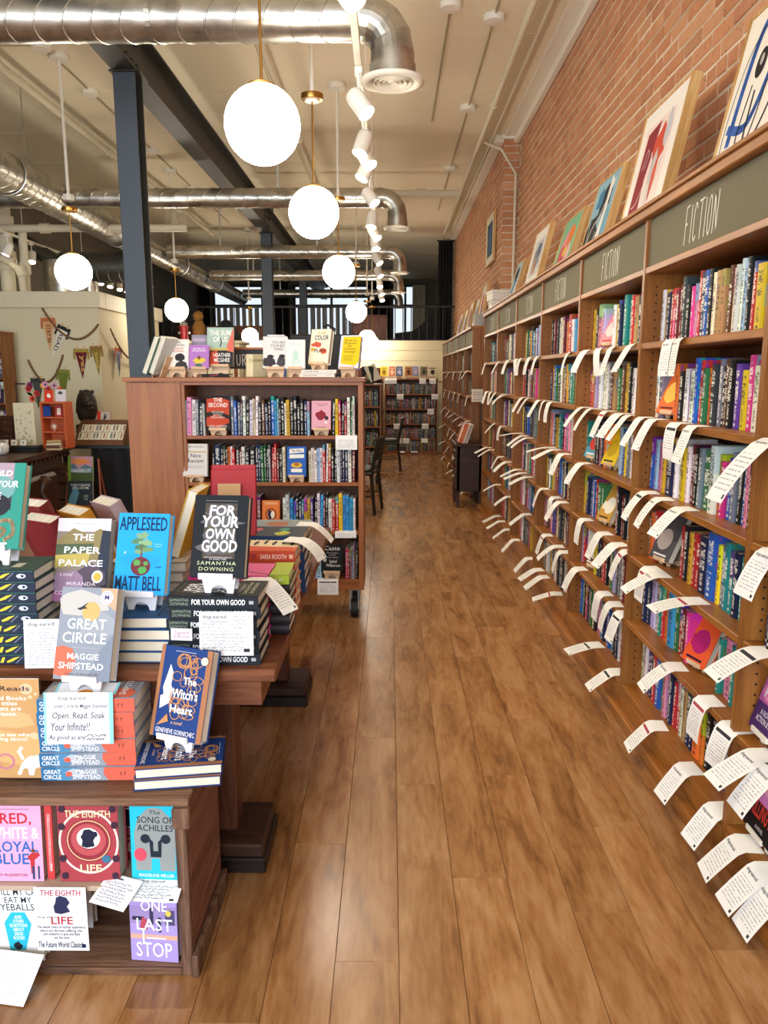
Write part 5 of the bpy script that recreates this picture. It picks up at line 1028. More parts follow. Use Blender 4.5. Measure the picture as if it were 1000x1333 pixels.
for Y in (2.165, 3.32):
    for x in (-.50, -1.35):
        m = MB(); m.box((x - .04, Y - .05, .09), (x + .04, Y + .05, .6), 0, .006); m.build('leg', TABV, tb)
    m = MB(); m.box((-1.6, Y - .125, .001), (-.365, Y + .125, .048), 0, .005); f_ = m.build('foot_block', BKW, tb)
    m = MB(); m.box((-1.58, Y - .118, .048), (-.372, Y + .118, .09), 0, .005); m.build('foot_cap', wood('dark_foot_cap', '#38231a', '#4a3024', '#241611', 'X', .4, 1.3, .1, .2, .3), f_)
m = MB(); m.box((-.96, 2.2, .2), (-.90, 3.3, .3), 0, .004); m.build('stretcher', TABY, tb)
# ---- stacks
def stack(x, y, z, w_, h_, t_, n_, c, items, spit, lab, grp, yaw=0, jit=.004, flip=False, jy=.03):
    """identical books lying on one another; the first is built, the others are copies"""
    r_ = random.Random(lab); names = ['lowest', 'second', 'third', 'fourth', 'fifth', 'sixth', 'seventh', 'eighth', 'ninth']; p = None
    for k in range(n_):
        L = '%s, %s from the bottom of its stack' % (lab, names[k]) if k and k < n_ - 1 else '%s, %s of its stack' % (lab, 'bottom' if k == 0 else 'top')
        yw = yaw + r_.uniform(-jy, jy); X = x + r_.uniform(-jit, jit); Y = y + r_.uniform(-jit, jit); Z = z + .0012 + k * (t_ + .0008)
        if p is None: p = lying(L, X, Y, Z, w_, h_, t_, c, items, yw, grp, spit, flip)
        else:
            M = M0(X, Y, Z, yw + (math.pi if flip else 0)) @ Matrix.Translation((h_ / 2, 0, t_)) @ LIE; dup(p, M=M, label=L)
    return z + .0012 + n_ * (t_ + .0008)
def front(x, y, z, lab_s, yaw, lean, w_, h_, t_, c, items, label, m=None, sw=.09, sh=.042):
    stand('white plastic stand under the %s' % lab_s if m is None else 'stand under the %s' % lab_s, (x, y + .016, z), yaw, sw, sh, m or mat('white_plastic', '#ece9ee', .35), lean=lean, group='stands on the book tables')
    return dbook(label, (x + .008 * math.sin(yaw), y - .006, z + sh + .006), yaw, lean, w_, h_, t_, c, items, group='face-out books on the book tables')
FI = [('r', 0, 0, 1, 1, '#14171c'), ('r', .2, .22, .8, .9, '#4c4038'), ('r', .27, .28, .73, .86, '#5d5a48')] + [('p', blob(cx, cy, rx, ry, 16, sd, .3), '#5f5a5c') for cx, cy, rx, ry, sd in ((.5, .80, .28, .09, 1), (.55, .66, .34, .08, 2), (.5, .5, .3, .09, 3), (.45, .36, .33, .09, 4))] + [
    ('t', 'FOR', .28, .745, .76, .875, '#f3f1f2', .055, .1), ('t', 'YOUR', .16, .60, .84, .745, '#f3f1f2', .06, .1), ('t', 'OWN', .24, .455, .78, .59, '#f3f1f2', .055, .1), ('t', 'GOOD', .18, .30, .84, .45, '#f3f1f2', .06, .05),
    ('t', 'SAMANTHA', .12, .145, .84, .19, '#cfd6a8', 0, 0, 1.2), ('t', 'DOWNING', .16, .075, .80, .12, '#cfd6a8', 0, 0, 1.2), ('t', 'from the bestselling author of\nMY LOVELY WIFE', .25, .205, .75, .25, '#d9d6d2'), ('r', .2, .925, .8, .93, '#8a8f88')]
FS = [('r', 0, 0, 1, 1, '#1b2028'), ('t', 'SAMANTHA\nDOWNING', .03, .2, .24, .82, '#8fa088', 0, .1), ('t', 'FOR YOUR OWN GOOD', .27, .26, .86, .76, '#f4f2f2', .05, .1), ('r', .9, .35, .95, .65, '#a9a9a9')]
z1 = stack(-.446, 1.94, TT, .152, .232, .0292, 6, '#1b1f26', FI, FS, 'black hardcover with white brush-lettered spine', 'stack of black hardcovers on the library table', yaw=-.02)
front(-.436, 1.875, z1, 'black brush-lettered face-out book', -.10, .34, .143, .21, .035, '#14161b', FI, 'black face-out book with white brush lettering, on top of the black hardcover stack')
GRN = '#d7c43c'
BS = [('r', 0, 0, 1, 1, '#232b3d'), ('r', 0, .9, 1, 1, '#2d5a52'), ('p', [(.40, .1), (.48, .1), (.52, .8), (.42, .8)], '#b59a4a'), ('p', [(.54, .2), (.575, .2), (.60, .75), (.57, .75)], GRN), ('p', [(.62, .18), (.68, .35), (.76, .82), (.69, .7), (.61, .35)], GRN), ('p', [(.70, .15), (.72, .15), (.80, .8), (.78, .8)], '#6b7280'), ('t', 'BUILD YOUR HOUSE', .05, .3, .36, .7, '#b59a4a', .02), ('ring', .87, .5, .05, .22, .6, '#cfd5e2'), ('r', .83, .4, .87, .6, '#cfd5e2')]
BIt = [('r', 0, 0, 1, 1, '#2b4a40'), ('ring', .6, .6, .3, .2, .85, '#a98f5c'), ('r', .2, .2, .5, .3, '#c9bfa8')]
z2 = stack(-1.008, 1.93, TT, .152, .235, .0268, 9, '#2c3a44', BIt, BS, 'dark hardcover with yellow marks on a navy spine', 'stack of navy and yellow hardcovers on the library table', yaw=.02, jit=.003)
front(-1.015, 1.895, z2, 'green fossil-patterned book', -.06, .34, .155, .222, .03, '#2a8273', [('r', 0, 0, 1, 1, '#2f8b7a'), ('r', 0, .45, .8, 1, '#403a44'), ('r', 0, .8, .8, 1, '#a58f9a'), ('e', .45, .7, .4, .17, '#6f9a98'), ('e', .3, .85, .2, .08, '#2b2a33'), ('e', .55, .5, .24, .13, '#26262c'), ('p', blob(.25, .35, .3, .16, 12, 8), '#3a3526'), ('p', blob(.28, .45, .08, .1, 8, 5), '#caa24a'), ('l', curve([(.75, .1), (.88, .18), (.82, .32), (.6, .3), (.55, .2), (.65, .14), (.73, .2), (.67, .24)]), .010, '#b9a27c'),
    ('t', 'BUILD', .36, .84, .78, .91, '#f6f4ee', .04, .1), ('t', 'YOUR', .52, .71, .90, .79, '#f6f4ee', .04, .1), ('t', 'HOUSE', .2, .57, .62, .65, '#f6f4ee', .04, .1), ('t', 'AROUND', .12, .45, .60, .52, '#f6f4ee', .04, .1), ('t', 'MY BODY', .05, .32, .55, .39, '#f6f4ee', .04, .1), ('r', .58, .05, .8, .07, '#f6f4ee')], 'green face-out book with fossils and white words, cropped at the left edge')
# card on navy stack
def pcard(label, x, y, z, w_, h_, yaw, tilt, items, c='#f1eff0', curl=0, group='handwritten cards on the book tables'):
    """paper card hanging or leaning: local x right, z up from its lower edge; top edge at z + h cos(tilt)"""
    t = thing('paper_card', label, 'card', (x, y, z), (tilt, 0, yaw), group); N = 6; vs = []
    for s_ in (0, .0006):
        for i in range(N + 1):
            q = i / N; yy = curl * math.sin(q * math.pi) + s_
            vs += [(-w_ / 2, yy, h_ * q), (w_ / 2, yy, h_ * q)]
    fs = []
    for i in range(N): fs += [(2 * i, 2 * i + 1, 2 * i + 3, 2 * i + 2), (2 * (N + 1) + 2 * i, 2 * (N + 1) + 2 * i + 2, 2 * (N + 1) + 2 * i + 3, 2 * (N + 1) + 2 * i + 1)]
    m = MB(); m.add(vs, fs); m.build('paper_sheet', mat('card_' + c.lstrip('#'), c, .75), t)
    printed('handwriting', t, (-w_ / 2, 0 if curl >= 0 else curl, 0), (1, 0, 0), (0, 0, 1), w_, h_, items, lift=.0006 if curl >= 0 else .0006); return t
pcard('white handwritten card on the front of the black hardcover stack', -.41, 1.835, .755, .135, .112, .02, -.10, [('t', 'dog-eared', .06, .82, .5, .93, '#30343c', .01), ('r', .22, .78, .5, .785, '#a03040'), ('s', .06, .6, .5, .76, 2, .0009, '#4a4c55'), ('l', [(.04, .56), (.52, .56), (.52, .77), (.04, .77), (.04, .56)], .0008, '#55565e'), ('s', .6, .6, .95, .92, 4, .0008, '#55565e'), ('s', .05, .08, .93, .52, 6, .0009, '#4a4c55'), ('r', .82, .08, .93, .16, '#26262a')])
pcard('white handwritten card in front of the navy and yellow hardcover stack', -.875, 1.83, .722, .088, .125, .05, -.12, [('t', 'dog-eared', .12, .84, .85, .94, '#30343c', .01), ('r', .5, .8, .8, .807, '#a03040'), ('s', .08, .05, .95, .76, 12, .0008, '#3c3e48')])
AI = [('r', 0, 0, 1, 1, '#1f9fe6'), ('p', blob(.5, .42, .4, .08, 10, 3, .1), '#1c98de')] + [('p', blob(cx, cy, rx, ry, 13, sd, .35), cc) for cx, cy, rx, ry, sd, cc in ((.5, .72, .12, .05, 1, '#7fa07a'), (.42, .65, .13, .04, 2, '#557f5a'), (.58, .63, .14, .04, 3, '#86a878'), (.48, .58, .15, .035, 4, '#4c7450'), (.6, .55, .12, .03, 5, '#6b9060'), (.45, .52, .09, .025, 6, '#7c9c70'))] + [
    ('p', [(.475, .40), (.525, .40), (.51, .6), (.49, .6)], '#6f5a44'), ('e', .5, .345, .19, .115, '#6b2c33'), ('p', blob(.42, .39, .08, .04, 9, 7), '#5d9a4e'), ('p', blob(.55, .30, .09, .05, 9, 8), '#4f9a4a'), ('p', blob(.6, .38, .05, .03, 9, 9), '#5d9a4e'),
    ('t', 'APPLESEED', .03, .785, .96, .955, '#10264a', .012), ('t', 'MATT BELL', .03, .055, .93, .225, '#10264a', .012), ('t', 'a novel', .78, .33, .9, .36, '#0f2f60'), ('p', [(.16, .5), (.19, .53), (.2, .5)], '#eef4fa'), ('r', .74, .62, .9, .623, '#d9ecfa'), ('r', .74, .59, .88, .593, '#d9ecfa')]
z3 = stack(-.655, 1.945, TT, .155, .225, .0298, 4, '#234a7c', [('r', 0, 0, 1, 1, '#27527f'), ('t', 'MATT BELL', .05, .06, .95, .24, '#11243f', .01), ('t', 'APPLESEED', .05, .76, .95, .94, '#11243f', .01)], None, 'blue hardcover with cream page edges facing out', 'stack of blue hardcovers on the library table', yaw=.0, flip=True)
front(-.650, 1.915, z3, 'bright blue book with a tree', -.12, .32, .142, .212, .033, '#1f9fe6', AI, 'bright blue face-out book with a tree growing from an apple globe')
# books under the landscape cover
z4 = stack(-.85, 1.99, TT, .15, .22, .03, 3, '#5a5550', None, None, 'grey-brown hardcover under the landscape cover', 'hidden stack behind the handwritten card', yaw=.05)
front(-.822, 1.95, z4, 'landscape-painted book', -.08, .33, .15, .222, .028, '#8b8178', [('r', 0, 0, 1, 1, '#8b7d72'), ('r', 0, .84, 1, 1, '#dcd2d6'), ('p', [(0, .72), (.3, .88), (.6, .8), (.8, .88), (1, .8), (1, .5), (0, .5)], '#8a7a4f'), ('p', [(0, .55), (.7, .6), (.7, .7), (0, .68)], '#4f5a3f'), ('p', [(0, .4), (.6, .44), (.65, .58), (0, .55)], '#b7a355'), ('p', [(.78, .2), (1, .15), (1, .85), (.85, .86), (.8, .5)], '#2c3240'), ('p', blob(.7, .3, .3, .14, 12, 4), '#584a58'), ('p', blob(.25, .2, .3, .16, 12, 5), '#9c7f98'), ('p', [(0, 0), (1, 0), (1, .14), (0, .12)], '#a06a90'),
    ('t', 'THE', .3, .73, .7, .81, '#f5f3f4', .03), ('t', 'PAPER', .16, .575, .84, .655, '#f5f3f4', .03), ('t', 'PALACE', .08, .42, .9, .50, '#f5f3f4', .03), ('t', 'a novel', .12, .3, .36, .35, '#f0dfe8', 0, .2), ('t', 'MIRANDA', .26, .19, .8, .235, '#efe0ea', .01, 0, 1.1), ('t', 'COWLEY HELLER', .05, .08, .9, .125, '#efe0ea', .01), ('e', .82, .30, .105, .075, '#ece6e0'), ('e', .82, .30, .07, .05, '#d9b44a'), ('r', .3, .93, .7, .934, '#8a7f88')], 'face-out book with a painted landscape and white capitals')
# ---- Great Circle corner on the crate
CT = .475
SO = '#d3614c'
GS = [('r', 0, 0, 1, 1, '#7f8a9a'), ('r', 0, 0, .16, 1, '#2f6a96'), ('p', [(.16, 0), (.3, 0), (.38, 1), (.16, 1)], '#4f86ab'), ('p', blob(.36, .6, .1, .3, 10, 3, .1), '#b9bcc2'), ('p', [(.5, .0), (.7, .0), (.72, 1), (.45, 1)], '#8f97a3'), ('p', [(.7, 0), (1, 0), (1, 1), (.66, 1), (.65, .5)], SO), ('e', .29, .5, .035, .2, SO), ('t', 'GREAT\nCIRCLE', .025, .12, .21, .84, '#f1f1f4', .03), ('t', 'MAGGIE\nSHIPSTEAD', .33, .12, .62, .84, '#f1f1f4', .03), ('l', [(.83, .35), (.84, .65), (.82, .5)], .0012, '#7a3a36'), ('l', [(.87, .35), (.88, .65), (.86, .5)], .0012, '#7a3a36')]
GI = [('r', 0, 0, 1, 1, '#8d929c'), ('p', blob(.35, .83, .55, .13, 12, 3, .2), '#bdb8b2'), ('p', blob(.7, .6, .4, .14, 12, 4, .2), '#9a9da4'), ('p', [(.6, .0), (1, 0), (1, .5), (.75, .3)], '#7d8594'), ('p', [(.75, .86), (1, .75), (1, 1), (.7, 1)], '#c3a284'), ('e', .56, .74, .16, .105, '#e6a868'), ('p', [(0, .05), (.2, .02), (.34, .1), (.37, .22), (.3, .33), (.12, .36), (0, .34)], '#dd6a50'), ('p', [(.3, .765), (.38, .785), (.5, .84), (.44, .79), (.5, .77), (.42, .765), (.36, .75)], '#2f2f38'), ('e', .82, .9, .11, .075, '#eae3e6'), ('ring', .82, .9, .085, .058, .9, '#6a5a9a'), ('t', 'M', .78, .875, .86, .925, '#33366a', .04),
    ('t', 'GREAT', .16, .545, .86, .66, '#f6f5f3', .025), ('t', 'CIRCLE', .10, .395, .88, .51, '#f6f5f3', .025), ('t', 'MAGGIE', .22, .22, .78, .285, '#f6f5f3', .03), ('t', 'SHIPSTEAD', .08, .115, .88, .185, '#f6f5f3', .03), ('r', .3, .345, .7, .347, '#e6dcd6'), ('t', 'author of Astonish Me', .2, .055, .8, .075, '#6a4a4a')]
z5 = stack(-.737, 1.81, CT, .158, .232, .0342, 6, '#8890a0', GI, GS, 'grey and coral hardcover with white condensed spine lettering', 'stack of grey and coral hardcovers on the crate', yaw=.03, jit=.005)
front(-.742, 1.745, z5, 'grey and coral face-out book', -.14, .33, .148, .222, .036, '#a0a4ad', GI, 'grey and coral face-out book on top of its own stack on the crate', sh=.036)
pcard('large handwritten card with pale blue edges hanging over the grey and coral stack', -.745, 1.712, .578, .165, .125, .02, -.12, [('r', 0, 0, 1, 1, '#f4f3f4'), ('r', 0, 0, .035, 1, '#8fd3e4'), ('r', .94, 0, 1, 1, '#8fd3e4'), ('t', 'dog-eared', .2, .84, .6, .93, '#2f333b', .01), ('t', 'Great Circle by Maggie Shipstead', .14, .68, .92, .78, '#16203c', .01, .2), ('t', 'Open. Read. Soak', .12, .46, .88, .62, '#16203c', .01, .2), ('t', 'Your Infinite!!', .1, .26, .66, .42, '#16203c', .01, .2), ('t', 'As good as any', .06, .06, .6, .18, '#16203c', .01, .2), ('s', .6, .05, .92, .2, 2, .0016, '#16203c')])
pcard('top flap of the handwritten card, with a small orange sketch, under the stand', -.74, 1.735, z5 - .005, .15, .06, .02, -1.25, [('e', .5, .4, .13, .17, '#e0913a'), ('r', 0, 0, .03, 1, '#8fd3e4'), ('r', .96, 0, 1, 1, '#8fd3e4')])
# witch stack, two books turned
WI = [('r', 0, 0, 1, 1, '#1f3c78'), ('r', 0, 0, .07, 1, '#a8704c'), ('r', .9, 0, 1, 1, '#a8704c'), ('p', [(.12, .3), (.3, .38), (.34, .5), (.28, .58), (.3, .7), (.22, .8), (.16, .62), (.13, .54), (.16, .46), (.1, .44)], '#ece9ec')]
rw = random.Random(5)
for k in range(26):
    cx = .58 + rw.uniform(-.2, .2); cy = .56 + rw.uniform(-.33, .33); WI.append(('ring', cx, cy, rw.uniform(.07, .15), rw.uniform(.04, .085), .86, '#c98a55'))
WI += [('p', [(.12, .12), (.34, .18), (.3, .26)], '#c98a55'), ('t', 'The', .52, .6, .78, .68, '#f4f3f4', .04), ('t', "Witch's", .34, .44, .84, .55, '#f4f3f4', .04), ('t', 'Heart', .34, .28, .78, .37, '#f4f3f4', .04), ('t', 'GENEVIEVE GORNICHEC', .12, .055, .88, .105, '#f0ecf0', .01), ('t', 'a novel', .4, .16, .62, .2, '#e4b48c', 0, .2), ('e', .88, .88, .07, .045, '#d9d2b8'), ('r', .3, .95, .7, .955, '#c9cfe0')]
z6 = stack(-.515, 1.765, CT, .15, .205, .0262, 2, '#1f3a72', WI, None, 'navy hardcover with cream page edges toward the viewer', 'pair of navy hardcovers on the crate corner', yaw=.17, flip=True, jy=.03)
front(-.525, 1.755, z6, 'navy and copper book', -.36, .33, .152, .222, .034, '#1f3a72', WI, 'navy and copper face-out book with a white face in profile', sh=.036)
pcard('small white price card sticking up behind the navy and copper book', -.522, 1.835, .795, .055, .03, -.1, -.1, [('t', 'Signed\nEdition', .15, .2, .85, .8, '#a0487a', .01)])
# sign in acrylic holder
sg = thing('acrylic_sign', 'tan shop notice in a clear acrylic holder, with a white dog silhouette', 'sign', (-.952, 1.73, CT), (-.06, 0, 0))
SI = [('r', 0, 0, 1, 1, '#c6965f'), ('p', blob(.6, .6, .35, .1, 12, 4), '#d8a874'), ('p', [(.3, .2), (1, .1), (1, .4), (.5, .5)], '#d8a56c'), ('e', .86, .9, .07, .055, '#e2bb92'), ('e', .9, .82, .025, .02, '#e2bb92'), ('e', .96, .85, .02, .016, '#e2bb92'), ('t', 'Dog Day Reads', .02, .865, .9, .93, '#3b2a3a', .02), ('t', 'The Dog Eared Books\nbest selling titles\nour customers are\nloving en masse.', .08, .62, .86, .83, '#fbf6ee', .015), ('t', 'We are happy to see what\nour dog is raving about!', .08, .37, .9, .46, '#fbf6ee', .015), ('e', .93, .43, .05, .035, '#e2bb92'),
    ('ring', .42, .16, .12, .075, .8, '#c0708e'), ('ring', .60, .17, .10, .08, .8, '#c0708e'), ('p', [(.72, .04), (.78, .16), (.85, .22), (1, .24), (1, .12), (.92, .1), (.9, .03), (.85, .03), (.84, .1), (.79, .1), (.76, .03)], '#f6f3ea'), ('l', [(.79, .2), (.75, .27), (.78, .31)], .008, '#f6f3ea')]
m = MB(); m.box((-.12, 0, .004), (.105, .0015, .255)); pn = m.build('notice_sheet', PAPER, sg); printed('notice_printing', pn, (-.12, 0, .004), (1, 0, 0), (0, 0, 1), .225, .25, SI, lift=.0003)
ACR = mat('clear_acrylic', '#ffffff', .03); ACR.node_tree.nodes['Principled BSDF'].inputs['Transmission Weight'].default_value = 1; ACR.node_tree.nodes['Principled BSDF'].inputs['IOR'].default_value = 1.05
m = MB(); m.box((-.125, -.003, .001), (.11, -.0015, .26), 0, .0004); m.build('acrylic_front', ACR, sg); m = MB(); m.box((-.125, -.05, .0005), (.11, .03, .002)); m.build('acrylic_base', ACR, sg)
# ------------------------------------------------------------------ crate
cr = thing('wooden_crate', 'rough wooden crate shelf on the floor in front of the table, filled with face-out books', 'crate', (-1.2, 1.655, 0)); CW_ = .72; CD_ = .32
for y0, y1 in ((-.012, .11), (.112, .215), (.217, CD_ + .01)): m = MB(); m.box((0, y0, .455), (CW_ + .01, y1, .4745), 0, .003); m.build('top_plank', CRATEW, cr)
for z0, z1 in ((.02, .13), (.133, .245), (.248, .355), (.358, .455)): m = MB(); m.box((CW_ - .016, .012, z0), (CW_, CD_, z1), 0, .002); m.build('side_plank', wood('rough_crate_side', '#7c5140', '#95695a', '#4b3026', 'Y', .65, 1.4, 0, .35, .5), cr)
m = MB(); m.box((CW_ - .028, -.006, .0), (CW_, .012, .455), 0, .003); m.build('front_post', CRATEV, cr)
m = MB(); m.box((CW_ - .03, -.018, .40), (CW_ + .012, .0, .452), 0, .003); m.build('corner_block', CRATEV, cr)
m = MB(); m.box((CW_, -.014, .001), (CW_ + .016, CD_ + .01, .06), 0, .003); m.build('bottom_rail', CRATEV, cr)
m = MB(); m.box((0, -.006, .001), (CW_ - .028, .004, .02), 0, .002); m.build('front_lip', CRATEW, cr)
m = MB(); m.box((0, .004, .004), (CW_ - .016, CD_, .02), 0, .001); m.build('bottom_board', CRATEW, cr)
m = MB(); m.box((0, 0, .225), (CW_ - .016, CD_ - .01, .238), 0, .002); m.build('middle_shelf', mat('pale_shelf_card', '#b9a08a', .7), cr)
m = MB(); m.box((0, CD_ - .01, .02), (CW_ - .016, CD_, .455)); m.build('back_board', CRATEW, cr)
m = MB(); m.box((0, .0, .02), (.014, CD_ - .01, .455)); m.build('side_board', CRATEV, cr)
cY = 1.66
def cbook(x0, x1, z, h_, t_, c, items, label, Y=cY + .012, lean=.06, yaw=0, spit=None): return dbook(label, ((x0 + x1) / 2, Y, z + .001), yaw, lean, x1 - x0, h_, t_, c, items, group='face-out books in the crate', spitems=spit)
cbook(-.975, -.838, .239, .198, .035, '#d58fae', [('r', 0, 0, 1, 1, '#e3a3c4'), ('t', 'RED,', .26, .72, .82, .88, '#c0272d', .03), ('t', 'WHITE &', .06, .55, .95, .70, '#f4eef2', .03), ('t', 'ROYAL', .12, .38, .92, .52, '#2a62ae', .03), ('t', 'BLUE', .12, .22, .75, .36, '#2a62ae', .03), ('p', [(.78, .1), (.84, .1), (.85, .28), (.95, .34), (.92, .38), (.8, .37), (.72, .32), (.77, .27)], '#b8323a'), ('r', .8, .03, .84, .2, '#27406a'), ('r', .9, .03, .93, .2, '#27406a'), ('e', .83, .4, .035, .025, '#6b4632'), ('t', 'CASEY McQUISTON', .05, .06, .7, .1, '#8a3a66'), ('r', .2, .93, .8, .935, '#8a5a76')], 'pink face-out book with red, white and blue title words, upper crate shelf')
dbook('thin red-spined book standing beside the pink title, upper crate shelf', (-.825, cY + .02, .24), 0, .05, .02, .19, .15, '#c23a3a', [('r', 0, 0, 1, 1, '#c53c3c'), ('t', 'ROYAL BLUE', .3, .1, .7, .9, '#f2e6e6')], group='face-out books in the crate')
EI = [('r', 0, 0, 1, 1, '#a63f47'), ('ring', .5, .5, .5, .40, .93, '#ddd3c6'), ('e', .5, .52, .38, .27, '#8e2f3a'), ('ring', .5, .52, .36, .255, .95, '#d9b98a'), ('ring', .5, .53, .29, .2, .62, '#b65054'), ('e', .5, .55, .195, .13, '#efe9e2'), ('p', [(.38, .45), (.46, .43), (.6, .45), (.58, .52), (.62, .57), (.6, .63), (.52, .665), (.43, .655), (.4, .6), (.37, .57), (.4, .52)], '#1e2238'), ('e', .62, .6, .035, .035, '#1e2238'), ('t', 'THE EIGHTH', .12, .81, .88, .90, '#e7d6ae', .02), ('t', 'LIFE', .34, .13, .7, .22, '#e7d6ae', .03), ('e', .78, .29, .075, .05, '#3f6f8c')] + [('p', blob(cx, cy, .07, .05, 7, 3), '#3c2436') for cx, cy in ((.08, .08), (.92, .08), (.08, .92), (.92, .92), (.06, .3), (.94, .3), (.06, .7), (.94, .72))]
eb = cbook(-.80, -.652, .239, .205, .055, '#a63f47', EI, 'maroon face-out book with a silhouetted head in rings, upper crate shelf', lean=.04)
dup(eb, (-.655, cY + .10, .240), None, 'second copy of the maroon silhouetted book, standing behind at right')
cbook(-.627, -.505, .245, .195, .03, '#19a9c4', [('r', 0, 0, 1, 1, '#22b6cf'), ('p', [(.1, .12), (.9, .12), (.93, .6), (.85, .8), (.65, .93), (.5, .95), (.35, .93), (.15, .8), (.07, .6)], '#8d9290'), ('p', [(.4, .08), (.6, .08), (.58, .28), (.42, .28)], '#22b6cf'), ('t', 'The', .4, .86, .62, .91, '#1c2b33', .0, .2), ('t', 'SONG OF\nACHILLES', .14, .64, .88, .83, '#16242c', .01), ('e', .3, .54, .1, .06, '#1c2633'), ('e', .72, .54, .1, .06, '#1c2633'), ('p', [(.38, .55), (.46, .5), (.46, .38), (.56, .38), (.56, .5), (.64, .55), (.62, .3), (.4, .3)], '#1c2633'), ('e', .19, .33, .13, .085, '#d8495c'), ('t', 'MADELINE MILLER', .15, .04, .88, .08, '#eef6f8', .01)], 'turquoise face-out book with a grey helmet arch, upper crate shelf', yaw=-.05, lean=.05)
cbook(-.985, -.853, .021, .20, .03, '#e9e9e6', [('r', 0, 0, 1, 1, '#eeeeec'), ('t', 'WILL MY CAT', .06, .86, .98, .96, '#23303e', .01, -.1), ('t', 'EAT MY', .28, .76, .8, .84, '#23303e', .01, -.1), ('t', 'EYEBALLS?', .12, .66, .9, .75, '#23303e', .01, -.1), ('p', [(.35, .14), (.65, .14), (.78, .48), (.66, .64), (.4, .64), (.26, .5)], '#2bb3cc'), ('t', 'AND\nOTHER\nQUESTIONS\nABOUT\nDEAD\nBODIES', .36, .28, .7, .6, '#f2fafb', .02), ('p', blob(.5, .2, .08, .05, 9, 2), '#202428'), ('t', 'CAITLIN DOUGHTY', .1, .03, .88, .1, '#23303e', .01)], 'white face-out book with a turquoise coffin, lower crate shelf')
for k in range(3): dbook('%s white book standing behind the turquoise coffin cover' % ['first', 'second', 'third'][k], (-.866 + .012 * k, cY + .055 + .036 * k, .021), 0, .04, .13, .195, .03, '#e6e4e6', None, group='white copies in the lower crate shelf')
cbook(-.642, -.52, .021, .198, .028, '#9c86c4', [('r', 0, 0, 1, 1, '#a994cf'), ('r', 0, .3, 1, .36, '#e0a58f'), ('r', 0, .5, 1, .74, '#9a86b8'), ('r', .05, .55, .3, .6, '#2b2840'), ('r', .42, .5, .5, .72, '#3a3555'), ('r', .75, .5, .95, .7, '#514a70'), ('p', blob(.3, .5, .08, .1, 9, 3), '#b4485a'), ('r', .26, .26, .3, .42, '#efe0e0'), ('r', .6, .4, .66, .6, '#2a2d4a'), ('t', 'ONE', .24, .68, .80, .82, '#f8f3f6', .01), ('t', 'LAST', .14, .42, .9, .58, '#f8f3f6', .01), ('t', 'STOP', .12, .06, .88, .26, '#f8f3f6', .01), ('e', .82, .66, .06, .04, '#e3c25a'), ('r', .35, .31, .75, .33, '#f8f3f6')], 'lilac face-out book with white serif capitals, lower crate shelf', yaw=-.08, lean=.04)
pcard('handwritten card with a dark silhouetted head hanging over the crate middle shelf', -.79, 1.642, .075, .125, .168, .0, -.02, [('t', 'THE EIGHTH', .12, .87, .9, .96, '#b23a48', .03, .1), ('p', [(.38, .6), (.5, .58), (.68, .62), (.62, .7), (.68, .76), (.62, .84), (.5, .87), (.42, .84), (.4, .76), (.36, .7)], '#2a2c4c'), ('t', 'dog-eared', .03, .51, .45, .55, '#34383f'), ('t', 'LIFE', .3, .42, .72, .54, '#b23a48', .03), ('t', 'The whole chaos of human experience\nwhere one life loves suffering, fear,\nand redeems to give and feels\nnot the next.', .02, .19, .95, .4, '#1a2548', .01, .15), ('t', 'The Future World Classic!', .02, .05, .88, .15, '#1a2548', .015, .15), ('r', .86, .05, .94, .11, '#1a2548')], curl=-.0)
pcard('white handwritten card under the turquoise book, right of two on the crate shelf', -.565, 1.618, .226, .13, .06, -.05, -1.2, [('t', 'dog-eared', .2, .78, .65, .92, '#34383f'), ('r', .3, .74, .6, .75, '#a03040'), ('s', .08, .1, .93, .7, 5, .0009, '#4a4c70'), ('r', .84, .06, .92, .14, '#26262a')])
pcard('white handwritten card under the maroon book copy, left of two on the crate shelf', -.665, 1.605, .222, .10, .08, -.35, -1.2, [('s', .1, .1, .9, .8, 7, .0009, '#4a4c70'), ('r', .1, .86, .5, .9, '#34383f')])
pcard('white handwritten sheet hanging from the crate bottom over the floor', -.925, 1.56, .004, .15, .11, -.15, -.98, [('s', .1, .1, .9, .85, 9, .0007, '#9aa0b8')])
# ------------------------------------------------------------------ farther books on the table
OS = [('r', 0, 0, 1, 1, '#c0452c'), ('t', 'NESS - WATER', .03, .25, .48, .72, '#7b1f1c', .03), ('t', 'SARIA ROOTH', .52, .25, .88, .72, '#f0cdb8', .02), ('r', .92, .3, .97, .7, '#e9b79a')]
OT = [('r', 0, 0, 1, 1, '#cf5330'), ('p', [(.35, 0), (1, 0), (1, 1), (.5, 1), (.4, .5)], '#e8d6ae')] + [('p', blob(.7 + .1 * (i % 2), .1 + .13 * i, .2, .03, 9, i), '#4a3a33') for i in range(6)]
zo = stack(-.402, 2.36, TT, .155, .222, .0325, 6, '#d56a2c', OT, OS, 'orange-red hardcover with pale spine lettering', 'stack of orange-red hardcovers on the library table', jy=.02)
PS = [('r', 0, 0, 1, 1, '#d4327c'), ('l', [(.1, 0), (.5, 1)], .004, '#221420'), ('l', [(.55, 0), (.8, 1)], .003, '#221420'), ('e', .9, .5, .02, .15, '#221420')]
PT = [('r', 0, 0, 1, 1, '#d95c8e'), ('l', [(.1, 0), (.9, 1)], .006, '#2a1624'), ('r', .2, .4, .6, .45, '#e9a0bd')]
zp = stack(-.448, 2.13, TT, .145, .22, .0295, 6, '#d4327c', PT, PS, 'hot pink hardcover with thin black strokes', 'stack of hot pink hardcovers on the library table')
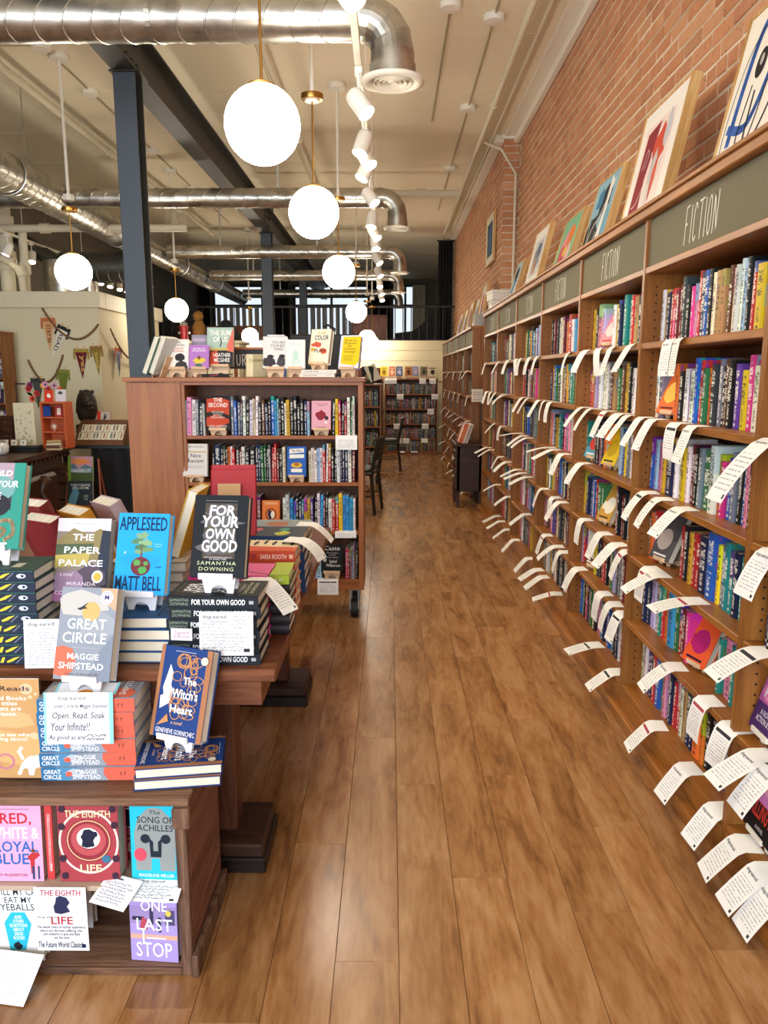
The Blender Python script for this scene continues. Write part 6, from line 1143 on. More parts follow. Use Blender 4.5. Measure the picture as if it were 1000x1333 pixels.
zk = stack(-.310, 2.17, TT, .16, .055, .029, 5, '#2a2228', None, None, 'small dark book beside the hot pink ones', 'pile of small dark books on the library table')
zg = stack(-.313, 2.16, zk, .15, .055, .026, 1, '#8f9f2f', [('r', 0, 0, 1, 1, '#a9b83a')], [('r', 0, 0, 1, 1, '#a0b032'), ('t', 'PLAY', .3, .3, .7, .7, '#e9ecc8')], 'small green book on the dark pile beside the hot pink ones', None)
BTp = [('r', 0, 0, 1, 1, '#2c3340'), ('p', blob(.3, .3, .2, .1, 9, 2), '#b7b83a'), ('p', blob(.7, .3, .15, .08, 9, 3), '#3f8f7a'), ('p', blob(.6, .7, .25, .09, 9, 4), '#c4525a'), ('p', blob(.3, .75, .12, .06, 9, 6), '#c9c43a')]
zb = stack(-.415, 2.60, TT, .17, .25, .032, 6, '#233a5c', BTp, [('r', 0, 0, 1, 1, '#24406e'), ('t', 'THE GARDEN', .1, .3, .6, .7, '#d8c95a', .02)], 'dark blue hardcover with a leaf-patterned front', 'stack of dark blue patterned hardcovers on the library table')
zc = stack(-.43, 2.88, TT, .17, .25, .033, 5, '#8f6a4a', [('r', 0, 0, 1, 1, '#8d9a9a'), ('p', blob(.5, .5, .3, .2, 9, 3), '#a96a50')], [('r', 0, 0, 1, 1, '#a8a394'), ('t', 'HISTORY', .1, .3, .6, .7, '#5a2f22')], 'brown and grey hardcover near the far end', 'farthest stack of brown and grey hardcovers on the table')
zd = stack(-.72, 2.28, TT, .155, .225, .03, 6, '#9a8f86', [('r', 0, 0, 1, 1, '#c9bfb2')] + [('r', .1, .1 + .2 * i, .9, .2 + .2 * i, '#8a7a6a') for i in range(4)], [('r', 0, 0, 1, 1, '#b9a89a'), ('r', 0, 0, .4, 1, '#c98a4a')], 'beige hardcover between the blue and black covers', 'stack of beige hardcovers on the library table', flip=True)
dbook('yellow-edged book leaning steeply behind the black face-out book', (-.67, 2.35, zd + .002), R(75), .12, .15, .215, .03, '#d9b23a', None, roll=-.0, M=M0(-.665, 2.32, zd + .006, 0) @ Matrix.Rotation(.32, 4, 'Y') @ Matrix.Rotation(R(-90), 4, 'Z'))
for k in range(2): dbook('%s red book seen from the back behind the black face-out book' % ['nearer', 'farther'][k], (-.555 - .01 * k, 2.60 + .05 * k, .90 + .01 * k), math.pi + .1, .16, .15, .225, .035, '#ab1a20', None, group='red books seen from behind', M=M0(-.525 - .008 * k, 2.52 + .045 * k, .915 + .012 * k, .08) @ Matrix.Rotation(-.2, 4, 'X') )
stack(-.60, 2.60, TT, .15, .14, .03, 6, '#a33a34', None, None, 'dark red hardcover under the upright red books', 'stack of dark red hardcovers on the library table')
pcard('kraft paper panel on the back of the nearer red book', -.535, 2.517, 1.02, .075, .075, .08, -.2, [('r', .1, .1, .9, .12, '#a9814f')], c='#c49a6c')
for k, (x, y, c, a) in enumerate([(-1.02, 2.42, '#8c2f33', 150), (-.93, 2.48, '#d0912f', 140), (-.86, 2.58, '#b9a0a6', 135), (-1.10, 2.5, '#7d2c2c', 155)]):
    dbook('%s book propped with its page edges up, behind the landscape cover' % ['dark red', 'orange-edged', 'pale thick', 'second dark red'][k], None, 0, 0, .15, .22, .045, c, None, group='books seen from behind on the table', M=M0(x, y, .83 + .012 * k, R(a)) @ Matrix.Rotation(-.45, 4, 'X'))
for k, (x, y) in enumerate([(-1.03, 2.50), (-.9, 2.62)]): stack(x, y, TT, .15, .2, .03, 3, '#b5793f', None, None, '%s tan hardcover in the low piles' % ['left', 'right'][k], '%s low pile behind the landscape cover' % ['left', 'right'][k])
card(-.345, 2.02, .90, R(62), .55, 'white printed card jutting from the hot pink stack over the table edge', .12, .07, .3, None, 'cards jutting from table stacks')
card(-.288, 2.40, .93, R(75), .35, 'cream card jutting out from the orange-red stack', .10, .08, .9, None, 'cards jutting from table stacks')
card(-.283, 2.72, .92, R(85), .5, 'cream card hanging off the dark blue patterned stack', .10, .075, .5, None, 'cards jutting from table stacks')
# ------------------------------------------------------------------ back row of bookcases under the balcony
rn = random.Random(41)
def case(label, x0, x1, Y, D, zs, top, wood_, name='bookcase', cast=False, div=()):
    t = thing(name, label, 'bookcase', (x0, Y, 0)); W = x1 - x0; zb = zs[-1] - .03
    for nm, a, b in [('side_panel', 0, .02), ('side_panel', W - .02, W)] + [('divider', d - .01, d + .01) for d in div]: m = MB(); m.box((a, 0, zb if cast else .0), (b, D, top), 0, .002); m.build(nm, wood_, t)
    m = MB(); m.box((.02, D - .01, zb), (W - .02, D, top)); m.build('back_panel', BACKW, t)
    for z in zs: m = MB(); m.box((.02, .002, z - .02), (W - .02, D - .01, z), 0, .002); m.build('shelf', SHELFX, t)
    m = MB(); m.box((-.01, -.012, top), (W + .01, D + .01, top + .022), 0, .003); m.build('top_board', SHELFX, t)
    if cast:
        for x, y in ((W - .06, .06), (.06, .06)): caster(t, x, y, zb + .001)
    else: m = MB(); m.box((.02, .004, .0), (W - .02, .016, zb + .008)); m.build('kick_board', SHELFX, t)
    return t
BZs = [1.104, .833, .565, .295, .06]
case('low bookcase at the back of the aisle, under the balcony wall', -.10, .87, 14.2, .30, BZs, 1.36, SHELF)
case('bookcase left of the back aisle bookcase, mostly hidden by the wheeled one', -1.4, -.125, 14.2, .30, BZs, 1.36, SHELF)
J = []
for z in BZs:
    J.append(z)
joined = []
for z in BZs:
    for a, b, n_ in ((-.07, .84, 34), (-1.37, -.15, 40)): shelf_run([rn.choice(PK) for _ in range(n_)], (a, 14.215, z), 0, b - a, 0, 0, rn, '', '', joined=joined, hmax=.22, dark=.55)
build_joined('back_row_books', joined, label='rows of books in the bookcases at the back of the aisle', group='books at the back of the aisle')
for k, (px, z, an) in enumerate([(505, 1.36, 1.4), (512, 1.36, 1.4), (550, 1.36, 1.3), (563, 1.36, 1.4), (521, 1.104, 1.4), (566, 1.104, 1.4), (561, .833, 1.4), (517, .565, 1.4), (554, .565, 1.4), (519, .295, 1.4), (529, .295, 1.2), (553, .295, .8), (523, .06, .5), (540, .06, .5)]):
    p = at(px, 520, 14.2); o = card(p.x, 14.1995 if z < 1.3 else 14.186, z + (.024 if z > 1.3 else .001), 0, an, 'white card, %s of the row at the %s edge of the back bookcase' % (['first', 'second', 'third', 'fourth'][k % 4] if k < 4 else ['left', 'right'][k % 2], ['top', 'top', 'top', 'top', 'upper shelf', 'upper shelf', 'second shelf', 'third shelf', 'third shelf', 'fourth shelf', 'fourth shelf', 'fourth-shelf right', 'bottom', 'bottom'][k]), .10 if z > .1 else .05, .12, .2, None, 'cards on the back bookcase')
for k, (px, c1, c2, w_) in enumerate([(500, '#e0c030', '#8a6a1a', .13), (510.5, '#d5764f', '#e9c9a9', .11), (520, '#5b5f83', '#b9bccf', .12), (532, '#b87a45', '#5a3420', .13), (541, '#7a8fb0', '#c9a9c0', .11), (552, '#8c7a62', '#3f4a3f', .13), (563, '#cfc3a0', '#3b342c', .15)]):
    st_ = stand('plywood stand, %s from the left on the back bookcase' % ORD(k + 1), (at(px, 490, 14.25).x, 14.262, 1.383), 0, .09, .03, lean=.2, group='stands on the back bookcase')
    dbook('%s face-out book from the left on top of the back bookcase' % ORD(k + 1), (at(px, 490, 14.25).x, 14.243, 1.4195), 0, .2, w_, .185, .025, c1, [('r', 0, 0, 1, 1, c1), ('p', blob(.5, .45, .3, .25, 10, k + 1), c2), ('r', .15, .78, .85, .86, c2)], group='books on top of the back bookcase')
# wheeled short bookcase on the left of the aisle
SZs = [1.038, .773, .506, .248]
case('short wheeled bookcase beyond the island, at the left side of the aisle', -1.25, -.118, 10.3, .30, SZs, 1.31, SHELF, cast=True)
joined = []
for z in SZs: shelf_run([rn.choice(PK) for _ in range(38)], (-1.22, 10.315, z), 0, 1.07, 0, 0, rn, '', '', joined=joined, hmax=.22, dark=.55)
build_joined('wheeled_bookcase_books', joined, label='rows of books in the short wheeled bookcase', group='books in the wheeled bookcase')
dbook('white-backed book tilted sideways on the short wheeled bookcase', None, 0, 0, .15, .22, .02, '#e4dcc8', None, M=M0(-.185, 10.38, 1.378, .2) @ Matrix.Rotation(-.25, 4, 'X') @ Matrix.Rotation(-.4, 4, 'Y'))
dbook('dark face-out book with a pale portrait on the short wheeled bookcase', (-.30, 10.36, 1.334), 0, .2, .16, .23, .03, '#1f2422', [('r', 0, 0, 1, 1, '#20251f'), ('p', blob(.6, .45, .25, .25, 10, 3), '#8f8a6a')])
ck = thing('wooden_chest', 'brown wooden chest on the bookcase behind the wheeled one', 'chest', (-.62, 14.32, 1.383)); m = MB(); m.box((0, 0, 0), (.5, .17, .17), 0, .006); m.build('chest_body', BRN, ck); m = MB(); m.box((-.01, -.01, .17), (.51, .18, .195), 0, .006); m.build('lid', BRN, ck)
# ------------------------------------------------------------------ chairs
CHW = wood('dark_chair_wood', '#2b2219', '#3a2e22', '#1d160f', 'Z', .4); GRNP = mat('dark_green_seat_leather', '#1f2d24', .45)
def chair(label, x, y, rz):
    t = thing('reading_chair', label, 'chair', (x, y, 0), (0, 0, rz), 'dark reading chairs')
    for sx in (-1, 1):
        m = MB(); m.tube([(sx * .20, -.20, .0), (sx * .19, -.19, .43)], [.016, .02], 8); m.build('leg', CHW, t)
        m = MB(); m.tube([(sx * .21, .24, .0), (sx * .19, .20, .43), (sx * .18, .27, .80)], [.016, .021, .016], 8); m.build('leg', CHW, t)
        m = MB(); m.tube([(sx * .195, -.19, .18), (sx * .20, .20, .2)], .009, 8); m.build('stretcher', CHW, t)
    m = MB(); m.box((-.22, -.22, .42), (.22, .22, .45), 0, .01); m.build('seat_frame', CHW, t)
    m = MB(); m.box((-.205, -.21, .45), (.205, .19, .485), 0, .018); m.build('seat_pad', GRNP, t)
    m = MB(); m.M = Matrix.Translation((0, .245, .66)) @ Matrix.Rotation(-.18, 4, 'X'); m.box((-.19, -.018, -.10), (.19, .018, .15), 0, .015); m.build('back_pad', GRNP, t)
chair('dark chair with green pads drawn up beside the island, half hidden by it', -.36, 8.15, R(-100))
chair('second dark chair farther along, in front of the wheeled bookcase and the back shelves', -.08, 11.85, R(-90))
# ------------------------------------------------------------------ left background: gift corner
lt = thing('carved_table', 'massive dark carved table at the left with a stepped pedestal foot', 'table', (0, 0, 0))
def qbox(m, P, z0, z1): m.prism([(p[0], p[1]) for p in P], z0, z1, 2)
Q = [(-4.9, 5.75), (-3.10, 5.95), (-3.22, 7.75), (-4.9, 7.6)]
def inset(Q, d): c = (sum(p[0] for p in Q) / 4, sum(p[1] for p in Q) / 4); return [(p[0] + (c[0] - p[0]) * d, p[1] + (c[1] - p[1]) * d) for p in Q]
m = MB(); qbox(m, Q, .70, .745); m.build('table_top', DARKW, lt)
m = MB(); qbox(m, inset(Q, .03), .66, .70); m.build('carved_moulding', DARKW, lt)
m = MB(); qbox(m, inset(Q, .09), .56, .66); m.build('apron', DARKW, lt)
for k in range(16): y = 6.05 + .105 * k; x = -3.10 - .067 * (y - 5.95) - .03; m = MB(); m.prism([(y, .66), (y + .08, .66), (y + .04, .70)], x + .0, x + .02, 0); m.build('carved_tooth', DARKW, lt)
for zz, d in (((.0, .07), .0), ((.07, .13), .03), ((.13, .18), .06)):
    m = MB(); m.box((-3.55 + d, 6.35 + d, zz[0]), (-2.98 - d, 7.3 - d, zz[1]), 0, .01); m.build('pedestal_step', DARKW, lt)
m = MB(); m.box((-3.42, 6.5, .18), (-3.12, 7.15, .56), 0, .03); m.build('pedestal', DARKW, lt)
m = MB(); m.tube([(-3.1, 6.8, .2), (-3.06, 6.8, .3), (-3.13, 6.8, .42), (-3.08, 6.8, .54)], [.05, .03, .04, .05], 10); m.build('scroll_bracket', DARKW, lt, smooth=True)
bt_ = thing('draped_table', 'black-draped table in front of the cream enclosure', 'table', (-3.70, 7.98, 0))
m = MB(); m.box((0, 0, .69), (1.75, .72, .725), 0, .006); m.build('table_top', mat('dark_green_top', '#1b2420', .5), bt_)
N = 70; pts = [(1.75 * i / N, .01 + .012 * math.sin(i * 1.1)) for i in range(N + 1)]
m = MB(); vs = [(x, y, z) for z in (.02, .69) for x, y in pts]; m.add(vs, [(i, i + 1, N + 2 + i, N + 1 + i) for i in range(int(N * .34), N)]); m.build('cloth_skirt', CUR, bt_, smooth=True)
for x, y in ((.04, .06), (.04, .64), (1.7, .06), (1.7, .64)): m = MB(); m.box((x - .025, y - .025, 0), (x + .025, y + .025, .69), 0, .003); m.build('leg', DARKW, bt_)
LE = wood('brown_suitcase_leather', '#5d3a1f', '#70482a', '#432713', 'X', .5, 1, .1, .3)
for k, (w_, h_) in enumerate([(.36, .17), (.35, .165), (.34, .17)]):
    s_ = thing('suitcase', '%s brown leather suitcase of the stack under the draped table' % ['bottom', 'middle', 'top'][k], 'suitcase', (-3.60, 7.90 - .06, sum([.172, .168, .172][:k]) + .001), (0, 0, .05 * (k - 1)), 'suitcases in the stack')
    m = MB(); m.box((0, 0, 0), (w_, .5, h_), 0, .018); m.build('case_body', LE, s_)
    m = MB(); m.box((-.002, -.003, h_ * .55), (w_ + .002, .503, h_ * .58)); m.build('lid_seam', BLACK, s_)
    m = MB(); m.tube([(w_ * .38, -.002, h_ * .4), (w_ * .4, -.03, h_ * .38), (w_ * .6, -.03, h_ * .38), (w_ * .62, -.002, h_ * .4)], .007, 8); m.build('handle', LE, s_)
    for x in (.2, .8): m = MB(); m.box((w_ * x - .012, -.006, h_ * .5), (w_ * x + .012, 0, h_ * .68)); m.build('clasp', BRASS, s_)
# easel with two travel books
es = thing('folding_easel', 'red-brown folding rack standing on the floor before the draped table', 'rack', (-3.08, 7.62, 0)); RB_ = mat('red_brown_rack_wood', '#8a4328', .5)
for sx in (-1, 1):
    m = MB(); m.tube([(sx * .19, -.06, .0), (sx * .145, .06, .62)], .011, 8); m.build('leg', RB_, es); m = MB(); m.tube([(sx * .17, .2, .0), (sx * .14, .06, .62)], .011, 8); m.build('leg', RB_, es)
m = MB(); m.tube([(-.18, -.03, .13), (.18, .16, .05)], .008, 8); m.build('cross_bar', RB_, es); m = MB(); m.tube([(.18, -.03, .13), (-.18, .16, .05)], .008, 8); m.build('cross_bar', RB_, es); m = MB(); m.box((-.17, -.07, .15), (.17, -.04, .165), 0, .002); m.build('ledge', RB_, es)
dbook('large dark travel book with mountains, lower front of the red-brown rack', (-3.10, 7.56, .168), 0, .15, .25, .24, .03, '#2b3338', [('r', 0, 0, 1, 1, '#2c3439'), ('p', [(0, .2), (.3, .9), (.45, .5), (.3, 0), (0, 0)], '#5d8fa3'), ('t', 'PHOTOGRAPHS\nOF A LIFETIME', .12, .66, .9, .88, '#e2e2d8', .01), ('t', 'OVER\nTIME', .62, .2, .82, .42, '#b9b9b0')])
dbook('green-spined travel book with a sunset mountain, upper rear of the red-brown rack', (-3.10, 7.60, .40), 0, .12, .25, .25, .03, '#6f8f3a', [('r', 0, 0, 1, 1, '#4a5a30'), ('r', 0, .35, 1, 1, '#b98a9a'), ('p', blob(.5, .8, .4, .12, 10, 2), '#e08a4f'), ('p', [(0, .35), (0, .6), (.25, .72), (.45, .5), (.7, .68), (1, .55), (1, .35)], '#5d7a8a'), ('t', 'WANDERLUST', .06, .36, .94, .5, '#f2efe6', .02), ('r', 0, 0, .12, 1, '#7fa33a')])
# orange display cabinet on the carved table
OR_ = mat('orange_painted_wood', '#c25a2c', .45)
oc = thing('display_shelf', 'orange painted open display shelf on the carved table', 'shelf', (-3.37, 7.42, .747), (0, 0, -.08))
for nm, a, b in (('side_panel', (0, 0, 0), (.018, .16, .43)), ('side_panel', (.232, 0, 0), (.25, .16, .43)), ('shelf_board', (.018, 0, .15), (.232, .16, .165)), ('shelf_board', (.018, 0, .29), (.232, .16, .305)), ('top_board', (0, 0, .43), (.25, .16, .448)), ('bottom_board', (.018, 0, 0), (.232, .16, .012)), ('back_panel', (.018, .15, .012), (.232, .16, .43))): m = MB(); m.box(a, b, 0, .002); m.build(nm, OR_, oc)
for k, (x, c, z, w_, h_) in enumerate([(-3.32, '#1f3f8a', 1.054, .08, .10), (-3.20, '#a8363a', 1.054, .075, .10)]): dbook('%s small book inside the orange display shelf' % ['blue', 'red'][k], (x, 7.44, z + .001), -.08, .08, w_, h_, .015, c, [('r', 0, 0, 1, 1, c), ('r', .25, .15, .75, .8, '#e6d8c4' if k else c)], group='books in the orange shelf')
dbook('bright red book with a white flower on top of the orange shelf', (-3.30, 7.47, 1.197), -.08, .08, .09, .11, .02, '#c8331f', [('r', 0, 0, 1, 1, '#cf3a22'), ('p', blob(.5, .5, .22, .2, 8, 2), '#f0e6dc')])
dbook('pale grey book with a dark picture on top of the orange shelf', (-3.19, 7.48, 1.197), -.08, .08, .1, .115, .02, '#c9c6cc', [('r', 0, 0, 1, 1, '#cfccd2'), ('p', blob(.5, .72, .25, .15, 9, 3), '#4a4652')])
ss = thing('star_ornament', 'white starburst ornament inside the orange display shelf', 'ornament', (-3.25, 7.44, .96))
m = MB()
for k in range(9): a = 2 * math.pi * k / 9; m.cyl((0, 0, 0), (.035 * math.cos(a), -.01, .035 * math.sin(a)), .004, .001, n=5)
m.sphere((0, 0, 0), .009, 10, 6); m.build('star_spikes', WHITEP, ss); m = MB(); m.cyl((0, 0, -.048), (0, 0, 0), .003, n=6); m.build('stem', WHITEP, ss)
for k in range(4): dbook('%s small boxed card set in the low stack beside the orange shelf' % ['bottom', 'second', 'third', 'top'][k], None, 0, 0, .1, .12, .022, ['#b59a72', '#5a3a2c', '#cfbf98', '#a98a5f'][k], None, M=M0(-3.18, 7.25, .7475 + .024 * k, .1 * k) @ Matrix.Translation((.06, 0, .022)) @ LIE, group='boxed card sets')
# flowers
fv = thing('flower_bouquet', 'bouquet of red, orange and yellow flowers in a vase above the orange shelf', 'flowers', (-3.43, 7.72, .747))
m = MB(); m.lathe([(.001, 0), (.045, .002), (.055, .1), (.035, .22), (.045, .3), (.04, .3)], 20); m.build('vase', mat('white_glazed_vase', '#d9d4c8', .25), fv, smooth=True)
m = MB(); rf = random.Random(3); heads = []
for k in range(13):
    a = rf.uniform(0, 6.28); r_ = rf.uniform(.03, .15); z = rf.uniform(.46, .62); p = (r_ * math.cos(a) * 1.3, r_ * math.sin(a) * .6 - .03, z); heads.append(p); m.tube([(0, 0, .28), (p[0] * .4, p[1] * .4, .38), p], .0025, 5)
m.build('stems', mat('flower_stem_green', '#4a6a2a', .7), fv)
for k, p in enumerate(heads):
    c = ['#b3202a', '#d9472a', '#e2a21c', '#8a2a6a', '#b3202a', '#c98fb0'][k % 6]; m = MB(); q = 9
    for j in range(q):
        a = 2 * math.pi * j / q; u = Vector((math.cos(a), -.25, math.sin(a))); v = Vector((-math.sin(a), 0, math.cos(a)))
        P = Vector(p); m.add([tuple(P), tuple(P + u * .022 + v * .01), tuple(P + u * .038), tuple(P + u * .022 - v * .01)], [(0, 1, 2, 3)])
    hd = m.build('flower_head', mat('petal_' + c.lstrip('#'), c, .7), fv); m = MB(); m.sphere((p[0], p[1] - .005, p[2]), .01, 8, 6); m.build('flower_centre', mat('dark_flower_centre', '#2b1a10', .8), hd)
for k in range(8):
    a = rf.uniform(0, 6.28); m = MB(); P = Vector((.11 * math.cos(a) * 1.3, -.02, .44 + .1 * rf.random())); d = Vector((math.cos(a), 0, .5)).normalized() * .07; n = Vector((0, 1, 0)).cross(d).normalized() * .014
    m.add([tuple(P), tuple(P + d * .5 + n), tuple(P + d), tuple(P + d * .5 - n)], [(0, 1, 2, 3)]); m.build('leaf', mat('leaf_green', '#5a7d2c', .7), fv)
# lion head statue
LI = mat('dark_bronze_stone', '#2e2318', .6)
ls = thing('animal_bust', 'dark carved lion head bust on a stepped plinth', 'statue', (-3.27, 8.35, .7255))
m = MB(); m.box((-.13, -.11, 0), (.13, .11, .04), 0, .006); m.box((-.11, -.09, .04), (.11, .09, .2), 0, .01); m.build('plinth', LI, ls)
def blobmesh(m, c, r, sc_, j=.06, seed=1, n=20, k=14):
    o = len(m.v); m.sphere(c, r, n, k, sc_=sc_); q = random.Random(seed)
    for i in range(o, len(m.v)): v = Vector(m.v[i]) - Vector(c); m.v[i] = tuple(Vector(c) + v * (1 + q.uniform(-j, j)))
m = MB(); blobmesh(m, (-.02, .02, .38), .135, (.85, .8, 1.35), .07, 2); m.build('mane', LI, ls, smooth=True)
m = MB(); blobmesh(m, (.03, -.07, .45), .085, (.95, .9, 1.1), .03, 3); blobmesh(m, (.07, -.13, .42), .045, (1, 1.1, .8), .02, 4); m.box((.035, -.17, .37), (.10, -.09, .385), 0, .005); m.build('face', LI, ls, smooth=True)
for sx in (-.05, .07): m = MB(); m.sphere((sx, -.03, .545), .022, 10, 6, sc_=(1, .6, 1)); m.build('ear', LI, ls, smooth=True)
m = MB(); m.sphere((.035, -.145, .475), .009, 8, 6); m.sphere((.085, -.125, .475), .009, 8, 6); m.build('eyes', BLACK, ls, smooth=True)
dbook('red and grey photo book leaning beside the lion bust', (-3.08, 8.28, .935), .1, .2, .14, .13, .02, '#c5301f', [('r', 0, 0, 1, 1, '#c8341f'), ('r', .25, .02, 1, .98, '#b9aea2'), ('p', [(.35, .05), (.7, .5), (.6, .9), (.5, .6)], '#3a3230')])
rs = thing('riser_block', 'dark riser block beneath the red and grey photo book', 'riser', (-3.15, 8.24, .7255)); m = MB(); m.box((0, 0, 0), (.16, .14, .208), 0, .004); m.build('block', DARKW, rs)
# wedge tray with pinned cards
tr = thing('pen_display', 'sloping brown wooden display tray with rows of cream cards on the draped table', 'display', (-3.30, 8.02, .7255))
BW = wood('brown_tray_wood', '#6b4022', '#7f502e', '#4f2c15', 'X', .5)
for x in (0, .50): m = MB(); m.prism([(0, 0), (.26, 0), (.26, .25), (.16, .22), (0, .05)], x, x + .012, 0); m.build('tray_side', BW, tr)
m = MB(); m.box((0, .25, 0), (.512, .262, .25), 0, .002); m.build('tray_back', BW, tr)
m = MB(); m.box((0, -.012, 0), (.512, 0, .055), 0, .002); m.build('tray_front', BW, tr)
for r_, (y, z) in enumerate(((.03, .055), (.13, .13))):
    for k in range(8):
        m = MB(); m.M = Matrix.Translation((.018 + .06 * k, y, z)) @ Matrix.Rotation(-.75, 4, 'X'); m.box((0, 0, 0), (.055, .003, .10)); c_ = m.build('card', mat('cream_card', '#e2d9bf', .7), tr)
        m = MB(); m.M = Matrix.Translation((.018 + .06 * k, y, z)) @ Matrix.Rotation(-.75, 4, 'X'); x = .015 + .012 * (k % 3); m.box((x, -.006, .02), (x + .01, -.001, .085)); m.build('pen', mat(['pen_dark', 'pen_red', 'pen_blue'][k % 3], ['#2a2422', '#9b3a3a', '#2a3f6b'][k % 3], .4), c_)
fr = thing('tasselled_ornament', 'cream shredded paper tuft on the draped table', 'ornament', (-3.33, 7.99, .7255)); m = MB(); q = random.Random(8)
for k in range(60): a = q.uniform(0, 6.28); e = q.uniform(.1, 1.3); L = q.uniform(.03, .06); m.tube([(0, 0, .01), (L * .6 * math.cos(a), L * .6 * math.sin(a), .01 + L * .8 * math.sin(e)), (L * math.cos(a), L * math.sin(a), .008 + L * .6 * math.sin(e))], .0022, 4)
m.build('paper_strips', PAPER, fr, kind='stuff'); m = MB(); m.sphere((0, 0, .012), .012, 10, 6); m.build('core', PAPER, fr)
# pin board, small cards, box, jar, book pile on the carved table
pb = thing('pin_board', 'cream upright board pinned with rows of small enamel pins', 'board', (-3.60, 7.36, .747), (.0, 0, -.05))
m = MB(); m.box((0, 0, 0), (.20, .012, .44), 0, .003); bo = m.build('board', mat('cream_board', '#d9cfae', .7), pb)
q = random.Random(4)
for k in range(34): x, z = .02 + .16 * q.random(), .05 + .36 * q.random(); m = MB(); m.cyl((x, 0, z), (x, -.004, z), .005, n=6); m.build('pin', mat(['pin_dark', 'pin_red', 'pin_blue', 'pin_gold'][k % 4], ['#3a2f22', '#a8323a', '#2a3a6a', '#a98a3a'][k % 4], .4), bo)
m = MB(); m.box((-.0, .012, 0), (.2, .08, .012)); m.build('foot', DARKW, pb)
jt = thing('jewellery_stand', 'thin black T-shaped stand behind the pin board', 'stand', (-3.62, 7.5, .747)); m = MB(); m.cyl((0, 0, 0), (0, 0, .62), .006, n=8); m.build('pole', BLACK, jt); m = MB(); m.box((-.01, -.006, .61), (.09, .006, .625)); m.build('arm', BLACK, jt); m = MB(); m.box((-.05, -.04, 0), (.05, .04, .01)); m.build('base', BLACK, jt)
for k in range(3):
    t_ = thing('price_card', '%s of three little white cards in front of the pin board' % ['left', 'middle', 'right'][k], 'card', (-3.62 + .085 * k, 7.12, .80), (-.25, 0, -.05), 'three little cards'); m = MB(); m.box((0, 0, 0), (.07, .003, .06), 0, .0005); m.build('card_sheet', mat('wood_card_frame', '#8a5a34', .6), t_); printed('card_print', t_, (.005, 0, .005), (1, 0, 0), (0, 0, 1), .06, .05, [('r', 0, 0, 1, 1, '#ddd6c4'), ('p', blob(.5, .5, .12, .2, 7, k), '#2a2a2a')])
bsk = thing('black_basket', 'low black trough holding the three little cards', 'basket', (-3.68, 7.08, .747)); m = MB()
for k in range(4): m.box((0, -.01 + .0 * k, .012 * k), (.42, .12, .012 * k + .009), 0, .002)
m.build('trough', BLACK, bsk); m = MB(); m.box((.0, .0, .045), (.42, .11, .052)); m.build('rim', BLACK, bsk)
wb = thing('brown_chest', 'dark brown upright wooden box with small drawers at the left', 'box', (-3.83, 7.45, .747), (0, 0, -.1)); m = MB(); m.box((0, 0, 0), (.17, .16, .31), 0, .004); m.build('carcass', DARKW, wb)
for k in range(4): m = MB(); m.box((.06, -.006, .02 + .07 * k), (.16, 0, .082 + .07 * k), 0, .002); d_ = m.build('drawer', DARKW, wb); m = MB(); m.sphere((.11, -.01, .05 + .07 * k), .005, 8, 5); m.build('knob', BRASS, d_)
jr = thing('glass_jar', 'round lidded glass jar with a white label and red mark', 'jar', (-3.50, 6.85, .747)); m = MB(); m.lathe([(.001, .002), (.06, .002), (.078, .03), (.078, .08), (.06, .105), (.05, .11)], 24); m.build('jar_body', mat('milky_jar_glass', '#d9d5cc', .12, spec=.8), jr, smooth=True)
m = MB(); m.lathe([(.056, .108), (.056, .122), (.02, .13), (.001, .13)], 20); m.build('lid', mat('jar_lid_metal', '#8f8a80', .3, .8), jr, smooth=True)
m = MB(); m.box((-.055, -.082, .03), (.055, -.079, .085), 0, .001); lb_ = m.build('label_plate', PAPER, jr); printed('label_mark', lb_, (-.055, -.082, .03), (1, 0, 0), (0, 0, 1), .11, .055, [('e', .55, .5, .14, .28, '#a8323a')])
for k in range(6): dbook('%s large cream-edged book in the pile at the far left of the carved table' % ORD(k + 1), None, 0, 0, .22, .28, .035, ['#2b2b2e', '#4a3328', '#23262b', '#5a4a3a', '#26302c', '#3a2a2a'][k], None, M=M0(-3.90 + .006 * (k % 3), 7.0, .747 + .0365 * k, math.pi) @ Matrix.Translation((.14, 0, .035)) @ LIE, group='large books piled at the far left')
dbook('black and white illustrated book on top of the large pile at the far left', (-3.86, 6.95, .968), -.1, .25, .22, .15, .02, '#d9d4c8', [('r', 0, 0, 1, 1, '#d9d4c8'), ('l', [(.2, .9), (.5, .2), (.9, .8)], .01, '#2a2422'), ('p', blob(.6, .3, .25, .15, 9, 2), '#8a2f2a'), ('p', blob(.8, .6, .1, .2, 9, 5), '#26262a')])
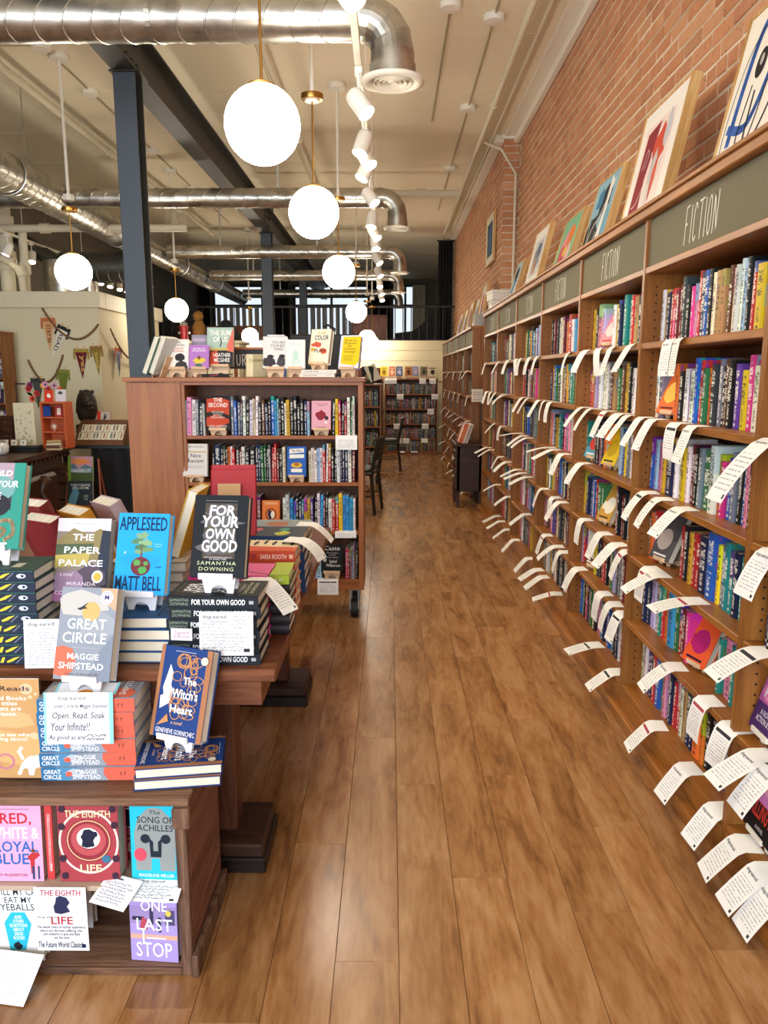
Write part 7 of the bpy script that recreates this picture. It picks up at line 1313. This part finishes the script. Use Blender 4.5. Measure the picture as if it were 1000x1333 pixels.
# left tall bookcase
lc = case('light wooden bookcase against the cream wall at the left edge', -5.19, -4.27, 8.6, .28, [1.66, 1.42, 1.14, .84, .5], 1.9, SHELF)
m = MB(); m.box((-5.17, 8.6, 1.70), (-4.29, 8.612, 1.88)); hp = m.build('header_board', SLATE); hp.parent = lc; hp.location = (5.19, -8.6, 0)
shelf_run('w c k r w c k n w c r k d w c r k w c n'.split(), (-5.16, 8.62, 1.42), 0, .88, 0, 0, rn, 'on the second shelf of the left-edge bookcase', 'books in the left-edge bookcase', joined=(lj := []))
for z in (1.14, .84, .5): shelf_run([rn.choice(PK) for _ in range(20)], (-5.16, 8.62, z), 0, .88, 0, 0, rn, '', '', joined=lj)
build_joined('left_edge_bookcase_books', lj, label='rows of books in the light bookcase at the left edge', group='books at the left edge')
dbook('dark purple face-out book with white script in the left-edge bookcase', (-4.39, 8.61, 1.142), 0, .1, .17, .2, .03, '#3a2438', [('r', 0, 0, 1, 1, '#3b2539'), ('t', 'out\nsay\nyes', .2, .2, .85, .85, '#e2c9cf', .01, .2)])
# pennants and ropes
ROPE = mat('twisted_brown_rope', '#7d5a3a', .9)
def rope(label, a, b, sag, n=24):
    t = thing('rope_garland', label, 'rope', (0, 0, 0)); m = MB(); pts = []
    for i in range(n + 1):
        q = i / n; p = Vector(a).lerp(Vector(b), q); p.z -= 4 * sag * q * (1 - q); pts.append(p)
    m.tube(pts, .011, 6); m.build('rope_strand', ROPE, t); m2 = MB()
    for i in range(1, n): d = (pts[i] - pts[i - 1]).normalized(); m2.cyl(pts[i] - d * .008, pts[i] + d * .008, .0135, n=6)
    m2.build('rope_whippings', ROPE, t, kind='stuff'); return t
rope('brown rope garland swagged across the upper cream wall', (-3.975, 8.98, 2.225), (-3.33, 8.98, 2.02), .26)
rope('brown rope garland hanging lower, behind the flowers', (-4.17, 8.98, 1.62), (-3.76, 8.98, 1.68), .28)
rope('brown rope garland on the side wall right of the pennants', (-3.275, 9.2, 1.98), (-3.275, 10.9, 2.15), .42)
def pennant(label, x, y, z, w_, h_, c, c2, txt, rot=0, rz=0):
    t = thing('felt_pennant', label, 'pennant', (x, y, z), (0, rot, rz), 'felt pennants on the cream wall'); m = MB(); m.prism([(-w_ / 2, 0), (w_ / 2, 0), (0, -h_)], 0, .004, 1); m.build('felt', mat('felt_' + c.lstrip('#'), c, .9), t)
    m = MB(); m.box((-w_ / 2 - .012, -.003, -.03), (w_ / 2 + .012, .006, .012), 0, .001); m.build('top_band', mat('felt_' + c2.lstrip('#'), c2, .9), t)
    for s_ in (-1, 1): m = MB(); m.box((s_ * (w_ / 2 + .006) - .01, -.003, -.11), (s_ * (w_ / 2 + .006) + .01, .004, -.03), 0, .001); m.build('tassel', mat('felt_' + c2.lstrip('#')), t)
    for s_ in (-.3, .3): m = MB(); m.box((w_ * s_ - .006, -.008, .0), (w_ * s_ + .006, .008, .045), 0, .001); m.build('clothes_peg', PLY, t)
    if txt:
        m_ = txt; it = [('t', m_, 0, 0, 1, 1, '#1c1a1a' if c not in ('#6d1d22', '#8a7a2a') else '#d9b46a', .02)]
        printed('pennant_lettering', t, (-w_ * .17, 0, -.065), (0, 0, -1), (1, 0, 0), h_ * .55, w_ * .34, it, lift=.001)
pennant('peach pennant with dark letters, leftmost on the cream wall', -3.91, 8.988, 2.08, .14, .36, '#d9a06a', '#c56f45', 'STAY IN')
pennant('white pennant reading READ with a black band, tilted', -3.73, 8.988, 1.98, .13, .40, '#e6e0cf', '#24222a', 'READ', .45)
pennant('dark red pennant with golden script on the cream wall', -3.555, 8.988, 1.735, .15, .33, '#6d1d22', '#a98f3a', 'yes', 0)
pennant('olive pennant beside the dark red one', -3.38, 8.988, 1.765, .12, .32, '#8a7a2a', '#8f6a3a', 'bookish', -.05)
pennant('blue-grey pennant with an orange band on the side wall', -3.285, 9.45, 1.76, .2, .34, '#7d8496', '#c0603a', 'EXPLORE', 0, R(90))
pennant('olive pennant with an orange band, farther along the side wall', -3.285, 10.3, 1.62, .22, .36, '#8a7a2a', '#b5764a', None, 0, R(90))
pennant('grey striped pennant low on the cream wall, left of the pin board', -4.08, 8.988, 1.40, .14, .34, '#4a4d48', '#3a3c38', None, .05)
pennant('olive green pennant hanging behind the flowers', -3.78, 8.988, 1.50, .13, .42, '#6f7a2e', '#7f8a3a', None, .05)
for k in range(5):
    t = thing('small_framed_photo', '%s small framed picture in the column on the side wall' % ['top', 'second', 'third', 'fourth', 'bottom'][k], 'picture', (-3.335, 10.55, 1.62 - .2 * k), (0, 0, 0), 'small pictures on the side wall'); m = MB(); m.box((0, -.1, 0), (.015, .1, .15), 0, .002); m.build('frame', WHITEP if k % 2 else OAK, t); m = MB(); m.box((.015, -.08, .02), (.017, .08, .13)); m.build('photo', mat('dull_photo', '#6a5a4a', .5), t)
# behind the island: cream ledge, red hydrant-shaped ornament, furry figure, black figure
lg = MB(); lg.box((-3.33, 11.42, 0), (-2.2, 12.0, 1.90)); lg.box((-3.33, 11.38, 1.90), (-2.15, 12.05, 1.94), 0, .004); lg.build('wall_ledge', CREAM, kind='structure')
hy = thing('red_hydrant_ornament', 'red hydrant-shaped ornament with a silver cap on the cream ledge', 'ornament', (-3.04, 11.6, 1.9405)); RD = mat('bright_red_paint', '#b5242a', .4)
m = MB(); m.lathe([(.001, 0), (.07, 0), (.07, .02), (.055, .025), (.055, .2), (.065, .205), (.065, .22), (.001, .22)], 20); m.build('body', RD, hy, ang=40); m = MB(); m.lathe([(.06, .22), (.05, .26), (.02, .29), (.012, .31), (.001, .315)], 16); m.build('cap', mat('silver_paint', '#b9b6b0', .35, .7), hy, smooth=True)
for s_ in (-1, 1): m = MB(); m.cyl((s_ * .05, 0, .12), (s_ * .085, 0, .12), .02, n=12); m.build('nozzle', mat('silver_paint'), hy)
ff = thing('plush_animal', 'shaggy golden-brown plush animal sitting on the cream ledge', 'plush toy', (-2.83, 11.65, 1.9405)); FUR = mat('golden_brown_fur', '#8a5f26', .95)
m = MB(); blobmesh(m, (0, 0, .16), .11, (.85, .8, 1.4), .12, 6); m.build('body', FUR, ff, smooth=True); m = MB(); blobmesh(m, (.0, -.02, .36), .075, (1, 1, 1), .12, 7); m.build('head', FUR, ff, smooth=True)
for s_ in (-1, 1): m = MB(); blobmesh(m, (s_ * .05, -.06, .05), .035, (.8, .9, 1.4), .12, 9); m.build('leg', FUR, ff, smooth=True)
bc = thing('black_garment', 'black hooded shape hunched behind the island books', 'garment', (-2.45, 11.7, 1.9405)); m = MB(); m.prism([(-.22, 0), (.22, 0), (.2, .1), (.08, .24), (.0, .27), (-.06, .22), (-.12, .12)], -.1, .12, 1); m.build('cloth_body', CUR, bc); m = MB(); m.sphere((.01, 0, .25), .075, 16, 10, sc_=(1.1, .9, .9)); m.build('hood', CUR, bc, smooth=True)
